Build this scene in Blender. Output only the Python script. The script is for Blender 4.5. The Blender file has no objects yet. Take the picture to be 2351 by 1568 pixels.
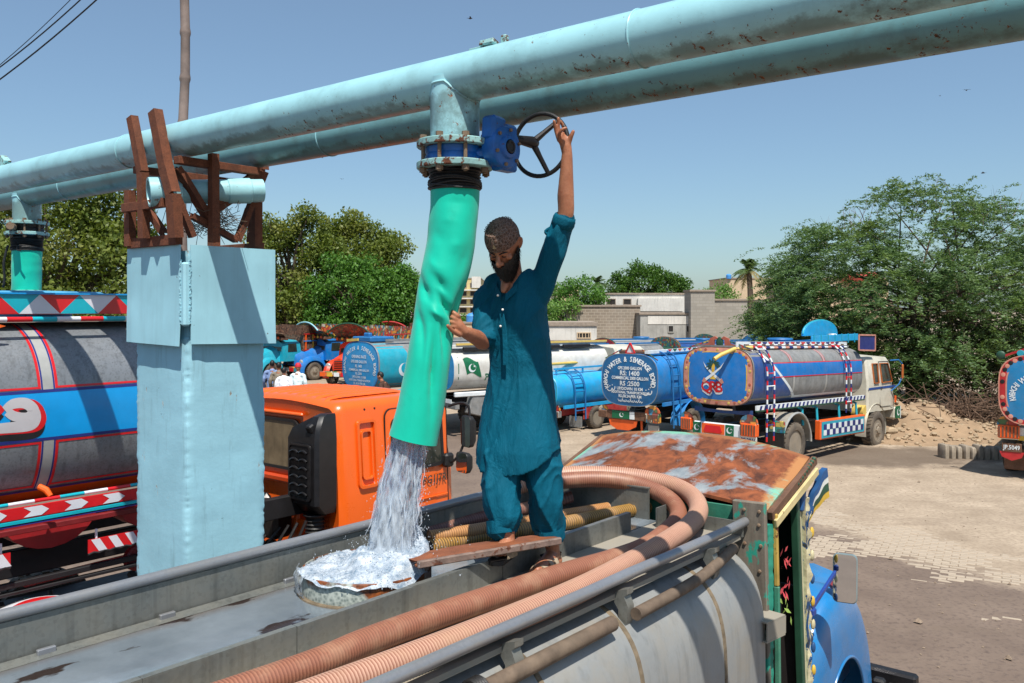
import bpy, math, random
import numpy as np
from mathutils import Matrix, Vector, noise
R = math.radians
pi = math.pi
sc = bpy.context.scene
col = sc.collection
rng = random.Random(7)

# ---------------------------------------------------------------- camera
CAM_H = 3.9
F_PX, W_PX, CX, HOR = 2033.0, 2351.0, 1175.5, 707.0      # focal length, width, centre and horizon in picture units
cam_d = bpy.data.cameras.new('camera')
cam = bpy.data.objects.new('camera', cam_d)
col.objects.link(cam)
cam.location = (0, 0, CAM_H)
cam.rotation_euler = (R(90), 0, 0)
cam_d.sensor_width = 36
cam_d.lens = 36 * F_PX / W_PX
cam_d.shift_y = -(784 - HOR) / W_PX
cam_d.clip_start = 0.1
cam_d.clip_end = 3000
sc.camera = cam

# ---------------------------------------------------------------- yard axes: x along the trucks, y along the pipes to the left
TH = R(50.95)
UX, UY = math.cos(TH), math.sin(TH)
YARD = Matrix.Rotation(TH, 4, 'Z')

# ---------------------------------------------------------------- sky and sun
_a = Vector((0.332, 0.42, -1.0))                    # sunlight travels forward, left and down in yard axes
LT = (YARD.to_3x3() @ _a).normalized()
sun_d = bpy.data.lights.new('sun', 'SUN')
sun_d.energy = 5.0
sun_d.angle = R(0.53)
sun_d.color = (1.0, 0.955, 0.88)
sun = bpy.data.objects.new('sun', sun_d)
col.objects.link(sun)
sun.location = (0, -20, 40)
sun.rotation_euler = LT.to_track_quat('-Z', 'Y').to_euler()
ELEV = math.asin(-LT.z)
AZ = math.atan2(-LT.x, -LT.y)
world = bpy.data.worlds.new('World')
sc.world = world
world.use_nodes = True
wn = world.node_tree.nodes
bg = wn['Background']
sky = wn.new('ShaderNodeTexSky')
sky.sky_type = 'NISHITA'
sky.sun_disc = False
sky.sun_elevation = ELEV
sky.sun_rotation = AZ
sky.air_density = 1.0
sky.dust_density = 1.0
sky.ozone_density = 6.0
tint = wn.new('ShaderNodeMix'); tint.data_type = 'RGBA'; tint.blend_type = 'MULTIPLY'; tint.inputs[0].default_value = 1
tint.inputs[7].default_value = (.95, 1.045, 1.0, 1)              # a touch less violet
hz = wn.new('ShaderNodeMix'); hz.data_type = 'RGBA'; hz.inputs[0].default_value = .2; hz.inputs[7].default_value = (3.0, 3.5, 4.0, 1)   # even summer haze
world.node_tree.links.new(sky.outputs[0], tint.inputs[6]); world.node_tree.links.new(tint.outputs[2], hz.inputs[6]); world.node_tree.links.new(hz.outputs[2], bg.inputs[0])
bg.inputs[1].default_value = 0.112
sc.view_settings.view_transform = 'Standard'
sc.view_settings.look = 'None'
sc.view_settings.exposure = 0.27
sc.view_settings.gamma = 1.0
sc.view_settings.use_curve_mapping = False
sc.cycles.use_denoising = True
sc.cycles.max_bounces = 8
sc.cycles.transparent_max_bounces = 24
sc.cycles.caustics_reflective = False
sc.cycles.caustics_refractive = False

# ---------------------------------------------------------------- picture helper: a point of the place from a sight line and one known distance
def at(x, y, D=None, q=None, b=None, z=None):
    """yard coordinates (q forward, b left, z up)"""
    dx, dz = (x - CX) / F_PX, -(y - HOR) / F_PX
    dq, db = UX * dx + UY, -UY * dx + UX
    if D is None:
        D = q / dq if q is not None else b / db if b is not None else (z - CAM_H) / dz
    return Vector((dq * D, db * D, CAM_H + dz * D))
def wat(x, y, D=None, z=None):
    if D is None: D = (z - CAM_H) / (-(y - HOR) / F_PX)
    return Vector(((x - CX) / F_PX * D, D, CAM_H - (y - HOR) / F_PX * D))

# ---------------------------------------------------------------- mesh builder
class MB:
    def __init__(s, M=None):
        s.v = []; s.f = []; s.m = []; s.M = M; s.mi = 0
    def av(s, pts):
        i = len(s.v)
        M = s.M
        if M is not None: s.v += [tuple(M @ Vector(p)) for p in pts]
        else: s.v += [tuple(p) for p in pts]
        return i
    def af(s, faces, o=0, mi=None):
        k = s.mi if mi is None else mi
        for f in faces:
            s.f.append([o + i for i in f]); s.m.append(k)
    def box(s, c, d, rot=None, ch=0.0, mi=None):
        """chamfered box: centre, full size"""
        hx, hy, hz = d[0] / 2, d[1] / 2, d[2] / 2
        ch = min(ch, hx * .9, hy * .9, hz * .9)
        T = Matrix.Translation(c)
        if rot is not None: T = T @ (rot if isinstance(rot, Matrix) else Matrix.Rotation(rot, 4, 'Z'))
        if ch <= 0:
            p = [(x, y, z) for x in (-hx, hx) for y in (-hy, hy) for z in (-hz, hz)]
            fs = [(0, 1, 3, 2), (4, 6, 7, 5), (0, 4, 5, 1), (2, 3, 7, 6), (0, 2, 6, 4), (1, 5, 7, 3)]
            s.af(fs, s.av([T @ Vector(q) for q in p]), mi); return s
        p = []; idx = {}
        for sx in (-1, 1):
            for sy in (-1, 1):
                for sz in (-1, 1):
                    for a in range(3):
                        e = [hx - ch, hy - ch, hz - ch]; e[a] = (hx, hy, hz)[a]
                        idx[(sx, sy, sz, a)] = len(p)
                        p.append((sx * e[0], sy * e[1], sz * e[2]))
        fs = []
        for a in range(3):
            b, c2 = (a + 1) % 3, (a + 2) % 3
            for sg in (-1, 1):
                q = []
                for tb, tc in ((-1, -1), (1, -1), (1, 1), (-1, 1)):
                    k = [0, 0, 0]; k[a] = sg; k[b] = tb; k[c2] = tc
                    q.append(idx[(k[0], k[1], k[2], a)])
                fs.append(q if sg > 0 else q[::-1])
            for tb in (-1, 1):
                for tc in (-1, 1):
                    k0 = [0, 0, 0]; k1 = [0, 0, 0]
                    k0[a] = -1; k1[a] = 1
                    for k in (k0, k1): k[b] = tb; k[c2] = tc
                    q = [idx[(*k0, b)], idx[(*k1, b)], idx[(*k1, c2)], idx[(*k0, c2)]]
                    fs.append(q if tb * tc < 0 else q[::-1])
        for sx in (-1, 1):
            for sy in (-1, 1):
                for sz in (-1, 1):
                    q = [idx[(sx, sy, sz, a)] for a in range(3)]
                    fs.append(q if sx * sy * sz > 0 else q[::-1])
        s.af(fs, s.av([T @ Vector(q) for q in p]), mi); return s
    def bar(s, p0, p1, w, h, up=(0, 0, 1), ch=0.0, mi=None):
        """box of section w x h running from p0 to p1"""
        p0, p1 = Vector(p0), Vector(p1); d = p1 - p0; L = d.length; d.normalize()
        up = Vector(up)
        if abs(d.dot(up)) > .98: up = Vector((1, 0, 0))
        y = up.cross(d).normalized(); z = d.cross(y)
        T = Matrix(((d.x, y.x, z.x, 0), (d.y, y.y, z.y, 0), (d.z, y.z, z.z, 0), (0, 0, 0, 1)))
        return s.box((p0 + p1) / 2, (L, w, h), T, ch, mi)
    def loft(s, rings, closed=True, cap0=False, cap1=False, mi=None, mfun=None, loop=False):
        n = len(rings[0]); o = s.av([p for r in rings for p in r])
        m = n if closed else n - 1
        K = len(rings)
        for i in range(K if loop else K - 1):
            i2 = (i + 1) % K
            for j in range(m):
                k = (j + 1) % n
                s.f.append([o + i * n + j, o + i * n + k, o + i2 * n + k, o + i2 * n + j])
                s.m.append(mfun(i, j) if mfun else (s.mi if mi is None else mi))
        if cap0: s.af([list(range(n))[::-1]], o, mi)
        if cap1: s.af([list(range(n))], o + (K - 1) * n, mi)
        return s
    def tube(s, path, r, n=12, caps=True, loop=False, mi=None, mfun=None, sq=None):
        path = [Vector(p) for p in path]; K = len(path)
        rad = r if hasattr(r, '__len__') else [r] * K
        T = []
        for i in range(K):
            a = path[i - 1] if (i > 0 or loop) else path[0]
            b = path[(i + 1) % K] if (i < K - 1 or loop) else path[-1]
            t = (b - a); T.append(t.normalized() if t.length > 1e-9 else Vector((0, 0, 1)))
        up = Vector((0, 0, 1)) if abs(T[0].z) < .9 else Vector((1, 0, 0))
        x = up.cross(T[0]).normalized(); rings = []
        for i in range(K):
            x = (x - T[i] * x.dot(T[i]))
            x = x.normalized() if x.length > 1e-6 else T[i].orthogonal().normalized()
            y = T[i].cross(x)
            rr = rad[i]; sx, sy = (1, 1) if sq is None else sq
            rings.append([path[i] + (x * math.cos(2 * pi * j / n) * sx + y * math.sin(2 * pi * j / n) * sy) * rr for j in range(n)])
        return s.loft(rings, True, caps and not loop, caps and not loop, mi, mfun, loop)
    def cyl(s, p0, p1, r0, r1=None, n=16, caps=True, mi=None):
        return s.tube([p0, p1], [r0, r0 if r1 is None else r1], n, caps, mi=mi)
    def lathe(s, prof, c=(0, 0, 0), axis='Z', n=24, mi=None, T=None, mfun=None):
        """profile of (radius, height) turned about an axis through c"""
        rings = []
        for (r, h) in prof:
            ring = []
            for j in range(n):
                a = 2 * pi * j / n
                p = (r * math.cos(a), r * math.sin(a), h)
                if T is not None: p = T @ Vector(p)
                else:
                    if axis == 'X': p = (h, p[0], p[1])
                    elif axis == 'Y': p = (p[1], h, p[0])
                    p = (p[0] + c[0], p[1] + c[1], p[2] + c[2])
                ring.append(p)
            rings.append(ring)
        return s.loft(rings, True, prof[0][0] > 1e-6, prof[-1][0] > 1e-6, mi, mfun)
    def ring(s, c, R0, r, T=None, n=32, m=10, axis='Z', mi=None):
        """torus"""
        T0 = Matrix.Translation(c)
        if axis == 'X': T0 = T0 @ Matrix.Rotation(R(90), 4, 'Y')
        if axis == 'Y': T0 = T0 @ Matrix.Rotation(R(90), 4, 'X')
        if T is not None: T0 = T
        rings = []
        for i in range(n):
            a = 2 * pi * i / n
            rings.append([T0 @ Vector(((R0 + r * math.cos(2 * pi * j / m)) * math.cos(a), (R0 + r * math.cos(2 * pi * j / m)) * math.sin(a), r * math.sin(2 * pi * j / m))) for j in range(m)])
        return s.loft(rings, True, mi=mi, loop=True)
    def ball(s, c, r, n=12, m=8, mi=None, T=None):
        r = r if hasattr(r, '__len__') else (r, r, r)
        rings = []
        for i in range(m + 1):
            t = -pi / 2 + pi * i / m
            rr = max(math.cos(t), 1e-4)
            ring = [Vector((r[0] * rr * math.cos(2 * pi * j / n), r[1] * rr * math.sin(2 * pi * j / n), r[2] * math.sin(t))) for j in range(n)]
            rings.append([(T @ p if T else p) + Vector(c) for p in ring])
        return s.loft(rings, True, mi=mi)
    def grid(s, fn, nu, nv, mi=None, mfun=None, closed=False):
        return s.loft([[fn(i / nu, j / nv) for j in range(nv + (0 if closed else 1))] for i in range(nu + 1)], closed, mi=mi, mfun=mfun)
    def prism(s, poly, T, th, mi=None):
        """2-D outline (x, y) placed by T, thickened by th along T's z, both faces"""
        n = len(poly)
        o = s.av([T @ Vector((x, y, -th / 2)) for x, y in poly] + [T @ Vector((x, y, th / 2)) for x, y in poly])
        s.af([list(range(n))[::-1], list(range(n, 2 * n))], o, mi)
        s.af([(i, (i + 1) % n, n + (i + 1) % n, n + i) for i in range(n)], o, mi); return s
    def add(s, o, T=None, mi=None):
        i = s.av([T @ Vector(p) for p in o.v] if T is not None else o.v)
        for f, m in zip(o.f, o.m):
            s.f.append([i + k for k in f]); s.m.append(m if mi is None else mi)
        return s

WM = {}                                                   # world matrix of every object
def wm(o): return WM.get(o.name, Matrix.Identity(4))
def make_mesh(name, mb, mats, smooth=35, inv=None):
    me = bpy.data.meshes.new(name)
    vs = mb.v if inv is None else [tuple(inv @ Vector(p)) for p in mb.v]
    me.from_pydata(vs, [], mb.f)
    for m in (mats if isinstance(mats, (list, tuple)) else [mats]): me.materials.append(m)
    if len(me.materials) > 1: me.polygons.foreach_set('material_index', mb.m)
    if smooth:
        me.polygons.foreach_set('use_smooth', [True] * len(me.polygons))
        me.update()
        if smooth < 180: me.set_sharp_from_angle(angle=R(smooth))
    me.update()
    return me
def thing(name, label, cat, loc=(0, 0, 0), rotz=0.0, group=None, frame=None):
    """an Empty at the base of a thing; loc and rotz in frame (None: world)"""
    o = bpy.data.objects.new(name, None); col.objects.link(o)
    o.empty_display_size = .2
    M = Matrix.Translation(loc) @ Matrix.Rotation(rotz, 4, 'Z')
    if frame is not None: M = frame @ M
    o.matrix_world = M; WM[o.name] = M.copy()
    o['label'] = label; o['category'] = cat
    if group: o['group'] = group
    return o
def part(name, mb, mats, parent, frame=None, smooth=35, label=None, kind=None):
    """one mesh object, child of parent; the builder's points are in frame (None: the thing's own axes)"""
    P = wm(parent)
    inv = None if frame is None else P.inverted() @ frame
    o = bpy.data.objects.new(name, make_mesh(name, mb, mats, smooth, inv)); col.objects.link(o)
    o.parent = parent; WM[o.name] = P
    if label: o['label'] = label
    if kind: o['kind'] = kind
    return o
def solo(name, mb, mats, label=None, cat=None, group=None, kind=None, frame=None, origin=None, smooth=35):
    """a thing that is one mesh (or a piece of the setting)"""
    F = frame if frame is not None else Matrix.Identity(4)
    O = F @ Matrix.Translation(origin) if origin is not None else F
    o = bpy.data.objects.new(name, make_mesh(name, mb, mats, smooth, O.inverted() @ F)); col.objects.link(o)
    o.matrix_world = O; WM[o.name] = O.copy()
    if label: o['label'] = label
    if cat: o['category'] = cat
    if group: o['group'] = group
    if kind: o['kind'] = kind
    return o
def copy_tree(o, M=None, label=None, parent=None):
    c = o.copy(); col.objects.link(c)
    if parent is not None: c.parent = parent
    if M is not None: c.matrix_world = M; WM[c.name] = M.copy()
    if label: c['label'] = label
    for ch in o.children: copy_tree(ch, parent=c)
    return c
def crom(pts, k=8, closed=False):
    """smooth curve through points"""
    P = [Vector(p) for p in pts]; n = len(P); out = []
    for i in range(n if closed else n - 1):
        if closed: a, b, c, d = P[i - 1], P[i], P[(i + 1) % n], P[(i + 2) % n]
        else: a, b, c, d = P[max(i - 1, 0)], P[i], P[i + 1], P[min(i + 2, n - 1)]
        for j in range(k):
            t = j / k
            out.append(.5 * ((2 * b) + (c - a) * t + (2 * a - 5 * b + 4 * c - d) * t * t + (3 * b - a - 3 * c + d) * t ** 3))
    if not closed: out.append(P[-1])
    return out
def resample(path, step):
    out = [path[0]]; acc = 0
    for a, b in zip(path, path[1:]):
        L = (b - a).length; t = step - acc
        while t <= L:
            out.append(a.lerp(b, t / L)); t += step
        acc = (acc + L) % step if L else acc
    return out
def interp(xs, ys, x):
    if x <= xs[0]: return ys[0]
    for i in range(len(xs) - 1):
        if x <= xs[i + 1]:
            t = (x - xs[i]) / (xs[i + 1] - xs[i]); return ys[i] + (ys[i + 1] - ys[i]) * t
    return ys[-1]

# ---------------------------------------------------------------- materials
def lin(c):
    f = lambda u: (u / 255) / 12.92 if u <= 10.31 else (((u / 255) + .055) / 1.055) ** 2.4
    return tuple(f(u) for u in c)
class NT:
    def __init__(s, m):
        m.use_nodes = True; s.t = m.node_tree; s.n = s.t.nodes; s.b = s.n['Principled BSDF']
        s.tc = s.n.new('ShaderNodeTexCoord')
    def link(s, a, b): s.t.links.new(a, b)
    def node(s, ty, **kw):
        n = s.n.new(ty)
        for k, v in kw.items():
            if k in n.inputs:
                if hasattr(v, 'is_output') or isinstance(v, bpy.types.NodeSocket): s.link(v, n.inputs[k])
                else: n.inputs[k].default_value = v
            else: setattr(n, k, v)
        return n
    def noise(s, scale, detail=4, rough=.55, vec=None, dist=0):
        n = s.node('ShaderNodeTexNoise', Scale=scale, Detail=detail, Roughness=rough, Distortion=dist)
        s.link(vec if vec is not None else s.tc.outputs['Object'], n.inputs['Vector']); return n.outputs[0]
    def ramp(s, fac, a, b, ca=(0, 0, 0, 1), cb=(1, 1, 1, 1)):
        r = s.n.new('ShaderNodeValToRGB'); s.link(fac, r.inputs[0])
        r.color_ramp.elements[0].position = a; r.color_ramp.elements[1].position = b
        r.color_ramp.elements[0].color = ca; r.color_ramp.elements[1].color = cb
        return r.outputs[0]
    def mix(s, fac, a, b, blend='MIX'):
        n = s.n.new('ShaderNodeMix'); n.data_type = 'RGBA'; n.blend_type = blend
        for sock, v in ((n.inputs[0], fac), (n.inputs[6], a), (n.inputs[7], b)):
            if isinstance(v, bpy.types.NodeSocket): s.link(v, sock)
            else: sock.default_value = v if not isinstance(v, tuple) or len(v) == 4 else (*v, 1)
        return n.outputs[2]
    def math(s, op, a, b=0.0, clamp=False):
        n = s.n.new('ShaderNodeMath'); n.operation = op; n.use_clamp = clamp
        for i, v in enumerate((a, b)):
            if isinstance(v, bpy.types.NodeSocket): s.link(v, n.inputs[i])
            else: n.inputs[i].default_value = v
        return n.outputs[0]
    def mapping(s, scale=(1, 1, 1), rot=(0, 0, 0), loc=(0, 0, 0), src='Object'):
        n = s.n.new('ShaderNodeMapping'); s.link(s.tc.outputs[src], n.inputs[0])
        n.inputs['Scale'].default_value = scale; n.inputs['Rotation'].default_value = rot; n.inputs['Location'].default_value = loc
        return n.outputs[0]
    def sep(s, src='Object'):
        n = s.n.new('ShaderNodeSeparateXYZ'); s.link(s.tc.outputs[src], n.inputs[0]); return n.outputs
    def bump(s, h, st=.3, d=.01):
        n = s.n.new('ShaderNodeBump'); s.link(h, n.inputs['Height'])
        n.inputs['Strength'].default_value = st; n.inputs['Distance'].default_value = d
        s.link(n.outputs[0], s.b.inputs['Normal']); return n
    def base(s, c): s.set('Base Color', c)
    def set(s, k, v):
        i = s.b.inputs[k]
        if isinstance(v, bpy.types.NodeSocket): s.link(v, i)
        else: i.default_value = (*v, 1) if isinstance(v, tuple) and len(v) == 3 and i.type == 'RGBA' else v
MATS = {}
RUST = lin((112, 62, 36)); RUST2 = lin((62, 38, 28)); DUST = lin((150, 134, 112))
def pm(name, c, rough=.55, metal=0.0, vary=.18, vs=5, bump=.0, bs=60, rust=0.0, rs=7, dust=0.0, streak=0.0, coat=0.0, grain=0.0, spec=.5, low=.6):
    """painted / plain surface with tone variation, wear, dust and fine relief; c in sRGB 0-255"""
    if name in MATS: return MATS[name]
    m = bpy.data.materials.new(name); N = NT(m); C = lin(c)
    n1 = N.noise(vs, 6, .6)
    dk = tuple(x * (1 - vary) for x in C); lt = tuple(min(1, x * (1 + vary)) for x in C)
    out = N.mix(N.ramp(n1, .3, .7), dk, lt)
    if grain:
        n2 = N.noise(220, 2, .5)
        out = N.mix(grain, out, N.mix(N.ramp(n2, .35, .65), tuple(x * .45 for x in C), tuple(min(1, x * 1.7) for x in C)))
    if streak:
        n3 = N.noise(9, 5, .6, N.mapping((1, 1, .08)))
        out = N.mix(N.math('MULTIPLY', N.ramp(n3, .5, .75), streak), out, tuple(x * .35 for x in C))
    if dust:
        n4 = N.noise(3.1, 7, .7)
        out = N.mix(N.math('MULTIPLY', N.ramp(n4, .38, .72), dust), out, DUST)
    ro = rough
    if rust:
        n5 = N.noise(rs, 9, .68); t = .74 - .36 * rust
        k = N.ramp(n5, t, t + .05)
        rc = N.mix(N.ramp(N.noise(rs * 5, 5, .6), .35, .65), RUST2, RUST)
        out = N.mix(k, out, rc)
        r_ = N.mix(k, (rough,) * 3, (.9, .9, .9)); N.set('Roughness', r_)
    else:
        N.set('Roughness', N.ramp(N.noise(vs * 2.3, 4), .2, .8, (max(0, rough - .1),) * 3 + (1,), (min(1, rough + .1),) * 3 + (1,)))
    N.base(out); N.set('Metallic', metal); N.set('Specular IOR Level', spec)
    if coat: N.set('Coat Weight', coat); N.set('Coat Roughness', .12)
    if bump: N.bump(N.noise(bs, 5, .6), bump, .004)
    MATS[name] = m
    return m
# ================================================================= setting: ground
def ground_mat():
    m = bpy.data.materials.new('yard_dirt'); N = NT(m)
    obj = N.tc.outputs['Object']
    big = N.noise(.16, 5, .6); mid = N.noise(1.1, 7, .65); fine = N.noise(14, 5, .6)
    dry = N.mix(N.ramp(mid, .3, .7), lin((144, 127, 107)), lin((182, 164, 142)))
    dry = N.mix(N.ramp(fine, .45, .75), dry, lin((132, 116, 98)))
    damp = N.mix(N.ramp(mid, .3, .7), lin((102, 86, 74)), lin((124, 107, 93)))
    damp = N.mix(N.ramp(fine, .5, .72), damp, lin((88, 74, 66)))
    s = N.sep()
    edge = N.math('ADD', s[1], N.math('MULTIPLY', s[0], 1.8))
    edge = N.math('ADD', edge, N.math('MULTIPLY', N.math('SUBTRACT', mid, .5), 3.2))
    edge = N.math('ADD', edge, N.math('MULTIPLY', N.math('SUBTRACT', big, .5), 5.0))
    wet = N.ramp(N.math('MULTIPLY', edge, 1 / 40), 24.4 / 40, 26.2 / 40, (1, 1, 1, 1), (0, 0, 0, 1))
    c = N.mix(wet, dry, damp)
    tracks = N.noise(1.0, 6, .6, N.mapping((.22, 2.4, 1), (0, 0, R(-24))))
    c = N.mix(N.math('MULTIPLY', N.ramp(tracks, .52, .75), .45), c, lin((118, 102, 86)))
    ox = N.math('MULTIPLY', N.math('SUBTRACT', s[0], 9.6), .30); oy = N.math('MULTIPLY', N.math('SUBTRACT', s[1], 23.3), .52)
    od = N.math('ADD', N.math('MULTIPLY', ox, ox), N.math('MULTIPLY', oy, oy)); od = N.math('ADD', od, N.math('MULTIPLY', N.math('SUBTRACT', mid, .5), 1.6))
    c = N.mix(N.math('MULTIPLY', N.ramp(od, .45, 1.0, (1, 1, 1, 1), (0, 0, 0, 1)), .75), c, lin((84, 70, 58)))
    peb = N.ramp(N.noise(38, 3, .7), .68, .72)
    c = N.mix(N.math('MULTIPLY', peb, .5), c, lin((70, 60, 52)))
    N.base(c)
    N.set('Roughness', N.mix(wet, (.95,) * 3, (.78,) * 3))
    N.bump(N.math('ADD', N.math('MULTIPLY', mid, .3), N.math('MULTIPLY', fine, .35)), .35, .02)
    return m
M_GROUND = ground_mat()
g = MB()
g.grid(lambda i, j: (-700 + 1400 * i, -300 + 1300 * j, 0), 2, 2)
ground = solo('ground', g, M_GROUND, 'dusty yard ground with damp brown patches', kind='structure')

# ================================================================= pipes
def pipe_mat(name='pipe_paint', c=(156, 206, 213), gr=.4):
    m = bpy.data.materials.new(name); N = NT(m)
    C = lin(c)
    tone = N.ramp(N.noise(2.2, 6, .6), .3, .7)
    c = N.mix(tone, tuple(x * .84 for x in C), tuple(min(1, x * 1.08) for x in C))
    s = N.sep()
    grime = N.noise(5, 7, .7, N.mapping((1.2, 1, 1)))
    c = N.mix(N.math('MULTIPLY', N.ramp(grime, .5, .78), gr), c, lin((96, 118, 112)))
    right = N.ramp(N.math('MULTIPLY', N.math('SUBTRACT', 2.0, s[1]), 1 / 12), .25, .85)
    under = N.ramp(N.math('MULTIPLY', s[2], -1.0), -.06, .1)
    n = N.noise(26, 10, .75)
    patch = N.noise(3.0, 4, .6)
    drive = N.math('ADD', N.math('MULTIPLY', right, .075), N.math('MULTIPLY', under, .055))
    drive = N.math('ADD', drive, N.math('MULTIPLY', N.math('SUBTRACT', patch, .5), .3))
    k = N.ramp(N.math('ADD', n, drive), .672, .70)
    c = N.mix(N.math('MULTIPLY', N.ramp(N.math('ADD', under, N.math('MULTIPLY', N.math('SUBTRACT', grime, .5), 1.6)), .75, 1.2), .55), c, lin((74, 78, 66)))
    c = N.mix(k, c, N.mix(N.ramp(N.noise(60, 4), .35, .65), lin((58, 38, 28)), lin((140, 84, 44))))
    N.base(c)
    N.set('Roughness', N.mix(k, (.34,) * 3, (.85,) * 3))
    fl = N.noise(30, 6, .7)
    N.bump(N.math('ADD', N.math('MULTIPLY', k, -.4), N.math('MULTIPLY', fl, .5)), .35, .004)
    return m
M_PIPE = pipe_mat(); M_PIPE2 = pipe_mat('rear_pipe_paint', (112, 156, 158), .8)  # rear pipe: darker base tone and heavier mottling than the front one
M_FLANGE = pm('flange_paint', (138, 180, 178), .6, rust=.62, rs=22, vary=.25, bump=.4)
M_BOLT = pm('rusty_bolt', (124, 104, 84), .8, rust=.5, rs=40)
M_BLUE = pm('valve_blue', (18, 92, 168), .38, vary=.25, vs=14, rust=.28, rs=30, bump=.25, bs=90)
M_BLACK = pm('black_rubber', (26, 25, 25), .55, vary=.35, vs=20, bump=.5, bs=120)
M_DKSTEEL = pm('dark_steel', (46, 44, 45), .42, .55, vary=.3, vs=12, rust=.2, rs=30)
PZ, PR, Q1, Q2 = 5.02, .118, 3.2, 3.77

def pipe_path(q, b0, b1, n=40):
    return [(q, b0 + (b1 - b0) * i / n, PZ) for i in range(n + 1)]
def overhead(q, label):
    t = thing('water_pipe', label, 'water pipe', (q, 6, PZ), 0, 'overhead water pipes', YARD)
    b = MB(); b.tube(pipe_path(q, -4.5, 19), PR, 40)
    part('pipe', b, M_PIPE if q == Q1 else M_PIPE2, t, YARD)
    for sb in (6.1, 1.9, 0.1, 10.6) if q == Q1 else (4.6, 8.3):
        w = MB(); pts = []
        w.ring((q, sb, PZ), PR + .001, .0045, None, 40, 6, 'Y')
        part('weld_seam', w, M_PIPE, t, YARD)
    return t
pipe_front = overhead(Q1, 'front pale blue water pipe overhead, rusty at its right-hand end')
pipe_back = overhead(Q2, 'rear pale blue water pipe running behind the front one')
b = MB(); b.box((Q1, 1.14, PZ + PR + .018), (.06, .17, .05), ch=.006); b.box((Q1, 1.14, PZ + PR + .05), (.09, .20, .016), ch=.004)
part('pipe_bracket', b, M_FLANGE, pipe_front, YARD)
b = MB(); b.box((Q1 - .02, 2.72, PZ + PR + .01), (.05, .09, .03), Matrix.Rotation(.3, 4, 'Y'), .006); b.box((Q1, 2.64, PZ + PR + .018), (.03, .035, .045), ch=.006)
b.box((Q1, 2.80, PZ + PR + .004), (.04, .1, .012), ch=.003)
part('lifting_lug', b, M_FLANGE, pipe_front, YARD)
b = MB(); b.box((Q1 + .03, 8.35, PZ + PR + .04), (.06, .12, .09), Matrix.Rotation(.5, 4, 'X'), .008)
part('pipe_bracket', b, M_FLANGE, pipe_front, YARD)
b = MB(); b.lathe([(.0, .1), (.06, .1), (.075, .08), (.085, .05), (.085, -.2)][::-1], (Q2, 5.95, PZ + .2), n=20)
part('pipe_cap', b, M_PIPE, pipe_back, YARD)

def flange(parent, c, z, r, th=.032, nb=8, r0=.09):
    f = MB(); f.lathe([(r0, z - th / 2), (r - .004, z - th / 2), (r, z - th / 2 + .004), (r, z + th / 2 - .004), (r - .004, z + th / 2), (r0, z + th / 2)], (c[0], c[1], 0), n=36)
    return part('flange', f, M_FLANGE, parent, YARD)

def outlet(c, q_label, zt, zb, r, rf, main, closed=False, nb=8):
    """tee under the pipe: stub, two flanges, valve body between, bolts"""
    t = main
    s = MB(); s.lathe([(r, zb), (r, zt), (r * 1.02, zt + .1), (r * 1.02, PZ)][::1], (c[0], c[1], 0), n=36)
    st = part('outlet_stub', s, M_PIPE, t, YARD)
    w = MB()
    pts = []
    for i in range(40):
        a = 2 * pi * i / 40
        x, y = math.cos(a) * (r + .002), math.sin(a) * (r + .002)
        pts.append((c[0] + x, c[1] + y, PZ - math.sqrt(max(PR * PR - min(abs(x), PR * .97) ** 2, 0)) - .004))
    w.tube(pts, .007, 6, loop=True)
    part('weld_seam', w, M_PIPE, st, YARD)
    flange(t, c, zb, rf); flange(t, c, zb - .105, rf * 1.0)
    v = MB(); v.lathe([(r * 1.05, zb - .09), (r * 1.2, zb - .088), (r * 1.2, zb - .06), (r * 1.16, zb - .05), (r * 1.2, zb - .04), (r * 1.2, zb - .018), (r, zb - .016)], (c[0], c[1], 0), n=32)
    part('valve_body', v, M_BLUE if not closed else M_DKSTEEL, t, YARD)
    for k in range(nb):
        a = 2 * pi * (k + .35) / nb
        x, y = c[0] + math.cos(a) * rf * .86, c[1] + math.sin(a) * rf * .86
        bo = MB(); bo.cyl((x, y, zb - .15), (x, y, zb + .035), .0095, n=8)
        for z, h in ((zb + .028, .02), (zb - .133, .022)):
            bo.lathe([(.0185, z - h / 2), (.0185, z + h / 2)], (x, y, 0), n=6)
        part('bolt', bo, M_BOLT, t, YARD)

# ------------------------------------------------ near outlet with its gear-driven valve
C1 = (Q1, 2.957)
outlet(C1, '', 4.86, 4.70, .121, .188, pipe_front)
GB = Vector((3.30, 2.735, 4.675))
g = MB()
g.cyl((Q1 + .02, 2.83, 4.648), (3.265, 2.765, 4.655), .026, .032, 14)
g.bar((Q1 + .06, 2.86, 4.66), (3.25, 2.79, 4.66), .07, .03, ch=.008)
part('valve_stem', g, M_BLUE, pipe_front, YARD)
g = MB()
g.lathe([(.0, -.058), (.085, -.058), (.098, -.05), (.098, -.005), (.104, -.003), (.104, .022), (.098, .03), (.06, .034), (.052, .046), (.036, .05), (.036, .03), (.0, .03)][::-1],
        T=Matrix.Translation(GB) @ Matrix.Rotation(R(90), 4, 'X') @ Matrix.Scale(1, 4), n=32)
gear = part('gearbox', g, M_BLUE, pipe_front, YARD)
g = MB()
g.box(GB + Vector((-.045, .02, .085)), (.10, .085, .12), Matrix.Rotation(.08, 4, 'Y'), .014)
part('gearbox_housing', g, M_BLUE, gear, YARD)
g = MB(); g.box(GB + Vector((.055, .02, .07)), (.09, .075, .10), None, .014); part('worm_housing', g, M_BLUE, gear, YARD)
g = MB(); g.box(GB + Vector((.03, .015, -.085)), (.13, .07, .05), None, .01); part('gearbox_foot', g, M_BLUE, gear, YARD)
g = MB()
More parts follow.
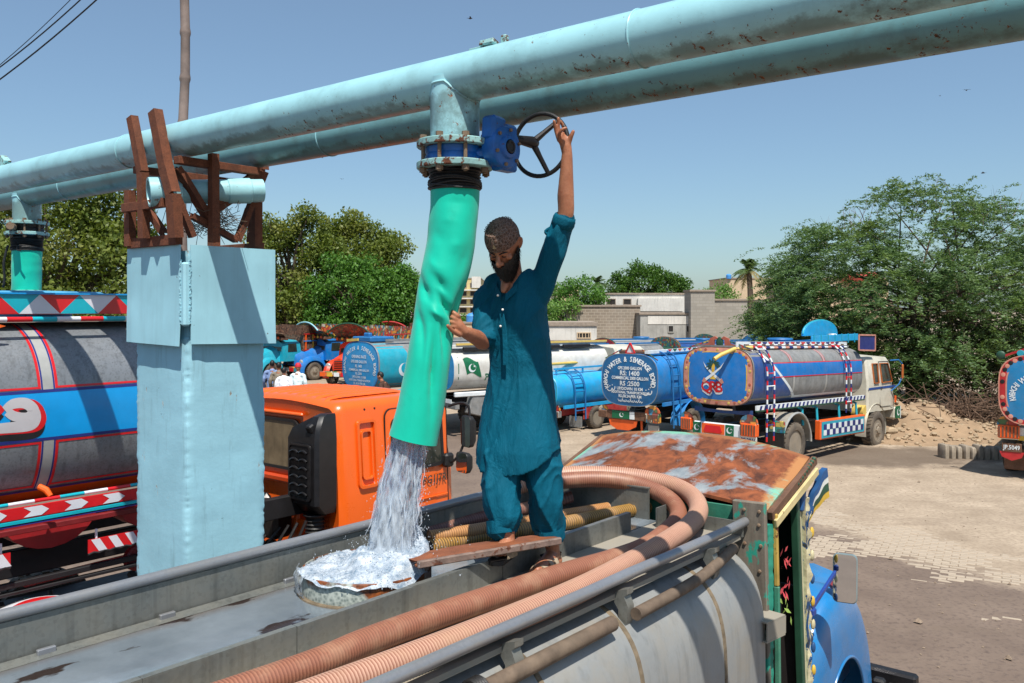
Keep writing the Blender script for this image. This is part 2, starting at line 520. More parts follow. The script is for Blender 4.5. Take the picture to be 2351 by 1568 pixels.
g.cyl(GB + Vector((0, -.052, 0)), GB + Vector((0, -.02, 0)), .030, n=20); g.ring(GB + Vector((0, -.052, 0)), .026, .006, None, 20, 6, 'Y')
part('gear_shaft', g, M_DKSTEEL, gear, YARD)
for k in range(6):
    a = 2 * pi * (k + .3) / 6
    s_ = MB(); c_ = GB + Vector((math.cos(a) * .086, -.03, math.sin(a) * .086))
    s_.cyl(c_, c_ + Vector((0, -.012, 0)), .009, n=6)
    part('cover_bolt', s_, M_BOLT, gear, YARD)
WC = Vector((3.586, 2.722, 4.728)); WR = .158
tilt = Matrix.Translation(WC) @ Matrix.Rotation(R(7), 4, 'Z') @ Matrix.Rotation(R(90), 4, 'Y')
w = MB(); w.ring((0, 0, 0), WR, .0115, tilt, 48, 10)
wheel = part('hand_wheel', w, M_BLACK, pipe_front, YARD)
hubc = tilt @ Vector((0.0, 0, -.085))
h = MB(); h.tube([GB + Vector((.05, -.005, .055)), hubc, tilt @ Vector((0, 0, -.05))], [.016, .03, .022], 14)
part('wheel_hub', h, M_DKSTEEL, wheel, YARD)
for k, a in enumerate((R(43), R(163), R(-77))):
    e = Vector((math.cos(a + pi) * (WR - .004), math.sin(a + pi) * (WR - .004), 0))
    p0 = tilt @ Vector((e.x * .14, e.y * .14, -.07)); p1 = tilt @ Vector((e.x * .45, e.y * .45, -.045)); p2 = tilt @ e
    s_ = MB(); s_.tube([p0, p0.lerp(p1, .6), p1, p2], [.017, .015, .0135, .012], 8)
    part('spoke', s_, M_DKSTEEL, wheel, YARD)

# ------------------------------------------------ rubber wrap and the green sleeve on the near outlet
def wrap(c, z0, z1, r, parent):
    n = max(5, int((z0 - z1) / .013)); prof = []
    for i in range(n * 2 + 1):
        z = z1 + (z0 - z1) * i / (2 * n)
        prof.append((r + (.006 if i % 2 else -.002) + rng.uniform(-.002, .003), z))
    b = MB(); b.lathe(prof, (c[0], c[1], 0), n=30)
    for k in range(5):
        z = z1 + (z0 - z1) * rng.uniform(.1, .9); a0 = rng.uniform(0, 6)
        b.tube([(c[0] + math.cos(a0 + i * .3) * (r + .006), c[1] + math.sin(a0 + i * .3) * (r + .006), z + .012 * math.sin(i * .5 + k)) for i in range(21)], .005, 6, loop=False)
    return part('rubber_binding', b, M_BLACK, parent, YARD)
def canvas_mat(name, c):
    m = bpy.data.materials.new(name); N = NT(m); C = lin(c)
    k = N.ramp(N.noise(4, 5, .6), .3, .7)
    o = N.mix(k, tuple(x * .86 for x in C), tuple(min(1, x * 1.08) for x in C))
    o = N.mix(N.math('MULTIPLY', N.ramp(N.noise(9, 8, .7), .58, .74), .35), o, tuple(x * .55 for x in C))
    N.base(o); N.set('Roughness', .52); N.set('Specular IOR Level', .3); N.set('Sheen Weight', .15)
    N.bump(N.noise(260, 2, .5), .12, .001)
    return m
M_CANVAS = canvas_mat('green_canvas', (0, 190, 160))
HOSE_MOUTH = Vector((3.03, 3.075, 3.262))
def sleeve(path, rad, folds, seed, name, label, group, n=72, K=110):
    t = thing(name, label, 'hose', path[-1], 0, group, YARD)
    r2 = random.Random(seed); C = crom(path, 24); C = [C[int(i * (len(C) - 1) / K)] for i in range(K + 1)]
    rings = []
    for i, c in enumerate(C):
        f = i / K; ring = []
        tdir = (C[min(i + 1, K)] - C[max(i - 1, 0)]).normalized()
        x = Vector((1, 0, 0)); x = (x - tdir * x.dot(tdir)).normalized(); y = tdir.cross(x)
        r0 = interp(rad[0], rad[1], f)
        for j in range(n):
            a = 2 * pi * j / n
            d = 0
            for (fa, ff, wa, wf, am, tw) in folds:      # creases: angle, height, widths, depth, twist
                da = (a - fa - tw * (f - ff) + pi) % (2 * pi) - pi
                d += am * math.exp(-abs(da / wa / .8) ** 1.6 - abs((f - ff) / wf / .85) ** 1.6)
            d += .0035 * noise.noise(Vector((math.cos(a) * 1.6, math.sin(a) * 1.6, f * 9 + seed)))
            rr = r0 + d
            ring.append(c + x * math.cos(a) * rr + y * math.sin(a) * rr)
        rings.append(ring)
    inner = [[p + (C[i] - p).normalized() * .004 for p in ring] for i, ring in enumerate(rings)]
    b = MB(); o = len(b.v)
    b.loft(rings[::-1]); b.loft(inner)
    N_ = len(rings) * n
    for j in range(n):
        k = (j + 1) % n
        b.f.append([j, k, N_ + K * n + k, N_ + K * n + j]); b.m.append(0)
    part('canvas_sleeve', b, M_CANVAS, t, YARD, smooth=80)
    return t
hp = [(Q1, 2.957, 4.53), (Q1, 2.957, 4.43)] + [at(x, y, D=d) for x, y, d in ((1040, 505, 4.345), (1036, 552, 4.34), (1027, 602, 4.335), (1013, 660, 4.325), (1002, 715, 4.315), (994, 762, 4.31), (980, 850, 4.30), (966, 935, 4.295))] + [HOSE_MOUTH]
VA = R(141)
cre = [(.05, .50, .34, .040, -.030, 9.0), (.45, .575, .30, .045, -.050, 10.0), (.1, .615, .26, .03, .020, 10.0), (1.2, .60, .45, .09, -.034, 0.), (-.45, .44, .34, .035, .014, 8.0),
       (-.75, .53, .40, .05, -.026, 9.0), (.38, .80, .20, .10, -.040, 2.0), (-.02, .78, .2, .09, .014, 2.0), (.15, .13, .5, .05, -.016, 0), (-.5, .30, .5, .06, -.012, 5.0),
       (.8, .38, .4, .08, -.016, -2.0), (-.5, .70, .30, .10, -.020, 5.), (.62, .70, .2, .07, -.03, 4.), (-.2, .92, .5, .08, .006, 0), (-.1, .22, .35, .03, .008, 3), (.3, .33, .3, .03, .008, -4)]
fold_list = [(VA - o, ff, wa, wf, am * (.5 if ff < .45 else .85), -tw) for o, ff, wa, wf, am, tw in cre]
hose1 = sleeve(hp, ([0, .06, .2, .45, .58, .66, .8, 1.0], [.118, .120, .119, .117, .108, .102, .106, .119]), fold_list, 3, 'filling_hose', 'bright green canvas sleeve hanging from the open valve, water pouring out', 'green filling sleeves')
wrap(C1, 4.588, 4.475, .124, hose1)

# ------------------------------------------------ far outlet
C2 = (Q2, 9.22)
outlet(C2, '', 4.9, 4.735, .128, .20, pipe_back, True)
l = MB(); l.bar((Q2 - .15, 9.2, 4.68), (Q2 - .22, 9.02, 4.675), .05, .03, ch=.01); l.cyl((Q2 - .17, 9.12, 4.68), (Q2 - .25, 8.98, 4.68), .035, n=14)
part('valve_lever', l, M_BOLT, pipe_back, YARD)
hose2 = sleeve([(Q2, 9.22, 4.56), (Q2, 9.22, 4.42), (Q2, 9.225, 4.25), (Q2, 9.23, 4.02)], ([0, 1], [.135, .132]), [(VA, .4, .5, .2, -.008, 0)], 9, 'filling_hose', 'short green sleeve dropping into the tanker on the left', 'green filling sleeves', 48, 30)
wrap(C2, 4.63, 4.46, .14, hose2)
tl = MB(); tl.tube(crom([(Q2 - .12, 9.36, 4.52), (Q2 - .15, 9.38, 4.35), (Q2 - .14, 9.39, 4.2), (Q2 - .15, 9.40, 4.1)], 6), [.012] * 19, 6)
part('loose_strap', tl, M_BLACK, hose2, YARD)
tl = MB(); tl.tube(crom([(Q2 - .14, 9.09, 4.50), (Q2 - .16, 9.05, 4.46), (Q2 - .15, 9.0, 4.45)], 6), .008, 6)
part('loose_strap', tl, M_BLACK, hose2, YARD)

# ================================================================= pillar
def pillar_mat():
    m = bpy.data.materials.new('pillar_paint'); N = NT(m); C = lin((158, 206, 220))
    c = N.mix(N.ramp(N.noise(2.5, 6, .6), .3, .7), tuple(x * .88 for x in C), tuple(min(1, x * 1.05) for x in C))
    v = N.noise(16, 6, .65, N.mapping((1, 1, .13)))
    c = N.mix(N.math('MULTIPLY', N.ramp(v, .56, .72), .3), c, lin((92, 112, 112)))
    low = N.ramp(N.sep()[2], 1.6, 3.4, (1, 1, 1, 1), (.35, .35, .35, 1))
    ch = N.noise(9, 8, .7, N.mapping((1, 1, .38), (0, 0, 0), (4, 2, 1)))
    k = N.ramp(N.math('ADD', ch, N.math('MULTIPLY', low, .03)), .672, .685)
    c = N.mix(k, c, N.mix(N.ramp(N.noise(40, 4), .4, .6), lin((150, 138, 122)), lin((196, 204, 200))))
    sc_ = N.ramp(N.noise(5, 8, .7, N.mapping((1.5, 1.5, 3.0), (.3, 0, 0))), .70, .71)
    c = N.mix(N.math('MULTIPLY', sc_, .7), c, lin((70, 84, 86)))
    N.base(c); N.set('Roughness', .75); N.set('Specular IOR Level', .3)
    N.bump(N.math('ADD', N.math('MULTIPLY', k, -.6), N.math('MULTIPLY', N.noise(24, 6, .65), .6)), .45, .006); return m
M_PILLAR = pillar_mat()
M_JACKET = pm('jacket_paint', (156, 204, 216), .6, vary=.09, vs=3, streak=.2, rust=.19, rs=13, bump=.12, bs=12)
PQ0, PQ1, PB0, PB1 = 3.15, 3.83, 5.31, 6.03
pil = thing('support_pillar', 'square pale blue pillar with chipped paint carrying the two pipes', 'pillar', ((PQ0 + PQ1) / 2, (PB0 + PB1) / 2, 0), 0, None, YARD)
def wob(p, s, k=3.0): return noise.noise(Vector(p) * k) * s
b = MB()
rings = []
FS = (0, .02, .05, .10, .2, .35, .5, .65, .8, .9, .95, .98)
for i in range(301):
    z = 4.28 * i / 300; ring = []
    sh = .03 if z < 3.7 else .045
    q0, q1, b0, b1 = PQ0 + sh, PQ1 - sh + .03 * (z / 4.28 - 1) * .4, PB0 + sh, PB1 - sh
    pts = []
    for (pa, pb) in (((q0, b0), (q1, b0)), ((q1, b0), (q1, b1)), ((q1, b1), (q0, b1)), ((q0, b1), (q0, b0))):
        for f in FS:
            pts.append((pa[0] + (pb[0] - pa[0]) * f, pa[1] + (pb[1] - pa[1]) * f, f))
    cx_, cy_ = (q0 + q1) / 2, (b0 + b1) / 2
    for (x, y, f) in pts:
        e = min(f, 1 - f) * 2                                   # 0 at corners
        n_ = noise.noise(Vector((x * 5, y * 5, z * 4))) * .003 + noise.noise(Vector((x * 9, y * 9, z * 14))) * .0012; k_ = max(0, 1 - e / .11)
        chip = 0
        if k_ > 0:
            h_ = abs(noise.noise(Vector((x * 2, y * 2, z * 26)))) * .5 + abs(noise.noise(Vector((x * 2 + 5, y * 2, z * 60)))) * .4
            chip = k_ * (.006 + .022 * h_ + .030 * max(0, noise.noise(Vector((x * 3 + 7, y * 3, z * 4))) - .05))
        d = Vector((x - cx_, y - cy_, 0)); L = d.length
        ring.append((x + d.x / L * (n_ - chip), y + d.y / L * (n_ - chip), z))
    rings.append(ring)
b.loft(rings, True, True, True)
part('column', b, M_PILLAR, pil, YARD, smooth=50)
def plate(name, p0, p1, z0, z1, off, parent, th=.006, cut=None):
    """bent-looking steel sheet between two plan points, slightly buckled"""
    p0, p1 = Vector((*p0, 0)), Vector((*p1, 0)); d = (p1 - p0); nrm = Vector((d.y, -d.x, 0)).normalized()
    b = MB(); nu, nv = 14, 16
    def P(i, j, s):
        u, v = i, j
        p = p0 + d * u + nrm * (off + .004 * noise.noise(Vector((u * 3 + off * 50, v * 3, p0.x * 5))) + .012 * (1 - v) ** 3 * (1 if u > .1 else .5) + s)
        return (p.x, p.y, z0 + (z1 - z0) * v + .012 * (1 - v) * (u - .5) * -1.2)
    b.grid(lambda i, j: P(i, j, 0), nu, nv); b.grid(lambda i, j: P(1 - i, j, -th), nu, nv)
    for fn in (lambda t, s: P(t, 0, s), lambda t, s: P(1, t, s), lambda t, s: P(1 - t, 1, s), lambda t, s: P(0, 1 - t, s)):
        b.grid(lambda i, j: fn(i, -th * (1 - j) + 0 * j), nu, 1)
    return part(name, b, M_JACKET, parent, YARD)
plate('jacket_plate', (PQ0 + .035, PB0), (PQ1 + .015, PB0), 3.655, 4.315, .012, pil)
plate('jacket_plate', (PQ0, PB1 + .01), (PQ0, PB0 + .035), 3.655, 4.315, .012, pil)
plate('jacket_plate', (PQ1, PB0 + .03), (PQ1, PB1), 3.66, 4.31, .012, pil)
plate('jacket_plate', (PQ1, PB1), (PQ0, PB1), 3.66, 4.31, .012, pil)
wl = MB()
for k in range(46):
    z = 3.80 + k * .0092
    for (x, y) in ((PQ0 + .030, PB0 - .012), (PQ0 - .012, PB0 + .032)):
        wl.box((x + rng.uniform(-.004, .004), y + rng.uniform(-.004, .004), z), (.012, .012, .008), rng.uniform(0, 1))
part('weld_bead', wl, M_JACKET, pil, YARD)
b = MB(); b.bar((PQ0 + .012, PB0 + .012, 3.78), (PQ0 + .012, PB0 + .012, 4.20), .05, .05, (1, 0, 0), .012)
part('corner_angle', b, M_JACKET, pil, YARD)

# ================================================================= rusty steel frame on the pillar
M_RUST = pm('rusty_steel', (104, 58, 36), .88, vary=.55, vs=16, grain=.5, streak=.5, rust=.35, rs=14, bump=.7, bs=70)
fr = thing('pipe_cradle', 'rusty brown steel frame on the pillar head holding the pipes', 'steel frame', ((PQ0 + PQ1) / 2, (PB0 + PB1) / 2, 4.31), 0, None, YARD)
def beam(p0, p1, w=.075, d=.05, nm='strut', angle=True):
    b = MB(); p0, p1 = Vector(p0), Vector(p1)
    if angle:                                                   # L-section: two thin flanges
        dd = (p1 - p0).normalized(); up = Vector((1, 0, 0)) if abs(dd.x) < .7 else Vector((0, 0, 1))
        y = up.cross(dd).normalized(); z = dd.cross(y)
        b.bar(p0, p1, w, .007, z); b.bar(p0 + y * (w / 2 - .004) + z * d / 2, p1 + y * (w / 2 - .004) + z * d / 2, .007, d, z)
        b.bar(p0 - y * (w / 2 - .004) + z * d / 2, p1 - y * (w / 2 - .004) + z * d / 2, .007, d, z)
    else: b.bar(p0, p1, w, d, (1, 0, 0), .003)
    return part(nm, b, M_RUST, fr, YARD)
def fpt(x, y, q=None, b=None): return at(x, y, q=q, b=b)
zt = 4.33
beam((PQ0 - .01, PB1 - .03, zt + .02), (PQ0 - .01, PB0 + .05, zt + .02), .07, .05, 'base_channel', False)
beam((PQ0 + .05, PB0 - .0, zt + .012), (PQ1 - .1, PB0 - .0, zt + .012), .05, .055, 'base_channel', False)
beam((PQ1 - .02, PB0 + .1, zt + .01), (PQ1 - .02, PB1 - .05, zt + .01), .06, .05, 'base_channel', False)
a0 = fpt(323, 547, q=3.06); a1 = fpt(320, 395, q=3.04); a2 = fpt(296, 268, q=3.02)
beam(a0, a1, .07, .05, 'post'); beam(a1, a2, .065, .05, 'post')
c0 = fpt(394, 546, q=3.06); c1 = fpt(388, 445, q=3.04); c2 = fpt(372, 385, q=3.03); c3 = fpt(347, 254, q=3.02)
beam(c0, c1, .09, .06, 'post'); beam(c1, c2, .085, .06, 'post'); beam(c2, c3, .08, .06, 'post')
beam(fpt(484, 556, b=5.29), fpt(483, 352, b=5.29), .055, .05, 'post')
beam((3.74, 5.42, zt), (3.74, 5.42, PZ - .14), .075, .06, 'post')
beam((3.74, 5.95, zt), (3.74, 5.95, PZ - .14), .075, .06, 'post')
beam((3.1, 5.97, zt), (3.1, 5.97, PZ - .3), .07, .05, 'post')
r0 = fpt(572, 556, q=3.90); r1 = fpt(580, 440, q=3.92); r2 = fpt(600, 390, q=3.95); r3 = fpt(598, 366, q=3.95)
beam(r0, r1, .06, .05, 'post'); beam(r1, r2, .06, .05, 'post'); beam(r2, r3, .055, .05, 'post')
beam((3.10, 5.33, PZ - .155), (3.72, 5.33, PZ - .16), .07, .05, 'bearer', False)
beam((3.14, 5.93, PZ - .155), (3.96, 5.93, PZ - .16), .07, .05, 'bearer', False)
beam((3.07, 5.95, zt + .26), (3.07, 5.42, zt + .26), .06, .045, 'bearer', False)
for p0, p1, w in (((410, 400), (484, 520), .08), ((402, 455), (438, 546), .05), ((438, 500), (540, 556), .05), ((500, 470), (590, 400), .05), ((500, 486), (588, 430), .045),
                  ((540, 552), (580, 448), .05), ((334, 480), (375, 540), .05), ((402, 388), (430, 430), .06)):
    dq = 3.12 if p0[0] < 470 else 3.5
    pa = fpt(*p0, b=5.36 if p0[0] > 395 else 5.7) if p0[0] > 395 else fpt(*p0, q=3.2)
    pb = fpt(*p1, b=5.36) if p1[0] > 395 else fpt(*p1, q=3.2)
    beam(pa, pb, w, .035, 'brace')
nest = MB()
for k in range(140):
    c_ = Vector((3.45 + rng.gauss(0, .10), 5.5 + rng.gauss(0, .10), zt + .10 + abs(rng.gauss(0, .10))))
    d_ = Vector((rng.gauss(0, 1), rng.gauss(0, 1), rng.gauss(0, .6))).normalized() * rng.uniform(.05, .13)
    nest.tube([c_ - d_, c_ + Vector((0, 0, rng.uniform(-.03, .04))), c_ + d_], .0022, 3, False)
solo('twig_nest', nest, pm('dry_twig', (96, 82, 66), .9), 'tangle of dry twigs caught inside the rusty frame', 'nest', None, 'stuff', YARD, (3.45, 5.5, zt))
sp0 = fpt(341, 441, q=3.02); 
sp1 = Vector((3.72, sp0.y - .26, sp0.z + .06))
st = thing('pipe_offcut', 'short open-ended blue pipe lying across inside the rusty frame', 'pipe', sp0, 0, None, YARD)
dv = (sp1 - sp0).normalized()
b = MB(); b.tube([sp0, sp0 + dv * .2, sp0 + dv * .205, sp1], [.098, .098, .08, .08], 28, False); b.tube([sp0 + dv * .12, sp0], [.078, .082], 28, False)
b.tube([sp0, sp0 + dv * .001], [.098, .082], 28, False)
b.tube([sp0 + dv * .12, sp0 + dv * .121], [.07, .001], 28, False)
part('pipe', b, M_PIPE, st, YARD)
b = MB(); b.tube([sp0 + dv * .5, sp0 + dv * .5 + dv * .01, sp0 + dv * .66, sp0 + dv * .67], [.076, .088, .088, .076], 28, False)
part('pipe_collar', b, M_PIPE, st, YARD)
M_BAMBOO = pm('weathered_bamboo', (128, 112, 104), .75, vary=.3, vs=7, streak=.5)
bp0 = at(410, 1000, D=7.6); bp0.z = 0.0
bp1 = at(423, -30, D=7.6)
b = MB(); prof = []; path = []
n_ = 17; 
for k in range(n_):
    a_, b_ = k / n_, (k + 1) / n_
    for f, r_ in ((a_ + .001, .050), (a_ + .006, .043), (b_ - .006, .042), (b_ - .002, .050)):
        p_ = bp0.lerp(bp1, f) + Vector((wob((f * 3, 0, 0), .03, 2), wob((0, f * 3, 4), .03, 2), 0)); path.append(p_); prof.append(r_ * (1.1 - .2 * f))
b.tube(path, prof, 14)
solo('bamboo_pole', b, M_BAMBOO, 'tall weathered bamboo pole standing behind the two blue pipes', 'pole', None, None, YARD, bp0)
for i, (x0, y0, x1, y1, D, r_) in enumerate(((-40, 186, 226, -22, 11, .008), (-40, 184, 206, -30, 12, .005), (-40, 214, 262, -20, 11, .009))):
    A_, B_ = at(x0, y0, D=D), at(x1, y1, D=D * .95)
    A_, B_ = A_ + (A_ - B_) * 1.2, B_ + (B_ - A_) * .8
    pts = [A_.lerp(B_, k / 24) - Vector((0, 0, .35 * math.sin(pi * k / 24))) + Vector((0, 0, .35)) for k in range(25)]
    w = MB(); w.tube(pts, r_, 6)
    solo('overhead_wire', w, M_BLACK, ('middle black wire crossing the upper left sky', 'thinnest wire, topmost in the upper left sky', 'lowest and thickest wire across the upper left sky')[i], 'wire', 'wires across the sky', None, YARD, pts[12])
# ================================================================= the tanker under the valve
def galv_mat(name, c, rough=.42, metal=.45, spangle=.22, rust=0.0, dust=.3, wet=0.0, rs=6, streak=0.0):
    m = bpy.data.materials.new(name); N = NT(m); C = lin(c)
    v = N.node('ShaderNodeTexVoronoi', Scale=70.0); N.link(N.tc.outputs['Object'], v.inputs['Vector'])
    sp = N.mix(v.outputs['Color'], (1 - spangle,) * 3, (1 + spangle,) * 3)
    hs = N.n.new('ShaderNodeRGBToBW'); N.link(sp, hs.inputs[0])
    base = N.mix(1.0, (*C, 1), N.mix(hs.outputs[0], (1 - spangle,) * 3, (1 + spangle,) * 3), 'MULTIPLY')
    cl = N.ramp(N.noise(2.2, 8, .65), .35, .7)
    base = N.mix(N.math('MULTIPLY', cl, .35), base, tuple(x * .62 for x in C))
    if streak: base = N.mix(N.math('MULTIPLY', N.ramp(N.noise(14, 5, .6, N.mapping((1, 1, .06))), .52, .72), streak), base, tuple(x * .3 for x in C))
    if dust: base = N.mix(N.math('MULTIPLY', N.ramp(N.noise(3.7, 7, .7), .42, .75), dust), base, lin((158, 146, 126)))
    r_ = (rough,) * 3
    if rust:
        k = N.ramp(N.noise(rs, 9, .68), .74 - .36 * rust, .80 - .36 * rust)
        base = N.mix(k, base, N.mix(N.ramp(N.noise(rs * 5, 5), .35, .65), RUST2, lin((132, 78, 40))))
        r_ = N.mix(k, r_, (.85,) * 3)
    if wet:
        w = N.ramp(N.noise(1.6, 4, .5), .33, .5)
        r_ = N.mix(N.math('MULTIPLY', w, wet), r_, (.07,) * 3)
    N.set('Roughness', r_ if not isinstance(r_, tuple) else rough); N.base(base)
    N.set('Metallic', metal)
    N.bump(N.noise(26, 6, .65), .18, .004)
    MATS[name] = m; return m
M_TANK = galv_mat('tank_sheet', (140, 142, 141), .55, .2, .16, .0, .55, streak=.35)
M_GALV = galv_mat('galvanised_sheet', (112, 114, 110), .42, .45, .4, .12, .35, rs=4, streak=.5)
M_RAIL = galv_mat('galvanised_tube', (136, 138, 142), .38, .5, .25, .0, .35)
M_DUSTY = galv_mat('dusty_deck', (148, 142, 130), .8, .05, .08, .2, .8, rs=3)
def deck_mat():
    m = bpy.data.materials.new('wet_deck'); N = NT(m)
    c = N.mix(N.ramp(N.noise(3, 7, .65), .3, .7), lin((122, 132, 140)), lin((152, 162, 170)))
    s = N.sep()
    edge = N.ramp(N.math('ADD', s[1], N.math('MULTIPLY', N.noise(2.5, 5), .12)), .58, .68)
    c = N.mix(N.math('MULTIPLY', edge, .8), c, lin((110, 84, 52)))
    stain = N.ramp(N.noise(1.7, 5, .55, N.mapping((1.0, 1.9, 1), (0, 0, .3))), .60, .625)
    c = N.mix(stain, c, lin((52, 34, 26)))
    N.base(c)
    w = N.ramp(N.noise(1.3, 5, .55, N.mapping((1, 1.5, 1), (0, 0, 0), (3, 1, 0))), .30, .42)
    N.set('Metallic', N.mix(w, (.15,) * 3, (.4,) * 3))
    N.set('Roughness', N.mix(w, (.42,) * 3, (.10,) * 3))
    N.set('Specular IOR Level', .7)
    N.bump(N.noise(7, 4, .5), .06, .01)
    return m
M_DECK = deck_mat()
DZ = 2.55
truck = thing('tanker_truck', 'old galvanised water tanker being filled, rusty cab roof ahead', 'tanker truck', (3.0, 2.92, 0), 0, 'water tanker trucks', YARD)
def tp(name, mb, mats, parent=None, **k): return part(name, mb, mats, parent or truck, YARD, **k)

def sup(hw, hh, n, t):
    c, s = math.cos(t), math.sin(t)
    return hw * math.copysign(abs(c) ** (2 / n), c), hh * math.copysign(abs(s) ** (2 / n), s)
def tank_ring(x, cy, cz, hw, hh, n, k=72, sc_=1.0):
    out = []
    for j in range(k):
        y, z = sup(hw, hh, n, 2 * pi * j / k); out.append((x, cy + y * sc_, cz + z * sc_))
    return out
TC, TZ, THW, THH, TN = 2.93, 1.72, .875, .825, 4.4
b = MB()
xs = [-1.6 + .25 * i for i in range(26)]
rings = [tank_ring(-1.66, TC, TZ, THW, THH, TN, 72, .9)] + [tank_ring(x, TC, TZ, THW, THH, TN) for x in xs] + [tank_ring(x, TC, TZ, THW, THH, TN, 72, s) for x, s in ((4.80, 1), (4.835, .995), (4.85, .975), (4.86, .93), (4.90, .5), (4.905, .02))]
b.loft(rings, True, True, True)
tank = tp('tank', b, M_TANK)
M_SEAM = pm('rusty_seam', (112, 98, 78), .8, vary=.4, vs=20, rust=.35, rs=30)
for x in (2.84, 3.50, 4.32, 1.3):
    b = MB(); b.loft([tank_ring(x + dx, TC, TZ, THW + e, THH + e, TN) for dx, e in ((-.016, 0), (-.012, .004), (.012, .004), (.016, 0))])
    tp('tank_seam', b, M_SEAM, tank)
b = MB(); b.box((1.65, (2.80 + 3.60) / 2, DZ), (6.5, .80, .024)); tp('deck_plate', b, M_DECK)
b = MB(); b.box((1.65, (2.235 + 2.79) / 2, DZ), (6.5, .553, .024)); tp('hose_tray', b, M_DUSTY)
b = MB(); b.box((1.65, 3.575, DZ + .085), (6.5, .012, .17)); b.box((1.65, 3.60, DZ + .166), (6.5, .055, .01))
b.box((1.65, 3.535, DZ + .016), (6.5, .05, .008), Matrix.Rotation(.25, 4, 'X'))
tp('side_wall', b, M_GALV)
b = MB(); b.tube([(-1.6 + .35 * i, 3.575 + wob((i * .7, 1, 0), .006, 1), DZ + .196 + wob((i * .7, 4, 0), .006, 1)) for i in range(20)], .024, 14)
tp('rail_tube', b, M_RAIL)
segs = [(-1.6 + .62 * i, -1.6 + .62 * (i + 1) - .002) for i in range(9)] + [(3.98, 4.56)]
for (x0, x1) in segs:
    b = MB(); o = rng.uniform(-.004, .004); b.box(((x0 + x1) / 2, 2.785 + o, DZ + .065), (x1 - x0, .008, .118)); b.box(((x0 + x1) / 2, 2.797 + o, DZ + .125), (x1 - x0, .03, .006))
    tp('divider_panel', b, M_GALV)
b = MB(); b.box((4.86, 2.72, DZ + .07), (.22, .008, .12)); tp('divider_panel', b, M_GALV)
b = MB(); b.box((4.89, 3.22, DZ + .11), (.01, .74, .20)); b.box((4.895, 3.22, DZ + .212), (.04, .74, .008)); tp('end_wall', b, M_GALV)
b = MB(); b.box((4.89, 2.47, DZ + .05), (.01, .5, .09)); tp('end_wall', b, M_GALV)
for x in (1.52, 2.02, 2.66, 2.82):
    b = MB(); b.box((x, 3.545, DZ + .026), (.07, .02, .03), ch=.003); tp('drain_tab', b, M_RAIL)
b = MB(); b.tube([(-1.6 + .35 * i, 2.225 + wob((i * .7, 9, 0), .005, 1), DZ + .083) for i in range(19)] + [(4.95, 2.235, DZ + .083)], .027, 14)
tp('rail_tube', b, M_RAIL)
for x in (1.05, 1.9, 2.72, 3.55, 4.45):
    b = MB()
    prof = [(-.07, .0), (-.045, .06), (.03, .085), (.03, .05), (.01, .03), (.035, -.03), (.03, -.12), (.0, -.19), (-.03, -.16), (-.03, -.06)]
    T = Matrix.Translation((x, 2.20, DZ)) @ Matrix.Rotation(R(90), 4, 'X') @ Matrix.Rotation(0, 4, 'Z')
    T = Matrix.Translation((x, 2.195, DZ - .015)) @ Matrix(((0, 0, 1, 0), (1, 0, 0, 0), (0, 1, 0, 0), (0, 0, 0, 1)))
    b.prism([(-p[0] * .8, p[1] * .72) for p in prof], T, .055)
    tp('rail_bracket', b, M_GALV)
b = MB(); b.tube(crom([(-1.5, 2.15, DZ - .075), (1.5, 2.15, DZ - .07), (2.75, 2.155, DZ - .068), (3.38, 2.16, DZ - .07)], 8), .034, 14)
solo('spare_pipe', b, pm('brown_pipe', (98, 82, 68), .8, vary=.35, vs=12, streak=.3, dust=.25, bump=.4), 'brown dusty pipe slung in the brackets below the right-hand rail', 'pipe', None, None, YARD, (2.5, 2.15, DZ - .07))
b = MB()
for k in range(5): b.ring((2.42 + .012 * k, 2.155, DZ - .062), .048, .007, None, 16, 6, 'X')
b.box((2.40, 2.125, DZ - .10), (.10, .012, .05), .2); tp('hose_clip', b, M_BLACK)
b = MB(); b.tube(crom([(3.55, 2.14, DZ - .07), (4.2, 2.15, DZ - .06), (4.72, 2.2, DZ - .02)], 8), .03, 12)
solo('spare_pipe', b, MATS['brown_pipe'], 'short brown pipe below the rail near the green cab wall', 'pipe', None, None, YARD, (4.2, 2.15, DZ - .07))

def hatch_mat():
    m = bpy.data.materials.new('hatch_steel'); N = NT(m); s = N.sep()
    v = N.node('ShaderNodeTexVoronoi', Scale=60.0); N.link(N.tc.outputs['Object'], v.inputs['Vector'])
    c = N.mix(N.math('MULTIPLY', v.outputs['Distance'], 1.4, True), lin((96, 108, 104)), lin((176, 182, 172)))
    n = N.noise(10, 6, .65, N.mapping((1, 1, .35)))
    k = N.math('ADD', N.math('MULTIPLY', N.math('SUBTRACT', s[2], 2.63), 6.5), N.math('MULTIPLY', N.math('SUBTRACT', n, .5), 1.3))
    side = N.ramp(N.math('ADD', s[1], .5), .53, .63, (1, 1, 1, 1), (0, 0, 0, 1))
    k = N.math('ADD', k, N.math('MULTIPLY', side, .62))
    c = N.mix(N.ramp(k, .1, .3), c, N.mix(N.ramp(N.noise(22, 5), .35, .65), lin((70, 38, 22)), lin((158, 88, 42))))
    N.base(c); N.set('Roughness', .38); N.set('Metallic', .15); N.bump(N.noise(40, 5), .25, .004)
    return m
HC = Vector((2.855, 3.215, 0)); HR = .305
b = MB(); b.lathe([(HR - .005, DZ + .01), (HR, DZ + .012), (HR, DZ + .112), (HR - .004, DZ + .118), (HR - .014, DZ + .118), (HR - .016, DZ + .05)], HC, n=64)
hatch = tp('filling_hatch', b, hatch_mat())
b = MB(); b.lathe([(HR + .02, DZ + .0125), (HR + .018, DZ + .018), (HR, DZ + .02)], HC, n=64); tp('hatch_base_ring', b, M_SEAM, hatch)
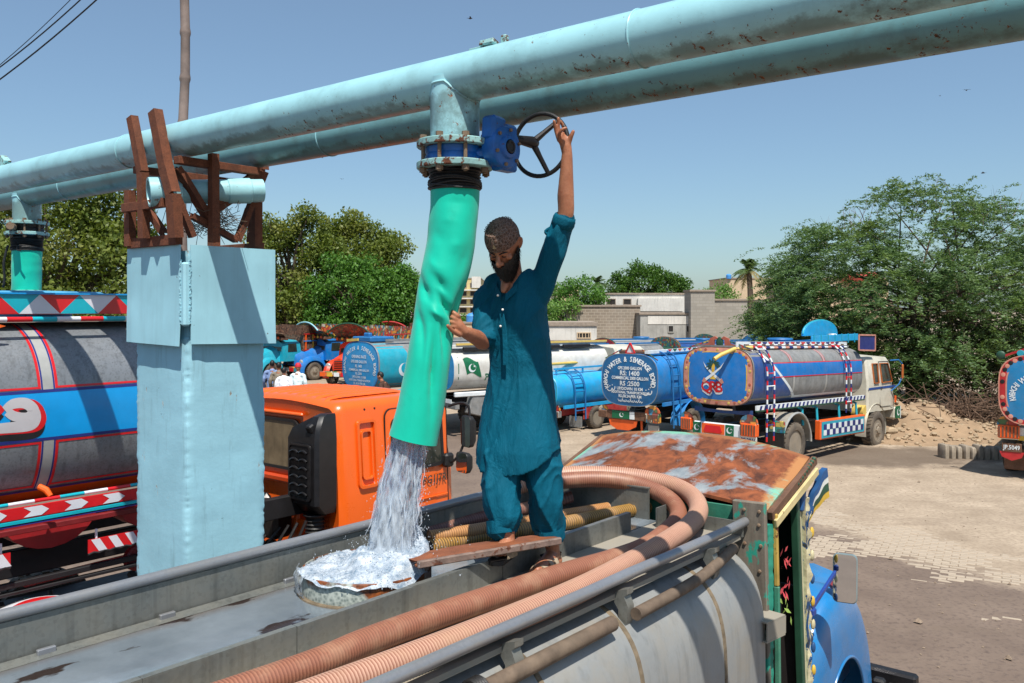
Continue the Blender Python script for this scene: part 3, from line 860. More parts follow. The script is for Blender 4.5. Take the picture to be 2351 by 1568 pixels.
M_RUSTPL = pm('rusty_plate', (126, 72, 42), .72, vary=.45, vs=10, grain=.3, bump=.5, bs=60)
M_ANGLE = pm('rusty_angle', (120, 100, 90), .7, vary=.4, vs=16, rust=.5, rs=18, bump=.4)
p0, p1 = at(958, 1297, D=4.02), at(1288, 1241, D=4.40)
ud = (p1 - p0).normalized(); nd = Vector((ud.y, -ud.x, 0)).normalized() * -1
pl = thing('step_plank', 'rusty flat steel plank with a bent front edge laid from hatch to tray', 'plank', (p0 + p1) / 2, 0, None, YARD)
nd = Vector((-ud.y, ud.x, 0)).normalized()
if nd.dot(Vector((UX * 0 + UY, UX, 0))) < 0: nd = -nd
b = MB()
def pp(i, j): return p0.lerp(p1, i) + nd * (.02 + .20 * j * (1 - .25 * abs(i - .4))) + Vector((0, 0, .004 * noise.noise(Vector((i * 5, j * 2, 1))) + .012 - .02 * j))
b.grid(pp, 16, 4); b.grid(lambda i, j: pp(1 - i, j) - Vector((0, 0, .006)), 16, 4)
part('plate', b, M_RUSTPL, pl, YARD)
b = MB(); pts = [p0.lerp(p1, k / 14) + Vector((0, 0, .003 * wob((k * .6, 0, 0), 1, 1))) for k in range(15)]
for a_, c_ in zip(pts, pts[1:]): pass
b.bar(p0, p1, .022, .034, ch=.005); part('edge_angle', b, M_ANGLE, pl, YARD)
b = MB(); b.bar(p0 + Vector((0, 0, -.005)), p0 + nd * .10 + ud * .12 + Vector((0, 0, .005)), .03, .012, ch=.003); part('hinge_strap', b, M_RUSTPL, pl, YARD)
b = MB()
for (f, dz) in ((.12, -.075), (.62, -.06)): b.box(p0.lerp(p1, f) + nd * .12 + Vector((0, 0, dz)), (.05, .04, .10), ch=.004)
part('plank_foot', b, M_ANGLE, pl, YARD, kind='stuff')

# ------------------------------------------------ cab
M_GREEN = pm('green_board', (52, 128, 104), .6, vary=.25, rust=.12, rs=6, streak=.3, dust=.25, bump=.3)
M_WORN = pm('worn_board', (118, 108, 94), .85, vary=.3, vs=9, streak=.4, bump=.4)
def worn_green():
    m = bpy.data.materials.new('flaked_board'); N = NT(m)
    k = N.ramp(N.noise(9, 7, .6, N.mapping((1, 1, .6))), .56, .60)
    c = N.mix(k, N.mix(N.ramp(N.noise(20, 6, .6, N.mapping((1, 1, .1))), .3, .7), lin((96, 88, 78)), lin((134, 124, 110))), lin((40, 150, 128)))
    N.base(c); N.set('Roughness', .8); N.bump(N.noise(30, 6), .3, .005); return m
M_FLAKE = worn_green()
def roof_mat():
    m = bpy.data.materials.new('rusted_roof'); N = NT(m)
    mp = N.mapping((1.0, .75, 1), (0, 0, .5))
    n = N.noise(2.1, 10, .62, mp, .9); n2 = N.noise(11, 8, .7)
    grey = N.mix(N.ramp(n2, .3, .7), lin((104, 114, 122)), lin((152, 158, 160)))
    rust = N.mix(N.ramp(N.noise(9, 8, .7, None, .6), .34, .68), lin((70, 40, 30)), lin((150, 84, 50)))
    k = N.ramp(N.math('ADD', n, N.math('MULTIPLY', N.math('SUBTRACT', n2, .5), .22)), .41, .475)
    c = N.mix(k, grey, rust)
    s = N.sep()
    e = N.math('ABSOLUTE', N.math('SUBTRACT', s[1], .03)); e = N.math('ADD', e, N.math('MULTIPLY', N.math('SUBTRACT', n2, .5), .16))
    ee = N.ramp(e, .735, .765)
    c = N.mix(ee, c, N.mix(k, lin((118, 176, 152)), lin((168, 116, 72))))
    f = N.math('ADD', s[0], N.math('MULTIPLY', N.math('SUBTRACT', n2, .5), .08))
    c = N.mix(N.ramp(N.math('SUBTRACT', f, 2.0), .675, .70), c, N.mix(k, lin((112, 170, 146)), lin((140, 90, 58))))
    N.base(c); N.set('Roughness', N.mix(k, (.62,) * 3, (.85,) * 3)); N.set('Specular IOR Level', .35); N.bump(N.math('ADD', n2, N.math('MULTIPLY', k, .4)), .3, .005)
    return m
cab = MB()
QA, QB = 5.04, 5.72
def roofp(i, j, dz=0):
    q = QA + (QB - QA) * i
    bb = 2.135 + (3.735 - 2.135) * j if i < .5 else 2.135 + (3.735 - 2.135) * j
    z = 2.70 + .225 * i + (.06 + .03 * i) * (1 - (2 * j - 1) ** 2) + .012 * noise.noise(Vector((i * 2.2, j * 3, 0)))
    if .0 < j < 1 and .0 < i < 1: z += .006 * noise.noise(Vector((i * 6, j * 9, 5)))
    return (q, bb, z + dz)
cab.grid(lambda i, j: roofp(i, 1 - j), 20, 30)
cab.grid(lambda i, j: roofp(i, j, -.02), 20, 30)
for f1 in (lambda t: (t, 0), lambda t: (1, t), lambda t: (1 - t, 1), lambda t: (0, 1 - t)):
    cab.grid(lambda i, j: roofp(*f1(i), -.02 * (1 - j) + 0), 20, 1)
roof = tp('cab_roof', cab, roof_mat())
M_WOOD = pm('brown_wood', (104, 74, 56), .8, vary=.35, vs=10, streak=.3)
b = MB(); b.bar(Vector(roofp(0, 0)) + Vector((-.02, -.025, -.03)), Vector(roofp(1, 0)) + Vector((.02, -.025, -.02)), .035, .055, ch=.004); tp('roof_batten', b, M_WOOD, roof)
b = MB(); b.bar(Vector(roofp(0, 0)) + Vector((0.0, -.05, -.075)), Vector(roofp(1, 0)) + Vector((.0, -.05, -.085)), .02, .05, ch=.004); tp('roof_trim', b, pm('cream_trim', (196, 178, 128), .7, vary=.3, rust=.3, rs=14), roof)
b = MB(); b.bar(Vector(roofp(0, 1)) + Vector((-.02, .02, -.03)), Vector(roofp(1, 1)) + Vector((.02, .02, -.02)), .03, .05, ch=.004); tp('roof_batten', b, M_WOOD, roof)
b = MB(); b.box((5.05, 2.97, 1.95), (.035, 1.52, 1.46), ch=.004); wallc = tp('cab_rear_wall', b, M_GREEN)
for y0, y1, z0, z1 in ((2.32, 2.72, 2.52, 2.70), (2.74, 3.2, 2.50, 2.73), (3.22, 3.66, 2.51, 2.72)):
    b = MB(); b.box((5.022, (y0 + y1) / 2, (z0 + z1) / 2), (.012, y1 - y0, z1 - z0), ch=.003); tp('wall_board', b, M_GREEN, wallc)
b = MB(); b.box((5.6, 3.72, 1.95), (1.15, .03, 1.5), ch=.004); tp('cab_side_wall', b, M_GREEN)
b = MB(); b.box((4.985, 2.205, 2.02), (.04, .205, 1.46), Matrix.Rotation(R(-1.5), 4, 'X'), .006)
post = tp('cab_rear_post', b, M_FLAKE)
for z in (2.70, 2.62, 2.50, 2.35):
    for y in (2.15, 2.24):
        k = MB(); k.lathe([(.012, 0), (.009, .008), (.001, .01)], T=Matrix.Translation((4.964, y + rng.uniform(-.01, .01), z)) @ Matrix.Rotation(R(-90), 4, 'Y'), n=8)
        tp('post_bolt', k, M_BOLT, post)
b = MB(); rings = []
for i in range(71):
    z = 2.62 - 1.5 * i / 70; o = .012 * noise.noise(Vector((i * .9, 0, 0))) + .008 * noise.noise(Vector((i * .35, 3, 0)))
    rings.append([(4.995 + o, 2.155, z), (5.0 + o, 2.112 + o * .6, z), (5.05, 2.102 + o * .6, z), (5.06, 2.15, z)])
b.loft(rings, True, True, True); tp('sheet_edge', b, pm('crinkled_green', (44, 140, 118), .45, vary=.3, rust=.2, rs=12, bump=.3))
b = MB(); b.bar((5.06, 2.096, 2.68), (5.07, 2.09, 2.25), .03, .024, (1, 0, 0), .006); tp('door_frame', b, pm('yellow_trim', (182, 150, 72), .65, vary=.3, rust=.45, rs=10))
b = MB(); b.bar((5.07, 2.09, 2.25), (5.09, 2.085, 1.15), .035, .024, (1, 0, 0), .006); tp('door_frame', b, M_GREEN)
M_INT = pm('dark_interior', (30, 24, 22), .8, vary=.4)
b = MB(); b.box((5.35, 2.95, 1.15), (.66, 1.5, .06)); tp('cab_floor', b, M_INT)
b = MB(); b.box((5.2, 2.9, 1.5), (.14, 1.4, .7), ch=.03); b.box((5.34, 2.9, 1.3), (.4, 1.4, .2), ch=.04); tp('bench_seat', b, M_INT)
b = MB(); b.box((5.62, 2.92, 1.65), (.08, 1.5, .9)); tp('dash_panel', b, M_INT)
b = MB(); b.box((5.62, 2.92, 2.42), (.04, 1.46, .62)); tp('windscreen', b, pm('dark_glass', (18, 20, 20), .12))
for (cz, c_, nm, n_) in ((2.36, (206, 76, 80), 'paper_flower', 9), (2.16, (206, 70, 78), 'paper_flower', 7), (2.05, (150, 178, 84), 'paper_leaf', 6)):
    b = MB()
    for k in range(n_):
        c0_ = Vector((5.26 + rng.uniform(-.05, .09), 2.11 + rng.uniform(-.02, .05), cz + rng.uniform(-.05, .05))); a_ = rng.uniform(0, 6)
        d_ = Vector((math.cos(a_), rng.uniform(-.5, .3), math.sin(a_))) * .06; w_ = Vector((-d_.z, 0, d_.x)).normalized() * .012
        i0 = b.av([c0_, c0_ + d_ * .5 + w_, c0_ + d_, c0_ + d_ * .5 - w_]); b.af([(0, 1, 2, 3)], i0)
    tp(nm, b, pm(nm + str(c_[1]), c_, .7, vary=.3), kind='stuff')
M_CREAM = pm('cream_paint', (198, 188, 150), .6, vary=.25, rust=.35, rs=14, dust=.3)
M_DKGREEN = pm('dark_green_paint', (36, 74, 54), .5, vary=.3)
M_NAVY = pm('navy_paint', (34, 78, 126), .5, vary=.3)
M_YEL = pm('yellow_paint', (206, 168, 60), .55, vary=.25, rust=.2, rs=20)
M_WHT = pm('white_paint', (214, 214, 206), .55, vary=.12, dust=.3)
M_PALEGR = pm('pale_green_paint', (134, 178, 158), .55, vary=.25, rust=.2, rs=18)
b = MB(); b.bar((5.50, 2.15, 2.70), (5.56, 2.12, 1.15), .05, .045, (1, 0, 0), .006); board = tp('door_post', b, M_DKGREEN)
b = MB(); b.bar((5.545, 2.15, 2.69), (5.60, 2.12, 1.15), .025, .06, (1, 0, 0), .005); tp('post_strip', b, M_CREAM, board)
b = MB(); b.bar((5.575, 2.16, 2.70), (5.63, 2.13, 1.15), .03, .04, (1, 0, 0), .005); tp('post_strip', b, M_PALEGR, board)
M_SCROLL = [M_NAVY, M_YEL, M_CREAM, M_NAVY, M_PALEGR, M_WHT]
def carve_mat():
    m = bpy.data.materials.new('carved_paint'); N = NT(m); r = N.n.new('ShaderNodeValToRGB'); r.color_ramp.interpolation = 'CONSTANT'; e = r.color_ramp.elements
    N.link(N.noise(9, 3, .6, N.mapping((1, 1, .55)), 2.0), r.inputs[0])
    for i, (p, c) in enumerate(((0, (40, 44, 40)), (.36, (30, 74, 120)), (.45, (196, 186, 150)), (.52, (190, 156, 60)), (.57, (92, 60, 44)), (.62, (120, 170, 160)), (.68, (210, 206, 190)))):
        if i > 1: e.new(.5)
        e[i].position = p; e[i].color = (*lin(c), 1)
    N.base(N.mix(N.math('MULTIPLY', N.ramp(N.noise(14, 6), .45, .7), .4), r.outputs[0], lin((96, 84, 66)))); N.set('Roughness', .6); N.bump(N.noise(22, 5), .6, .01); return m
b = MB(); rings = []
for i in range(80):
    z = 2.68 - 1.52 * i / 79; q = 5.60 + .055 * (2.7 - z) / 1.55; w_ = .045 + .022 * math.sin(i * .55) + .012 * math.sin(i * 1.7)
    rings.append([(q - .01, 2.165, z), (q - .01, 2.112, z), (q + w_ * .6, 2.10 + .01 * math.sin(i * .9), z), (q + w_, 2.125, z), (q + w_, 2.15, z), (q + .02, 2.17, z)])
b.loft(rings, True, True, True); tp('carved_edge', b, carve_mat(), board)
for k in range(9):
    z = 2.60 - .15 * k; q = 5.655 + .055 * (2.7 - z) / 1.55; b = MB(); b.ball((q, 2.10, z), (.022, .014, .036), 10, 6); tp('carved_knob', b, (M_NAVY, M_YEL, M_CREAM)[k % 3], board)
for i, (k0, k1, mt) in enumerate(((1.0, .80, M_NAVY), (.80, .66, M_WHT), (.66, .46, M_DKGREEN), (.46, .30, M_YEL))):
    b = MB(); n_ = 16; outer, inner = [], []
    def wp(f, k):                                   # feather band sweeping up and forward
        return (.05 + .22 * f ** 1.5 + .05 * (1 - k) * f, -.16 + .36 * f ** .8 * (.75 + .25 * k) - .16 * (1 - k) * (.25 + f) + .012 * math.sin(f * 17) * k)
    for j in range(n_ + 1):
        outer.append(wp(j / n_, k0)); inner.append(wp(j / n_, k1))
    T = Matrix.Translation((5.56, 2.13, 2.66)) @ Matrix.Rotation(R(-12), 4, 'Z') @ Matrix.Rotation(R(90), 4, 'X')
    b.prism(outer + inner[::-1], T, .04 - .004 * i); tp('crest_wing', b, mt, board)
b = MB(); b.bar((5.56, 2.14, 2.60), (5.60, 2.13, 2.86), .05, .05, (1, 0, 0), .01); tp('crest_post', b, M_NAVY, board)
b = MB()
for k in range(9): b.ball((5.42 + .035 * k, 2.10, 2.80 + .015 * k), .014, 8, 6)
tp('bead_string', b, M_DKGREEN, board, kind='stuff')
b = MB(); T = Matrix.Translation((4.90, 2.06, 2.06))
for (c_, d_) in (((0, 0, .055), (.20, .12, .008)), ((0, 0, -.055), (.20, .12, .008)), ((0, -.056, 0), (.20, .008, .10)), ((0, .056, 0), (.20, .008, .10))):
    b.box(Vector((4.89, 2.075, 2.065)) + Vector(c_), d_, R(-8))
tp('tie_bracket', b, M_DUSTY)
b = MB(); b.bar((5.68, 2.12, 1.93), (6.3, 2.17, 2.03), .02, .035, ch=.005); b.box((5.68, 2.11, 1.93), (.06, .05, .04), ch=.004); tp('mirror_arm', b, pm('deep_blue_paint', (30, 62, 140), .4, vary=.2))
mc = at(1940, 1328, D=6.3); mo = Matrix.Translation(mc) @ Matrix.Rotation(R(-40), 4, 'Z') @ Matrix.Rotation(R(-6), 4, 'X') @ Matrix.Rotation(R(3), 4, 'Y')
def rrect(w, h, r, n=6):
    out = []
    for cx_, cy_, a0 in ((w / 2 - r, h / 2 - r, 0), (-w / 2 + r, h / 2 - r, 90), (-w / 2 + r, -h / 2 + r, 180), (w / 2 - r, -h / 2 + r, 270)):
        for k in range(n + 1):
            a = R(a0 + 90 * k / n); out.append((cx_ + r * math.cos(a), cy_ + r * math.sin(a)))
    return out
FACE_BACK = Matrix(((0, 0, -1, 0), (-1, 0, 0, 0), (0, 1, 0, 0), (0, 0, 0, 1)))       # x to the right, y up, z backwards
mo = Matrix.Translation(mc) @ Matrix.Rotation(R(13), 4, 'Z') @ Matrix.Rotation(R(3), 4, 'Y') @ FACE_BACK
b = MB(); b.loft([[mo @ Vector((x * s_, y * s_, z_)) for x, y in rrect(.165, .345, .035)] for s_, z_ in ((.93, .004), (1, .0), (1, -.02), (.86, -.045))], True, False, True)
mir = tp('wing_mirror', b, pm('mirror_shell', (140, 158, 160), .4, .3))
b = MB(); b.af([list(range(28))], b.av([mo @ Vector((x * .93, y * .965, .005)) for x, y in rrect(.165, .345, .035)]))
mg = bpy.data.materials.new('mirror_glass'); mg.use_nodes = True; mg.node_tree.nodes['Principled BSDF'].inputs['Metallic'].default_value = 1; mg.node_tree.nodes['Principled BSDF'].inputs['Roughness'].default_value = .03
mg.node_tree.nodes['Principled BSDF'].inputs['Base Color'].default_value = (.8, .82, .82, 1)
tp('mirror_glass', b, mg, mir)
b = MB(); b.lathe([(.001, .03), (.04, .026), (.06, .0), (.05, -.04), (.02, -.06)][::-1], T=Matrix.Translation(at(1918, 1336, D=6.8)) @ Matrix.Rotation(R(-60), 4, 'Y'), n=20); tp('horn_cover', b, pm('dull_red', (150, 62, 66), .5, vary=.2))
M_FENDER = pm('blue_car_paint', (4, 116, 178), .3, vary=.16, vs=3, coat=.3, dust=.2)
FW = Vector((6.95, 2.50, .53))
def fend(i, j):
    """i along the wing from rear foot over the top to the nose, j from the inner top edge out and down to the lip"""
    a = R(205 - 222 * i)                         # angle in the q-z plane
    Ro = 1.12 + .10 * math.sin(pi * i) - .06 * i; Ri = .66
    ca, sa = math.cos(a), math.sin(a)
    f = j
    if f < .25: r_ = Ro; bb = 2.80 - .36 * f / .25
    else:
        t = (f - .25) / .75 * pi / 2; r_ = Ri + (Ro - Ri) * math.cos(t) ** .8; bb = 2.44 - .14 * math.sin(t) ** .7
    rr = r_ * (.78 + .0 * i)
    q = FW.x + ca * rr * .92; z = FW.z + sa * rr * 1.28
    return (q, bb, max(z, .42))
b = MB(); b.grid(fend, 40, 18); b.grid(lambda i, j: tuple(Vector(fend(i, 1 - j)) + Vector((0, .018, -.012))), 40, 18)
fe = tp('front_wing', b, M_FENDER, smooth=60)
b = MB(); b.tube([Vector(fend(k / 40, 1.0)) + Vector((0, .004, 0)) for k in range(41)], .014, 8); tp('wing_lip', b, M_FENDER, fe)
b = MB(); b.box((7.85, 2.33, .62), (.09, .10, .24), ch=.02); tp('corner_lamp', b, M_BLACK)
b = MB(); b.loft([[(6.0 + 2.0 * i / 8, 2.95 + y * (1 - .03 * i), 1.1 + z * (.95 - .02 * i)) for y, z in [(-.52, -.4), (-.5, .35), (-.36, .52), (0, .6), (.36, .52), (.5, .35), (.52, -.4)]] for i in range(9)], False, False, False)
b.loft([[(8.0, 2.95 + y * .76, 1.1 + z * .79) for y, z in [(-.52, -.4), (-.5, .35), (-.36, .52), (0, .6), (.36, .52), (.5, .35), (.52, -.4)]], [(8.01, 2.95, 1.1)] * 7], False)
tp('bonnet', b, M_FENDER)
M_TYRE = pm('dusty_tyre', (74, 68, 62), .9, vary=.25, dust=.45, vs=4)
M_TREAD = M_TYRE
M_RIM = pm('dusty_rim', (132, 124, 112), .7, vary=.2, dust=.5, rust=.15)
def wheel_at(parent, c, r, w, frame, side=1, rim=None, dished=True, seg=40, tyre=None):
    """tyre with tread blocks, rim and hub; axle along y, outer face at -side*y"""
    c = Vector(c); T = Matrix.Translation(c) @ Matrix.Rotation(R(90) * side, 4, 'X')
    b = MB(); h = w / 2; prof = [(r * .60, h * .7), (r * .66, h * .98), (r * .80, h * 1.06), (r * .93, h * .98), (r * .985, h * .82), (r * .985, -h * .82), (r * .93, -h * .98), (r * .80, -h * 1.06), (r * .66, -h * .98), (r * .60, -h * .7)]
    b.lathe(prof, T=T, n=seg)
    n = 30
    for k in range(n):
        for sgn in (1, -1):
            a = 2 * pi * (k + (.5 if sgn < 0 else 0)) / n
            M_ = T @ Matrix.Rotation(a, 4, 'Z') @ Matrix.Translation((r * .985, 0, sgn * h * .46)) @ Matrix.Rotation(sgn * .25, 4, 'X')
            b.box((0, 0, 0), (r * .06, 2 * pi * r / n * .6, h * .78), M_)
    ty = part('tyre', b, tyre or M_TYRE, parent, frame)
    b = MB()
    if dished: pr = [(r * .62, h * .78), (r * .58, h * .80), (r * .55, h * .6), (r * .50, -h * .2), (r * .22, -h * .25), (r * .22, h * .35), (r * .16, h * .42), (.001, h * .42)]
    else: pr = [(r * .62, h * .78), (r * .58, h * .80), (r * .54, h * .62), (r * .44, h * .66), (r * .34, h * .9), (r * .2, h * .95), (r * .17, h * 1.15), (.001, h * 1.18)]
    b.lathe(pr[::1], T=T, n=28)
    part('rim', b, rim or M_RIM, ty, frame)
    b = MB()
    for k in range(8):
        a = 2 * pi * k / 8; rr = r * (.34 if dished else .28); zz = -h * .22 if dished else h * .93
        b.lathe([(r * .028, zz), (r * .028, zz + .03)], T=T @ Matrix.Translation((rr * math.cos(a), rr * math.sin(a), 0)), n=6)
    part('wheel_nuts', b, M_BOLT, ty, frame, kind='stuff')
    return ty
for (q_, b_) in ((6.98, 2.62), (6.98, 3.6), (1.0, 2.2), (1.0, 3.6)):
    wheel_at(truck, (q_, b_, .51), .51, .24, YARD, 1 if b_ < 3 else -1, None, q_ < 5)
b = MB(); b.bar((-1.7, 2.62, .8), (8, 2.62, .8), .09, .2); tp('chassis_rail', b, M_DKSTEEL)
b = MB(); b.bar((-1.7, 3.26, .8), (8, 3.26, .8), .09, .2); tp('chassis_rail', b, M_DKSTEEL)
b = MB(); b.box((8.15, 2.95, .62), (.12, 1.7, .2), ch=.02); tp('bumper', b, M_DKSTEEL)
b = MB(); b.bar((7.5, 2.2, .55), (8.1, 2.3, .62), .03, .02); tp('stay_rod', b, M_BLACK)

# ------------------------------------------------ suction hoses
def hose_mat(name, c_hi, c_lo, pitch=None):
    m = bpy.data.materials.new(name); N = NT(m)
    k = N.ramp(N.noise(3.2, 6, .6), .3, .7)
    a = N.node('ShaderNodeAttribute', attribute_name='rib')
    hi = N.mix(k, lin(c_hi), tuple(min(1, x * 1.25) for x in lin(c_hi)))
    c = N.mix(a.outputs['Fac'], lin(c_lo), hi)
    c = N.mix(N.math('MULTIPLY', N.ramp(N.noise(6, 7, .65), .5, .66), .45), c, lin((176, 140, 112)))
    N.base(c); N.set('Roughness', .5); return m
def hose(name, path, r, mat, label, pitch=.0145, amp=.0026, group='hoses on the tanker top', n=14, cuts=None, endcap=True):
    P = resample(path, pitch / 2)
    rad = [r + (amp if i % 2 else -amp) for i in range(len(P))]
    b = MB(); b.tube(P, rad, n, False)
    for e0, e1 in ((0, 1), (-1, -2)):
        d = (P[e0] - P[e1]).normalized()
        b.tube([P[e0], P[e0] + d * .001, P[e0] - d * .08], [r, r * .8, r * .78], n, False)
    o = solo(name, b, mat, label, 'hose', group, None, YARD, P[len(P) // 2], smooth=180)
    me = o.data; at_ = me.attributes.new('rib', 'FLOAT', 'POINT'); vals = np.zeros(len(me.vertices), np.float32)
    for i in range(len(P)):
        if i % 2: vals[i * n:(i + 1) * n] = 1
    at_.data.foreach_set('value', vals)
    return o
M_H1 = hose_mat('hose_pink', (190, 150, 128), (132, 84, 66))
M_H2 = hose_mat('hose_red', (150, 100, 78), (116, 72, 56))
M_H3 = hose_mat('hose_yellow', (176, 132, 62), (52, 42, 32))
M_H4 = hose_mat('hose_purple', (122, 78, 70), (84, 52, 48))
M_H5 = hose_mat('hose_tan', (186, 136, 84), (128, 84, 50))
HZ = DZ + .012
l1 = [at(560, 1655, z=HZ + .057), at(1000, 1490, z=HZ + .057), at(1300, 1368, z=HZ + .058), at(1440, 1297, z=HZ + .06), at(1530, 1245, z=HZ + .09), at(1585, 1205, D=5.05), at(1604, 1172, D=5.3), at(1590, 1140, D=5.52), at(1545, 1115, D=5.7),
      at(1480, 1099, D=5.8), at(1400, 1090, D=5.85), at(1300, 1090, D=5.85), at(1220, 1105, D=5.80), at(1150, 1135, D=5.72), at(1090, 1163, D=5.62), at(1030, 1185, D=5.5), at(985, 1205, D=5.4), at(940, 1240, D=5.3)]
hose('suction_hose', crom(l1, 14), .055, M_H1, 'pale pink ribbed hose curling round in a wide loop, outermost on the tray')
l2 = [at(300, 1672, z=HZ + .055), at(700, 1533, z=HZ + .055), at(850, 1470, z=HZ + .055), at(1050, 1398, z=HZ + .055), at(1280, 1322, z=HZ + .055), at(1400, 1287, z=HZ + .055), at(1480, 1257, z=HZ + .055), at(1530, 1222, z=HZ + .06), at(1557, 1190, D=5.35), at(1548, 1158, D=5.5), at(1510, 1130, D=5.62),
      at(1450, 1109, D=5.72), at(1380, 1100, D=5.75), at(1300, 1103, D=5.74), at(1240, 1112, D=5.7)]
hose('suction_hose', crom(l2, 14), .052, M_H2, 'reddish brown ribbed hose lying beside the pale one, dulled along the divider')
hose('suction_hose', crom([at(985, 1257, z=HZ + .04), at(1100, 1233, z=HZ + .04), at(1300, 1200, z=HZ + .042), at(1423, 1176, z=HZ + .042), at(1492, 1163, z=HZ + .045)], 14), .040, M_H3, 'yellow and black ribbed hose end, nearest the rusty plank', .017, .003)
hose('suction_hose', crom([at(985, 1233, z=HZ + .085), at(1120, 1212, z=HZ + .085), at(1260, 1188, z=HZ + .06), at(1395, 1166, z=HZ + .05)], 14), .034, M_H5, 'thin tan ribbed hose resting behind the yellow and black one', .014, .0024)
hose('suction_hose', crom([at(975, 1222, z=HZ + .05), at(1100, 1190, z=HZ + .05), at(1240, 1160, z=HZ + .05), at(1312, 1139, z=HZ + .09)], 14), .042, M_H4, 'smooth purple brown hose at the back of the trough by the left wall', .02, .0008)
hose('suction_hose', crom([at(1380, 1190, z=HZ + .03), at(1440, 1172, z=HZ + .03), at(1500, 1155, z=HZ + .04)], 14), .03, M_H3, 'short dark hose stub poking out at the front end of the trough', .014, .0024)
# ================================================================= striped tanker with an orange cab in the next bay
def plain(name, c, rough=.45, **k): return pm(name, c, rough, **k)
M_ORANGE = pm('orange_paint', (236, 98, 22), .3, vary=.06, vs=2, coat=.4, bump=.03)
M_TBLUE = pm('stripe_blue', (4, 146, 214), .35, vary=.08, coat=.2)
M_TRED = pm('gloss_red', (204, 28, 34), .35, vary=.12, coat=.2)
M_TCYAN = pm('turquoise_paint', (18, 168, 184), .4, vary=.1)
M_TNAVY = pm('line_navy', (36, 44, 116), .45)
M_TWHITE = pm('gloss_white', (214, 214, 220), .4, vary=.06)
M_TORANGE = pm('tank_orange', (186, 84, 14), .4, vary=.12)
M_LSEAM = pm('pale_sheet', (166, 166, 162), .42, .15, vary=.1, vs=8)
M_CHROME = pm('dull_black_metal', (26, 25, 27), .4, vary=.3, vs=9, coat=.2)
M_LSHEET = galv_mat('mottled_sheet', (112, 116, 120), .42, .3, .5, 0, .12, streak=.5)
M_GLASS = pm('window_glass', (52, 56, 50), .06, vary=.5, vs=2)
pm('dull_chassis_red', (120, 30, 34), .5, vary=.3)
M_DARK = pm('near_black_metal', (22, 20, 22), .6, vary=.4)  # the metal's own near-black colour, for chassis, gaps and dark trim
lt = thing('tanker_truck', 'tall striped water tanker with an orange cab, standing behind the pillar', 'tanker truck', (3.5, 9.05, 0), 0, 'water tanker trucks', YARD)
def lp(name, mb, mats, parent=None, **k): return part(name, mb, mats, parent or lt, YARD, **k)
LC, LZ, LHW, LHH, LN = 9.03, 2.93, 1.06, .86, 2.7
NT_ = 120
def lt_pt(x, j, e=0.0):
    y, z = sup(LHW + e, LHH + e, LN, 2 * pi * j / NT_); return (x, LC + y, LZ + z)
def zj(z):
    """ring position on the right-hand side at a height"""
    lo, hi = NT_ * .5, NT_ * .75            # right side: y negative, from level down
    if z > LZ: lo, hi = NT_ * .25, NT_ * .5
    for _ in range(40):
        m = (lo + hi) / 2
        if lt_pt(0, m)[2] > z: lo = m
        else: hi = m
    return (lo + hi) / 2
b = MB()
xs = [-2.5 + .25 * i for i in range(32)]
rings = [[(-2.52, LC + (p[1] - LC) * .8, LZ + (p[2] - LZ) * .8) for p in [lt_pt(0, j) for j in range(NT_)]]] + [[lt_pt(x, j) for j in range(NT_)] for x in xs] + [[(5.30, LC + (p[1] - LC) * .85, LZ + (p[2] - LZ) * .85) for p in [lt_pt(0, j) for j in range(NT_)]]]
b.loft(rings, True, True, True)
ltank = lp('tank', b, M_LSHEET)
def band(z0, z1, x0, x1, mat, e, nm, nx=2, nz=8):
    j0, j1 = zj(z0), zj(z1)
    b = MB(); b.grid(lambda i, j: lt_pt(x0 + (x1 - x0) * i, j0 + (j1 - j0) * j, e), nx, nz)
    return lp(nm, b, mat, ltank)
ZS0, ZS1, ZS2, ZS3 = 2.775, 3.17, 2.335, 3.745
band(ZS1, ZS0, -2.5, 5.25, M_TBLUE, .003, 'blue_stripe')
band(ZS1 + .022, ZS1 - .004, -2.5, 5.25, M_TNAVY, .0045, 'pinstripe', 2, 2); band(ZS0 + .004, ZS0 - .022, -2.5, 5.25, M_TNAVY, .0045, 'pinstripe', 2, 2)
band(2.30, 2.075, -2.5, 5.25, M_TORANGE, .003, 'orange_skirt'); band(2.315, 2.295, -2.5, 5.25, M_TNAVY, .0045, 'pinstripe', 2, 2)
XB = 3.44
for x in (XB, XB - 2.42, XB + 1.75):
    band(3.76, ZS1 + .022, x - .06, x + .06, M_LSEAM, .003, 'seam_band', 2, 12); band(ZS0 - .022, 2.315, x - .06, x + .06, M_LSEAM, .003, 'seam_band', 2, 8)
    for dx in (-.072, .072):
        band(3.76, ZS1 + .03, x + dx - .012, x + dx + .012, M_TRED, .0035, 'pinstripe', 1, 12); band(ZS0 - .03, 2.33, x + dx - .012, x + dx + .012, M_TRED, .0035, 'pinstripe', 1, 8)
        s_ = .85 * (1 if dx < 0 else -1) * .025
        band(3.76, ZS1 + .022, x + dx + s_ - .007, x + dx + s_ + .007, M_TNAVY, .005, 'pinstripe', 1, 12); band(ZS0 - .022, 2.315, x + dx + s_ - .007, x + dx + s_ + .007, M_TNAVY, .005, 'pinstripe', 1, 8)
for xa, xb in ((XB - 2.42 + .072, XB - .072), (XB + .072, XB + 1.75 - .072)):
    band(ZS1 + .048, ZS1 + .030, xa, xb, M_TRED, .0035, 'pinstripe', 2, 2); band(ZS0 - .030, ZS0 - .048, xa, xb, M_TRED, .0035, 'pinstripe', 2, 2); band(2.352, 2.335, xa, xb, M_TRED, .0035, 'pinstripe', 2, 2)
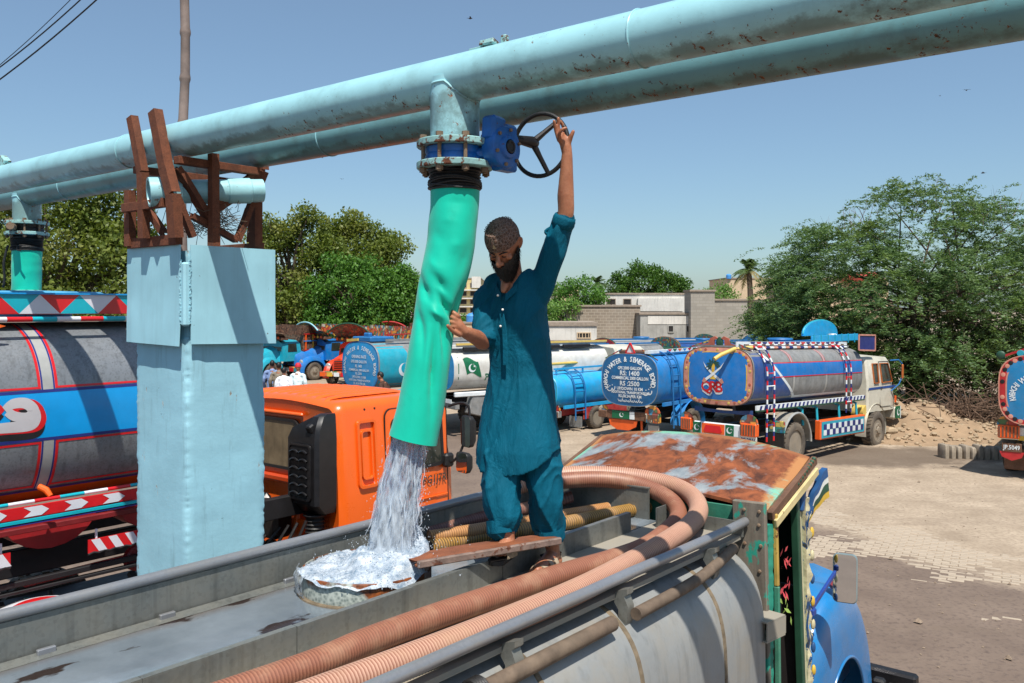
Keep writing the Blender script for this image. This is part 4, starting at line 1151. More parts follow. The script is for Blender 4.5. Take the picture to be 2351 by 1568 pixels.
def letter(poly, mat, e, nm):
    b = MB(); pts = []
    for (x, z) in poly:
        j = zj(z); pts.append(Vector(lt_pt(x, j, e)))
    i0 = b.av(pts); b.af([list(range(len(pts)))], i0)
    return lp(nm, b, mat, ltank)
def ribbon(pts, ws, k=8):
    """outline of a stroke with varying width"""
    C = crom([(p[0], p[1], 0) for p in pts], k); W = [interp(range(len(ws)), ws, i / k) for i in range(len(C))]
    L, R_ = [], []
    for i, c in enumerate(C):
        t = (C[min(i + 1, len(C) - 1)] - C[max(i - 1, 0)]).normalized(); n_ = Vector((-t.y, t.x, 0))
        L.append(tuple((c + n_ * W[i])[:2])); R_.append(tuple((c - n_ * W[i])[:2]))
    return L + R_[::-1]
def strip(poly_pts, ws, mat, e, nm, off=(0, 0)):
    C = crom([(p[0] + off[0], p[1] + off[1], 0) for p in poly_pts], 10); n_ = len(C)
    W = [interp(range(len(ws)), ws, i / 10) for i in range(n_)]
    b = MB(); rows = []
    for i, c in enumerate(C):
        t = (C[min(i + 1, n_ - 1)] - C[max(i - 1, 0)]).normalized(); m_ = Vector((-t.y, t.x, 0))
        rows.append([lt_pt((c + m_ * W[i] * s).x, zj((c + m_ * W[i] * s).y), e) for s in (1, .33, -.33, -1)])
    b.loft(rows, False); return lp(nm, b, mat, ltank)
fe_path = [(3.08, 3.045), (3.15, 3.09), (3.25, 3.085), (3.31, 3.02), (3.26, 2.97), (3.16, 2.985), (3.10, 3.03)]
body = [(3.315, 3.02), (3.32, 2.95), (3.27, 2.90), (3.05, 2.895), (2.80, 2.90), (2.4, 2.90)]
for mt, e, off in ((M_DARK, .0052, (.035, -.07)), (M_TRED, .0058, (.045, -.014)), (pm('letter_silver', (186, 182, 184), .4, vary=.08), .0066, (0, 0))):
    strip(fe_path, [.03, .042, .045, .045, .04, .04, .035], mt, e, 'painted_letter', off)
    strip(body, [.042, .05, .05, .043, .04, .04], mt, e + .0003, 'painted_letter', off)
    strip([(2.78, 3.085), (2.84, 3.04), (2.90, 3.085)], [.028, .036, .028], mt, e, 'painted_letter', off)
    strip([(2.90, 3.085), (2.96, 3.04), (3.02, 3.085)], [.028, .036, .028], mt, e, 'painted_letter', off)
b = MB(); b.box((1.4, 8.60, 3.785), (7.6, .5, .03)); lp('top_walkway', b, M_DUSTY)
BB0 = 8.36
b = MB(); b.box((1.4, BB0 + .012, 3.935), (7.6, .02, .185)); board_ = lp('top_board', b, M_TRED)
tw = .355; x0 = -.2
cols_ = [M_TCYAN, M_TWHITE, M_TRED]
for k in range(30):
    xa = x0 + k * tw / 2 * 1.0; up = k % 2 == 0
    z0, z1 = (3.848, 4.022) if up else (4.022, 3.848)
    b = MB(); i0 = b.av([(xa, BB0 - .003, z0), (xa + tw, BB0 - .003, z0), (xa + tw / 2, BB0 - .003, z1)]); b.af([(0, 1, 2)], i0)
    lp('painted_triangle', b, (M_TRED, M_TCYAN, M_TWHITE)[k % 3], board_)
b = MB(); b.box((1.4, 8.42, 4.03), (7.6, .16, .014)); lp('board_cap', b, M_TBLUE, board_)
seg = .21
for k in range(27):
    b = MB(); b.cyl((-.6 + k * seg, 8.19, 3.80), (-.6 + (k + 1) * seg - .001, 8.19, 3.80), .023, n=12, caps=False)
    lp('rail_segment', b, (M_TRED, M_TCYAN, M_TWHITE)[k % 3])
b = MB(); b.prism([(0, 0), (.32, .0), (.40, .03), (.45, .045), (.40, .06), (.32, .09), (0, .09), (.05, .07), (.12, .075), (.17, .05), (.1, .03)], Matrix.Translation((2.70, 8.13, 3.70)) @ Matrix.Rotation(R(90), 4, 'X'), .02); lp('arrow_bracket', b, M_ORANGE)
hc = Vector((3.77, 9.22, 4.03))
b = MB(); b.lathe([(.40, -.26), (.40, -.02), (.66, .0), (.70, .012), (.66, .028), (.2, .04), (.001, .045)], hc, n=40); lp('hatch_drum', b, pm('worn_blue', (74, 150, 190), .6, vary=.3, rust=.3, rs=12))
b = MB(); b.lathe([(.15, .0), (.16, .04), (.1, .05)], hc + Vector((0, 0, .0)), n=20); lp('hatch_collar', b, M_FLANGE)
b = MB(); b.box((1.4, 7.86, 2.185), (7.2, .03, .092)); guard = lp('side_guard', b, M_TRED)
for k in range(13):
    x = .5 + k * .335; w = .145
    for (sgn) in (1,):
        b = MB(); i0 = b.av([(x, 7.842, 2.226), (x + w, 7.842, 2.226), (x + w + .06, 7.842, 2.185), (x + w, 7.842, 2.144), (x, 7.842, 2.144), (x + .06, 7.842, 2.185)]); b.af([(0, 1, 2, 3, 4, 5)[::-1]], i0)
        lp('chevron', b, M_TWHITE, guard)
b = MB(); b.box((1.4, 7.85, 2.115), (7.2, .05, .024)); lp('guard_strip', b, M_TCYAN, guard)
b = MB(); b.box((1.4, 7.85, 2.088), (7.2, .04, .012)); lp('guard_strip', b, M_TNAVY, guard)
for k in range(26):
    b = MB(); b.cyl((-.5 + k * seg, 7.88, 2.262), (-.5 + (k + 1) * seg - .001, 7.88, 2.262), .016, n=10, caps=False)
    lp('rail_segment', b, (M_TRED, M_TCYAN, M_TWHITE)[k % 3])
for x in (3.4, 1.2, 5.2):
    b = MB(); b.tube([(x - .04, 7.98, 2.36), (x, 7.93, 2.33), (x + .02, 7.89, 2.28)], [.026, .03, .022], 10); lp('rail_stay', b, M_ORANGE)
for x in (2.35, 3.55, 4.55, 1.2):
    b = MB(); T = Matrix.Translation((x, 8.3, 2.10)) @ Matrix.Rotation(R(90), 4, 'X')
    pts = [(-.42, 0), (.42, 0)] + [(.42 * math.cos(a), -.34 * math.sin(a)) for a in [R(10 + 16 * k) for k in range(11)]]
    b.prism(pts, T, .25); lp('tank_saddle', b, pm('saddle_red', (150, 30, 34), .45, vary=.2))
b = MB(); b.bar((-2.4, 8.45, 1.62), (6.6, 8.45, 1.62), .10, .24, ch=.01); lp('chassis_rail', b, M_DARK)
b = MB(); b.bar((-2.4, 9.6, 1.62), (6.6, 9.6, 1.62), .10, .24, ch=.01); lp('chassis_rail', b, M_DARK)
b = MB(); b.bar((-2.4, 8.1, 1.98), (5.4, 8.1, 1.98), .06, .05, ch=.006); lp('side_beam', b, pm('dull_chassis_red', (120, 30, 34)))
for z, h in ((1.50, .05), (1.43, .03)):
    b = MB(); b.bar((-2.4, 8.02, z + .05), (5.4, 8.02, z + .05), .05, h, ch=.006); lp('side_beam', b, M_DARK)
b = MB(); b.box((1.5, 8.2, 1.25), (2.6, .5, .03)); lp('frame_tray', b, M_DARK)
b = MB(); b.bar((3.3, 8.15, 1.50), (4.6, 8.2, 1.52), .05, .06, ch=.01); lp('drag_link', b, pm('dull_chassis_red', (120, 30, 34), .5, vary=.3))
b = MB(); b.lathe([(.001, -.05), (.10, -.05), (.12, -.03), (.12, .03), (.10, .05), (.001, .05)], T=Matrix.Translation((4.3, 8.1, 1.52)) @ Matrix.Rotation(R(90), 4, 'X'), n=20); lp('red_boss', b, MATS['dull_chassis_red'])
for x in (-.5, .9, 3.2, 4.4):
    b = MB(); b.bar((x, 8.4, 1.3), (x + .02, 8.1, 1.0), .06, .05); lp('frame_bracket', b, M_DARK)
def flap(x, z, w, n):
    b = MB(); b.box((x, 7.93, z), (w, .012, .13)); f_ = lp('mud_flap', b, M_TRED)
    for k in range(n):
        xa = x - w / 2 + w * (k + .15) / n; ww = w / n * .5
        b = MB(); i0 = b.av([(xa, 7.922, z + .063), (xa + ww, 7.922, z + .063), (xa + ww + .07, 7.922, z - .05), (xa + .07, 7.922, z - .05)]); b.af([(3, 2, 1, 0)], i0); lp('painted_stripe', b, M_TWHITE, f_)
    b = MB(); b.tube([(x - w / 2 + w * k / 16, 7.93, z - .066 + .012 * (k % 2)) for k in range(17)], .012, 6); lp('flap_edge', b, M_DARK, f_)
    for sx in (-.4, .4):
        b = MB(); b.cyl((x + sx * w, 7.94, z + .06), (x + sx * w, 7.94, z + .15), .012, n=8); lp('flap_pin', b, M_TWHITE, f_)
flap(4.15, 1.76, .78, 5); flap(2.75, 1.79, .72, 4)
b = MB(); T = Matrix.Translation((3.30, 7.72, 1.0))
for k in range(9):
    pass
cov = MB(); M2 = [M_TRED, M_TWHITE]
cov.lathe([(.62, .0), (.60, .10), (.55, .20), (.46, .28), (.34, .34), (.20, .38), (.08, .395), (.001, .40)], T=T @ Matrix.Rotation(R(14), 4, 'X'), n=36, mfun=lambda i, j: i % 2)
lp('wheel_cover', cov, M2)
b = MB(); b.bar((3.35, 8.2, 1.34), (3.05, 7.35, 1.30), .05, .05, ch=.006); arm_ = lp('marker_arm', b, pm('teal_arm', (40, 150, 130), .5))
b = MB()
for k in range(12): 
    p = Vector((3.35, 8.2, 1.305)).lerp(Vector((3.05, 7.35, 1.265)), (k + .5) / 12); b.ball(p, .03, 8, 6)
lp('scalloped_edge', b, M_YEL, arm_, kind='stuff')
b = MB(); b.bar((3.55, 8.2, 1.36), (3.22, 7.35, 1.32), .04, .04, ch=.006); lp('marker_arm', b, M_DARK)
for (x, y_) in ((2.95, 8.05), (4.25, 8.05), (2.95, 10.0), (4.25, 10.0), (7.75, 8.1), (7.75, 9.95), (0, 8.1)):
    wheel_at(lt, (x, y_, .53), .53, .28, YARD, 1 if y_ < 9 else -1, None, x < 5)
b = MB(); b.box((2.2, 9.0, .75), (8.0, 1.6, .3), ch=.03); lp('axle_box', b, M_DARK)

# ------------------------------------------------ orange cab
OQ0, OQ1, OB0, OB1 = 6.65, 8.52, 7.90, 10.15
def cab_ring(x, inset, ztop, zbot, rr=.13):
    """closed outline of the cab seen along its length, from right bottom over the roof to left bottom"""
    y0, y1 = OB0 + inset, OB1 - inset
    pts = [(y0 + .02, zbot), (y0, zbot + .5), (y0 + .015, 1.85), (y0 + .07, ztop - .22)]
    for k in range(7):
        a = R(180 - 90 * k / 6); pts.append((y0 + .085 + rr + rr * math.cos(a), ztop - rr - .02 + rr * math.sin(a)))
    ym = (y0 + y1) / 2
    for k in range(1, 6): pts.append((y0 + .085 + rr + (ym - y0 - .085 - rr) * k / 5, ztop - .02 + .05 * math.sin(pi / 2 * k / 5)))
    full = pts + [(2 * ym - p[0], p[1]) for p in pts[::-1][1:]]
    return [(x, y, z) for y, z in full]
b = MB()
rg = [cab_ring(x, ins, zt_, zb) for x, ins, zt_, zb in ((OQ0 + .02, .10, 2.72, .95), (OQ0, .06, 2.755, .95), (OQ0 + .04, .02, 2.80, .95), (OQ0 + .12, .0, 2.82, .95), (OQ0 + 1.2, .0, 2.83, .95), (OQ1 - .35, .0, 2.80, .95), (OQ1 - .12, .02, 2.73, .95), (OQ1, .06, 2.40, .95), (OQ1 + .05, .08, 1.7, .95), (OQ1 + .05, .08, 1.1, .95))]
b.loft(rg, False, True, True)
ocab = lp('cab', b, M_ORANGE, smooth=50)
b = MB()
for k in range(9):
    y = OB0 + .40 + k * .185; ym = (OB0 + OB1) / 2
    zz = 2.80 + .05 * math.cos((y - ym) / (OB1 - OB0) * pi * .86)
    o_ = .0
    b = MB(); b.loft([[(x, y - .05, zz + h - .012), (x, y - .02, zz + h + .014), (x, y + .02, zz + h + .014), (x, y + .05, zz + h - .012)] for x, h in ((OQ0 + .05, -.05), (OQ0 + .12, -.002), (OQ0 + .3, .012), (OQ1 - .7, .012), (OQ1 - .5, -.02))], False)
    lp('roof_rib', b, M_ORANGE, ocab, smooth=60)
wy0, wy1, wz0, wz1 = 8.72, 9.75, 1.97, 2.52
T = Matrix.Translation((OQ0 - .012, (wy0 + wy1) / 2, (wz0 + wz1) / 2)) @ FACE_BACK
b = MB(); o_ = rrect(wy1 - wy0 + .07, wz1 - wz0 + .07, .11); i_ = rrect(wy1 - wy0, wz1 - wz0, .09)
b.loft([[T @ Vector((x, y, z_)) for x, y in pl_] for pl_, z_ in ((o_, -.03), (o_, .012), (i_, .012), (i_, -.03))], True); fr_ = lp('rear_window', b, M_BLACK, ocab)
b = MB(); b.af([list(range(28))], b.av([T @ Vector((x, y, 0)) for x, y in i_])); lp('pane', b, pm('streaked_brown_glass', (112, 98, 76), .12, vary=.35, vs=4, streak=.75), fr_)  # pane itself coloured brown with upright darker streaks
b = MB(); b.box((OQ0 - .02, 9.2, 1.82), (.06, 1.4, .09), ch=.025); lp('rear_swage', b, pm('dark_orange', (190, 66, 18), .35, vary=.1), ocab)
b = MB(); b.box((OQ0 - .01, 9.1, 2.62), (.04, 1.0, .05), ch=.018); lp('rear_swage', b, M_ORANGE, ocab)
b = MB(); b.box((OQ0 - .04, 8.62, 1.45), (.14, .10, .42), ch=.03); b.v = b.v; lp('rear_bracket', b, M_ORANGE, ocab)
b = MB(); b.loft([[(OQ0 - .10, y, z) for y, z in ((8.45, 1.40), (8.78, 1.40), (8.70, 1.22), (8.58, 1.18), (8.5, 1.28))], [(OQ0 - .03, y, z) for y, z in ((8.45, 1.40), (8.78, 1.40), (8.70, 1.22), (8.58, 1.18), (8.5, 1.28))]], True, True, True); lp('rear_bracket', b, M_ORANGE, ocab)
b = MB()
def inr(z, q0, q1, y0, y1): return [(q1, y0, z), (q0 + .04, y0, z), (q0, y0 + .04, z), (q0, y1 - .03, z), (q0 + .04, y1, z), (q1, y1, z)]
b.loft([inr(z, q0, q1, y0, y1) for z, q0, q1, y0, y1 in ((1.55, 6.45, 6.63, 8.0, 8.4), (1.66, 6.34, 6.63, 7.97, 8.50), (2.40, 6.34, 6.63, 7.97, 8.52), (2.52, 6.36, 6.63, 7.98, 8.46), (2.66, 6.42, 6.63, 7.99, 8.16), (2.69, 6.48, 6.63, 8.0, 8.12))], True, True, True)
snk = lp('air_intake', b, M_CHROME, smooth=40)
b = MB(); T = Matrix.Translation((6.332, 8.25, 2.03)) @ FACE_BACK
b.loft([[T @ Vector((x, y, z_)) for x, y in rrect(w, h, .05)] for w, h, z_ in ((.40, .64, .0), (.40, .64, .022), (.36, .60, .022), (.36, .60, -.03))], True); lp('grille_frame', b, M_CHROME, snk)
b = MB(); b.box((6.325, 8.25, 2.03), (.01, .36, .6)); lp('grille_back', b, M_DARK, snk)
for i in range(6):
    for j in range(2):
        y, z = 8.33 - .16 * j, 2.26 - .095 * i
        v = MB(); T = Matrix.Translation((6.315, y, z)) @ FACE_BACK
        v.tube([T @ Vector((-.07 + .14 * k / 8, .025 * math.sin(pi * k / 8) - .01, .012)) for k in range(9)], .014, 8); lp('louvre', v, M_CHROME, snk)
b = MB(); b.box((6.36, 8.1, 2.53), (.08, .09, .1), Matrix.Rotation(R(-30), 4, 'Y'), .015); lp('intake_notch', b, M_DARK, snk)
b = MB()
b.lathe([(.10, 1.52), (.12, 1.50)] + [(.115 if k % 2 else .095, 1.48 - .022 * k) for k in range(10)] + [(.105, 1.24), (.09, 1.1), (.09, .9)], (6.50, 8.2, 0), n=24); lp('intake_bellows', b, M_BLACK, snk)
for (z, r_) in ((1.52, .125), (1.26, .118)):
    b = MB(); b.ring((6.5, 8.2, z), r_, .012, None, 24, 6); lp('hose_clamp', b, M_DKSTEEL, snk)
def side(x, z): return OB0 + (.0 if z < 1.85 else .055 * (z - 1.85) / .75)
def sidep(x, z, e): return (x, side(x, z) - e, z)
def rr_side(x0, x1, z0, z1, r, e, mat, nm, par, hollow=None, n=5):
    T = lambda px, pz, ee: Vector(sidep((x0 + x1) / 2 + px, (z0 + z1) / 2 + pz, ee))
    o_ = rrect(x1 - x0, z1 - z0, r)
    b = MB()
    if hollow:
        i_ = rrect(x1 - x0 - 2 * hollow, z1 - z0 - 2 * hollow, max(r - hollow, .01))
        b.loft([[T(x, y, ee) for x, y in pl_] for pl_, ee in ((o_, -.01), (o_, e), (i_, e), (i_, -.01))])
    else: b.loft([[T(x, y, -.01) for x, y in o_], [T(x, y, e * .7) for x, y in o_], [T(x * .97, y * .985, e) for x, y in o_]], True, False, True)
    return lp(nm, b, mat, par, smooth=50)
rr_side(6.90, 7.20, 1.78, 2.58, .06, .022, M_ORANGE, 'quarter_pressing', ocab, .035)
rr_side(6.96, 7.13, 1.88, 2.46, .05, .02, M_ORANGE, 'quarter_pressing', ocab, .022)
door = rr_side(7.36, 8.42, 1.0, 2.66, .10, .008, M_ORANGE, 'door', ocab)
rr_side(7.345, 8.435, .985, 2.675, .11, .0095, M_DARK, 'door_gap', door, .010)
rr_side(7.44, 8.34, 1.88, 2.56, .10, .016, M_BLACK, 'window_frame', door, .045)
rr_side(7.47, 8.31, 1.91, 2.53, .08, .0105, M_GLASS, 'pane', door)
b = MB(); b.box(sidep(7.9, 1.50, .012), (1.0, .012, .02), ch=.004); lp('door_swage', b, M_ORANGE, door)
def txt(s, size, T, mat, nm, par, add, bold=.0, fn=None, align='CENTER', sx=1.0):
    """flat painted lettering"""
    cu = bpy.data.curves.new('lettering', 'FONT'); cu.body = s; cu.size = size; cu.align_x = align; cu.align_y = 'CENTER'; cu.offset = bold; cu.resolution_u = 2
    ob = bpy.data.objects.new('lettering', cu); me = bpy.data.meshes.new_from_object(ob)
    b = MB(); pts = [Vector((v.co.x * sx, v.co.y, v.co.z)) for v in me.vertices]
    b.av([fn(p) if fn else T @ p for p in pts]); b.af([list(p.vertices) for p in me.polygons])
    bpy.data.objects.remove(ob); bpy.data.curves.remove(cu); bpy.data.meshes.remove(me)
    return add(nm, b, mat, par)
SIDE_R = Matrix(((1, 0, 0, 0), (0, 0, -1, 0), (0, 1, 0, 0), (0, 0, 0, 1)))      # text reading along +x on a right-hand side
txt('PG1J7R', .14, Matrix.Translation((8.16, side(8, 1.72) - .014, 1.72)) @ SIDE_R, pm('badge_grey', (70, 58, 50), .4), 'badge', door, lp, .003)
for x in (7.06, 7.22): 
    b = MB(); b.cyl((x, OB0 + .10, 2.70), (x, OB0 + .08, 2.695), .012, n=10); lp('roof_plug', b, M_BLACK, ocab)
b = MB(); b.tube(crom([(8.46, 7.93, 2.62), (8.50, 7.80, 2.66), (8.52, 7.68, 2.66), (8.54, 7.64, 2.58), (8.52, 7.64, 2.35), (8.44, 7.70, 2.05), (8.40, 7.80, 1.92), (8.42, 7.92, 1.92)], 6), .018, 8); marm = lp('mirror_arm', b, M_BLACK, ocab)
b = MB(); b.box((8.40, 7.88, 1.93), (.16, .10, .18), ch=.03); lp('mirror_mount', b, M_BLACK, ocab)
for (c, w, h, nm) in (((8.42, 7.585, 2.32), .22, .40, 'wing_mirror'), ((8.36, 7.60, 1.93), .26, .26, 'wing_mirror')):
    T = Matrix.Translation(c) @ Matrix.Rotation(R(-14), 4, 'Z') @ FACE_BACK
    b = MB(); o_ = rrect(w, h, .05); b.loft([[T @ Vector((x * s_, y * s_, z_)) for x, y in o_] for s_, z_ in ((.95, .012), (1, 0), (.98, -.05), (.7, -.10))], True, False, True); m_ = lp(nm, b, M_BLACK, ocab)
    b = MB(); b.af([list(range(28))], b.av([T @ Vector((x * .94, y * .95, .013)) for x, y in o_])); lp('mirror_glass', b, mg, m_)
M_GREASE = pm('greasy_metal', (44, 40, 38), .35, .4, vary=.5, vs=14)
for (c, d, nm) in (((6.35, 8.9, 1.35), (.3, .6, .3), 'gearbox_case'), ((6.2, 8.35, 1.05), (.34, .5, .22), 'air_tank'), ((6.3, 9.4, 1.3), (.25, .4, .5), 'battery_box'), ((6.5, 8.6, .8), (.2, .9, .25), 'cross_member'), ((6.2, 8.75, 1.62), (.12, .2, .26), 'filter_can')):
    b = MB(); b.box(c, d, .1, .05); lp(nm, b, M_GREASE)
for k in range(7):
    b = MB(); y = 8.1 + .16 * k; b.tube(crom([(6.3, y, 1.5 - .05 * k), (6.15, y + .05, 1.15), (6.25, y + .22, .92), (6.4, y + .3, 1.1)], 6), .018, 6); lp('air_line', b, M_BLACK if k % 2 else M_GREASE)
for k in range(3):
    b = MB(); b.ring((6.25 + .1 * k, 8.15 + .4 * k, .95), .15, .03, None, 24, 8, 'X'); lp('pulley', b, M_GREASE)
# ================================================================= the man on the tanker
def fabric(name, c, wr=.35):
    m = bpy.data.materials.new(name); N = NT(m); C = lin(c)
    k = N.ramp(N.noise(5, 6, .6), .3, .7)
    o = N.mix(k, tuple(x * .8 for x in C), tuple(min(1, x * 1.12) for x in C))
    thread = N.noise(420, 2, .5, N.mapping((1, 1, .12)))
    o = N.mix(N.math('MULTIPLY', N.ramp(thread, .35, .7), .35), o, tuple(min(1, x * 1.4 + .005) for x in C))
    N.base(o); N.set('Roughness', .72); N.set('Specular IOR Level', .15); N.set('Sheen Weight', .0); N.set('Sheen Roughness', .4)
    cre = N.noise(9, 6, .62, N.mapping((1.2, 1.2, .5), (.5, .3, 0)), 1.4)
    N.bump(N.math('ADD', cre, N.math('MULTIPLY', thread, .05)), wr, .03)
    return m
M_KAM = fabric('teal_cotton', (0, 84, 106), .5)
def skin_mat():
    m = bpy.data.materials.new('skin'); N = NT(m)
    o = N.mix(N.ramp(N.noise(12, 5, .6), .3, .7), lin((148, 92, 66)), lin((182, 122, 90)))
    o = N.mix(N.math('MULTIPLY', N.ramp(N.noise(90, 3, .6), .5, .7), .25), o, lin((110, 66, 46)))
    N.base(o); N.set('Roughness', .48); N.set('Subsurface Weight', .12); N.set('Subsurface Radius', (.012, .005, .003)); N.set('Subsurface Scale', .5)
    N.bump(N.noise(160, 4, .6), .12, .001); return m
M_SKIN = skin_mat()
M_HAIR = pm('black_hair', (20, 17, 16), .55, vary=.4, vs=60, bump=.6, bs=140)
M_SOLE = pm('sandal_sole', (34, 30, 28), .7, vary=.3)
M_STRAP = pm('sandal_strap', (168, 150, 126), .75, vary=.2, vs=30, bump=.3, bs=200)
def voxel(mb, size, smooth_it, par, name, mat, disp=None, sm=180):
    me = make_mesh('raw', mb, mat, 0)
    o = bpy.data.objects.new('raw', me); col.objects.link(o)
    r = o.modifiers.new('r', 'REMESH'); r.mode = 'VOXEL'; r.voxel_size = size
    if smooth_it:
        s = o.modifiers.new('s', 'SMOOTH'); s.factor = .5; s.iterations = smooth_it
    dg = bpy.context.evaluated_depsgraph_get()
    nm = bpy.data.meshes.new_from_object(o.evaluated_get(dg)); bpy.data.objects.remove(o)
    n = len(nm.vertices); co = np.empty(n * 3, np.float32); nm.vertices.foreach_get('co', co); co = co.reshape(-1, 3)
    if disp is not None:
        no = np.empty(n * 3, np.float32); nm.vertices.foreach_get('normal', no); no = no.reshape(-1, 3)
        co = co + no * np.array([disp(Vector(c), Vector(k)) for c, k in zip(co.tolist(), no.tolist())], np.float32)[:, None]
    Mi = np.array(wm(par).inverted() @ YARD); co = co @ Mi[:3, :3].T + Mi[:3, 3]
    nm.vertices.foreach_set('co', co.astype(np.float32).ravel())
    nm.materials.clear(); nm.materials.append(mat)
    nm.polygons.foreach_set('use_smooth', [True] * len(nm.polygons)); nm.update(); nm.name = name
    ob = bpy.data.objects.new(name, nm); col.objects.link(ob); ob.parent = par; WM[ob.name] = wm(par)
    return ob
man = thing('person', 'bearded man in a teal shalwar kameez and brown cap turning the valve wheel', 'person', (3.52, 2.74, DZ), 0, None, YARD)
Y3 = YARD.to_3x3().inverted()
def wdir(x, y, z=0): return (Y3 @ Vector((x, y, z)))
BL = wdir(.9, -.45).normalized(); BF = wdir(-.45, -.9).normalized(); BU = Vector((0, 0, 1))

shR, shL = at(1126, 668, D=4.66), at(1240, 648, D=4.55)
elR, elL = at(1112, 783, D=4.56), at(1297, 500, D=4.47)
wrR, wrL = at(1064, 761, D=4.32), at(1302, 352, D=4.425)
pel = at(1192, 985, D=4.60); chest = at(1187, 735, D=4.62); neckb = at(1176, 645, D=4.59)
hipR, hipL = at(1160, 1010, D=4.59), at(1232, 1010, D=4.58)
anR, anL = at(1166, 1236, D=4.42), at(1270, 1268, D=4.56)
knR, knL = at(1155, 1125, D=4.47), at(1250, 1130, D=4.52)
hd = at(1157, 561, D=4.475)
yaw = wdir(-.42, -.907).normalized(); pit = R(40)
HF = (yaw * math.cos(pit) - BU * math.sin(pit)).normalized(); HU = (yaw * math.sin(pit) + BU * math.cos(pit)).normalized(); HL = HU.cross(HF).normalized()
roll = R(3)
HM = Matrix(((HL.x, HF.x, HU.x, hd.x), (HL.y, HF.y, HU.y, hd.y), (HL.z, HF.z, HU.z, hd.z), (0, 0, 0, 1)))   # x left, y forward, z up
def H(x, y, z): return HM @ Vector((x, y, z))
def rs(b, path, rad, n=16, k=5):
    P = [Vector(p) for p in path]; C = crom(P, k); rr = [interp(range(len(rad)), rad, i / k) for i in range(len(C))]
    b.tube(C, rr, n); b.ball(C[0], rr[0], n, 8); b.ball(C[-1], rr[-1], n, 8)
bd = MB()
rs(bd, [pel, pel.lerp(chest, .5), chest, neckb - BU * .03], [.12, .115, .13, .07]); rs(bd, [shR, neckb - BU * .04, shL], [.042, .055, .042])
rs(bd, [neckb - BU * .03, neckb.lerp(hd, .5) + HF * -.02, H(0, -.02, -.03)], [.062, .056, .062])
bd.ball(H(0, -.008, .018), (1, 1, 1), 32, 24, T=(HM.to_3x3() @ Matrix.Diagonal((.078, .099, .104))).to_4x4())
bd.ball(H(0, .022, -.045), (1, 1, 1), 28, 20, T=(HM.to_3x3() @ Matrix.Diagonal((.063, .066, .078))).to_4x4())
rs(bd, [H(-.045, .062, .010), H(0, .079, .010), H(.045, .062, .010)], [.017, .020, .017])          # brow
rs(bd, [H(0, .088, .000), H(0, .102, -.018), H(0, .118, -.040)], [.009, .012, .0145])               # nose ridge
bd.ball(H(0, .116, -.043), .0145, 12, 8); bd.ball(H(.013, .104, -.046), .0105, 10, 8); bd.ball(H(-.013, .104, -.046), .0105, 10, 8)
for s in (1, -1):
    bd.ball(H(s * .043, .066, -.030), (.023, .018, .018), 12, 8)                                    # cheekbone
    bd.ball(H(s * .031, .075, -.008), (1, 1, 1), 12, 8, T=(HM.to_3x3() @ Matrix.Diagonal((.016, .013, .011))).to_4x4())   # lowered eyelid
    er = [H(s * .079, -.004, .020), H(s * .087, -.016, .026), H(s * .091, -.027, .012), H(s * .087, -.020, -.012), H(s * .079, -.004, -.024)]
    rs(bd, er, [.006, .0075, .0075, .007, .007], 8); bd.ball(H(s * .081, -.012, .0), (1, 1, 1), 10, 8, T=(HM.to_3x3() @ Matrix.Diagonal((.008, .018, .026))).to_4x4())
rs(bd, [H(-.020, .090, -.073), H(0, .098, -.071), H(.020, .090, -.073)], [.005, .0075, .005], 8)      # upper lip
rs(bd, [H(-.018, .088, -.085), H(0, .096, -.084), H(.018, .088, -.085)], [.005, .008, .005], 8)
bd.ball(H(0, .072, -.112), .026, 14, 10)
rs(bd, [neckb + BF * .055 + BU * .02, neckb + BF * .088 - BU * .05 + BL * -.004], [.035, .016])
rs(bd, [shL, shL.lerp(elL, .5), elL, elL.lerp(wrL, .35) , elL.lerp(wrL, .7), wrL], [.040, .045, .041, .0425, .034, .0265])
rs(bd, [shR, shR.lerp(elR, .5), elR, elR.lerp(wrR, .4), wrR], [.042, .045, .040, .040, .027])
def F(*pts): return [at(x, y, D=d) for x, y, d in pts]
rs(bd, F((1302, 352, 4.425), (1299, 335, 4.425), (1296, 320, 4.425)), [.026, .029, .026])
rs(bd, F((1300, 340, 4.425), (1291, 322, 4.415), (1288, 309, 4.41)), [.024, .021, .016])
rs(bd, F((1287, 316, 4.41), (1283, 300, 4.41), (1282, 286, 4.405), (1282, 272, 4.395)), [.0105, .0098, .0092, .0082], 10)
rs(bd, F((1283, 322, 4.41), (1277, 303, 4.405), (1274, 289, 4.395), (1272, 278, 4.385)), [.0105, .0096, .0088, .0078], 10)
rs(bd, F((1285, 322, 4.40), (1284, 308, 4.375), (1290, 298, 4.362), (1299, 294, 4.362)), [.0105, .0098, .009, .008], 10)
rs(bd, F((1297, 318, 4.425), (1296, 301, 4.43), (1292, 288, 4.425), (1287, 279, 4.415)), [.011, .010, .0092, .0082], 10)
rs(bd, F((1303, 338, 4.42), (1308, 322, 4.41), (1312, 311, 4.40), (1316, 302, 4.395)), [.014, .0125, .0115, .0095], 10)
rs(bd, F((1064, 761, 4.32), (1052, 748, 4.305), (1045, 738, 4.30)), [.027, .031, .028])
rs(bd, F((1060, 757, 4.315), (1047, 729, 4.305)), [.022, .018])
for (x0, y0, x1, y1, x2, y2) in ((1049, 724, 1038, 716, 1026, 718), (1047, 733, 1034, 727, 1022, 730), (1046, 742, 1033, 739, 1021, 742), (1045, 750, 1034, 751, 1024, 754)):
    rs(bd, F((x0 + 4, y0 + 5, 4.30), (x0, y0, 4.282), (x1, y1, 4.29), (x2, y2, 4.36)), [.012, .0115, .0100, .008], 10)
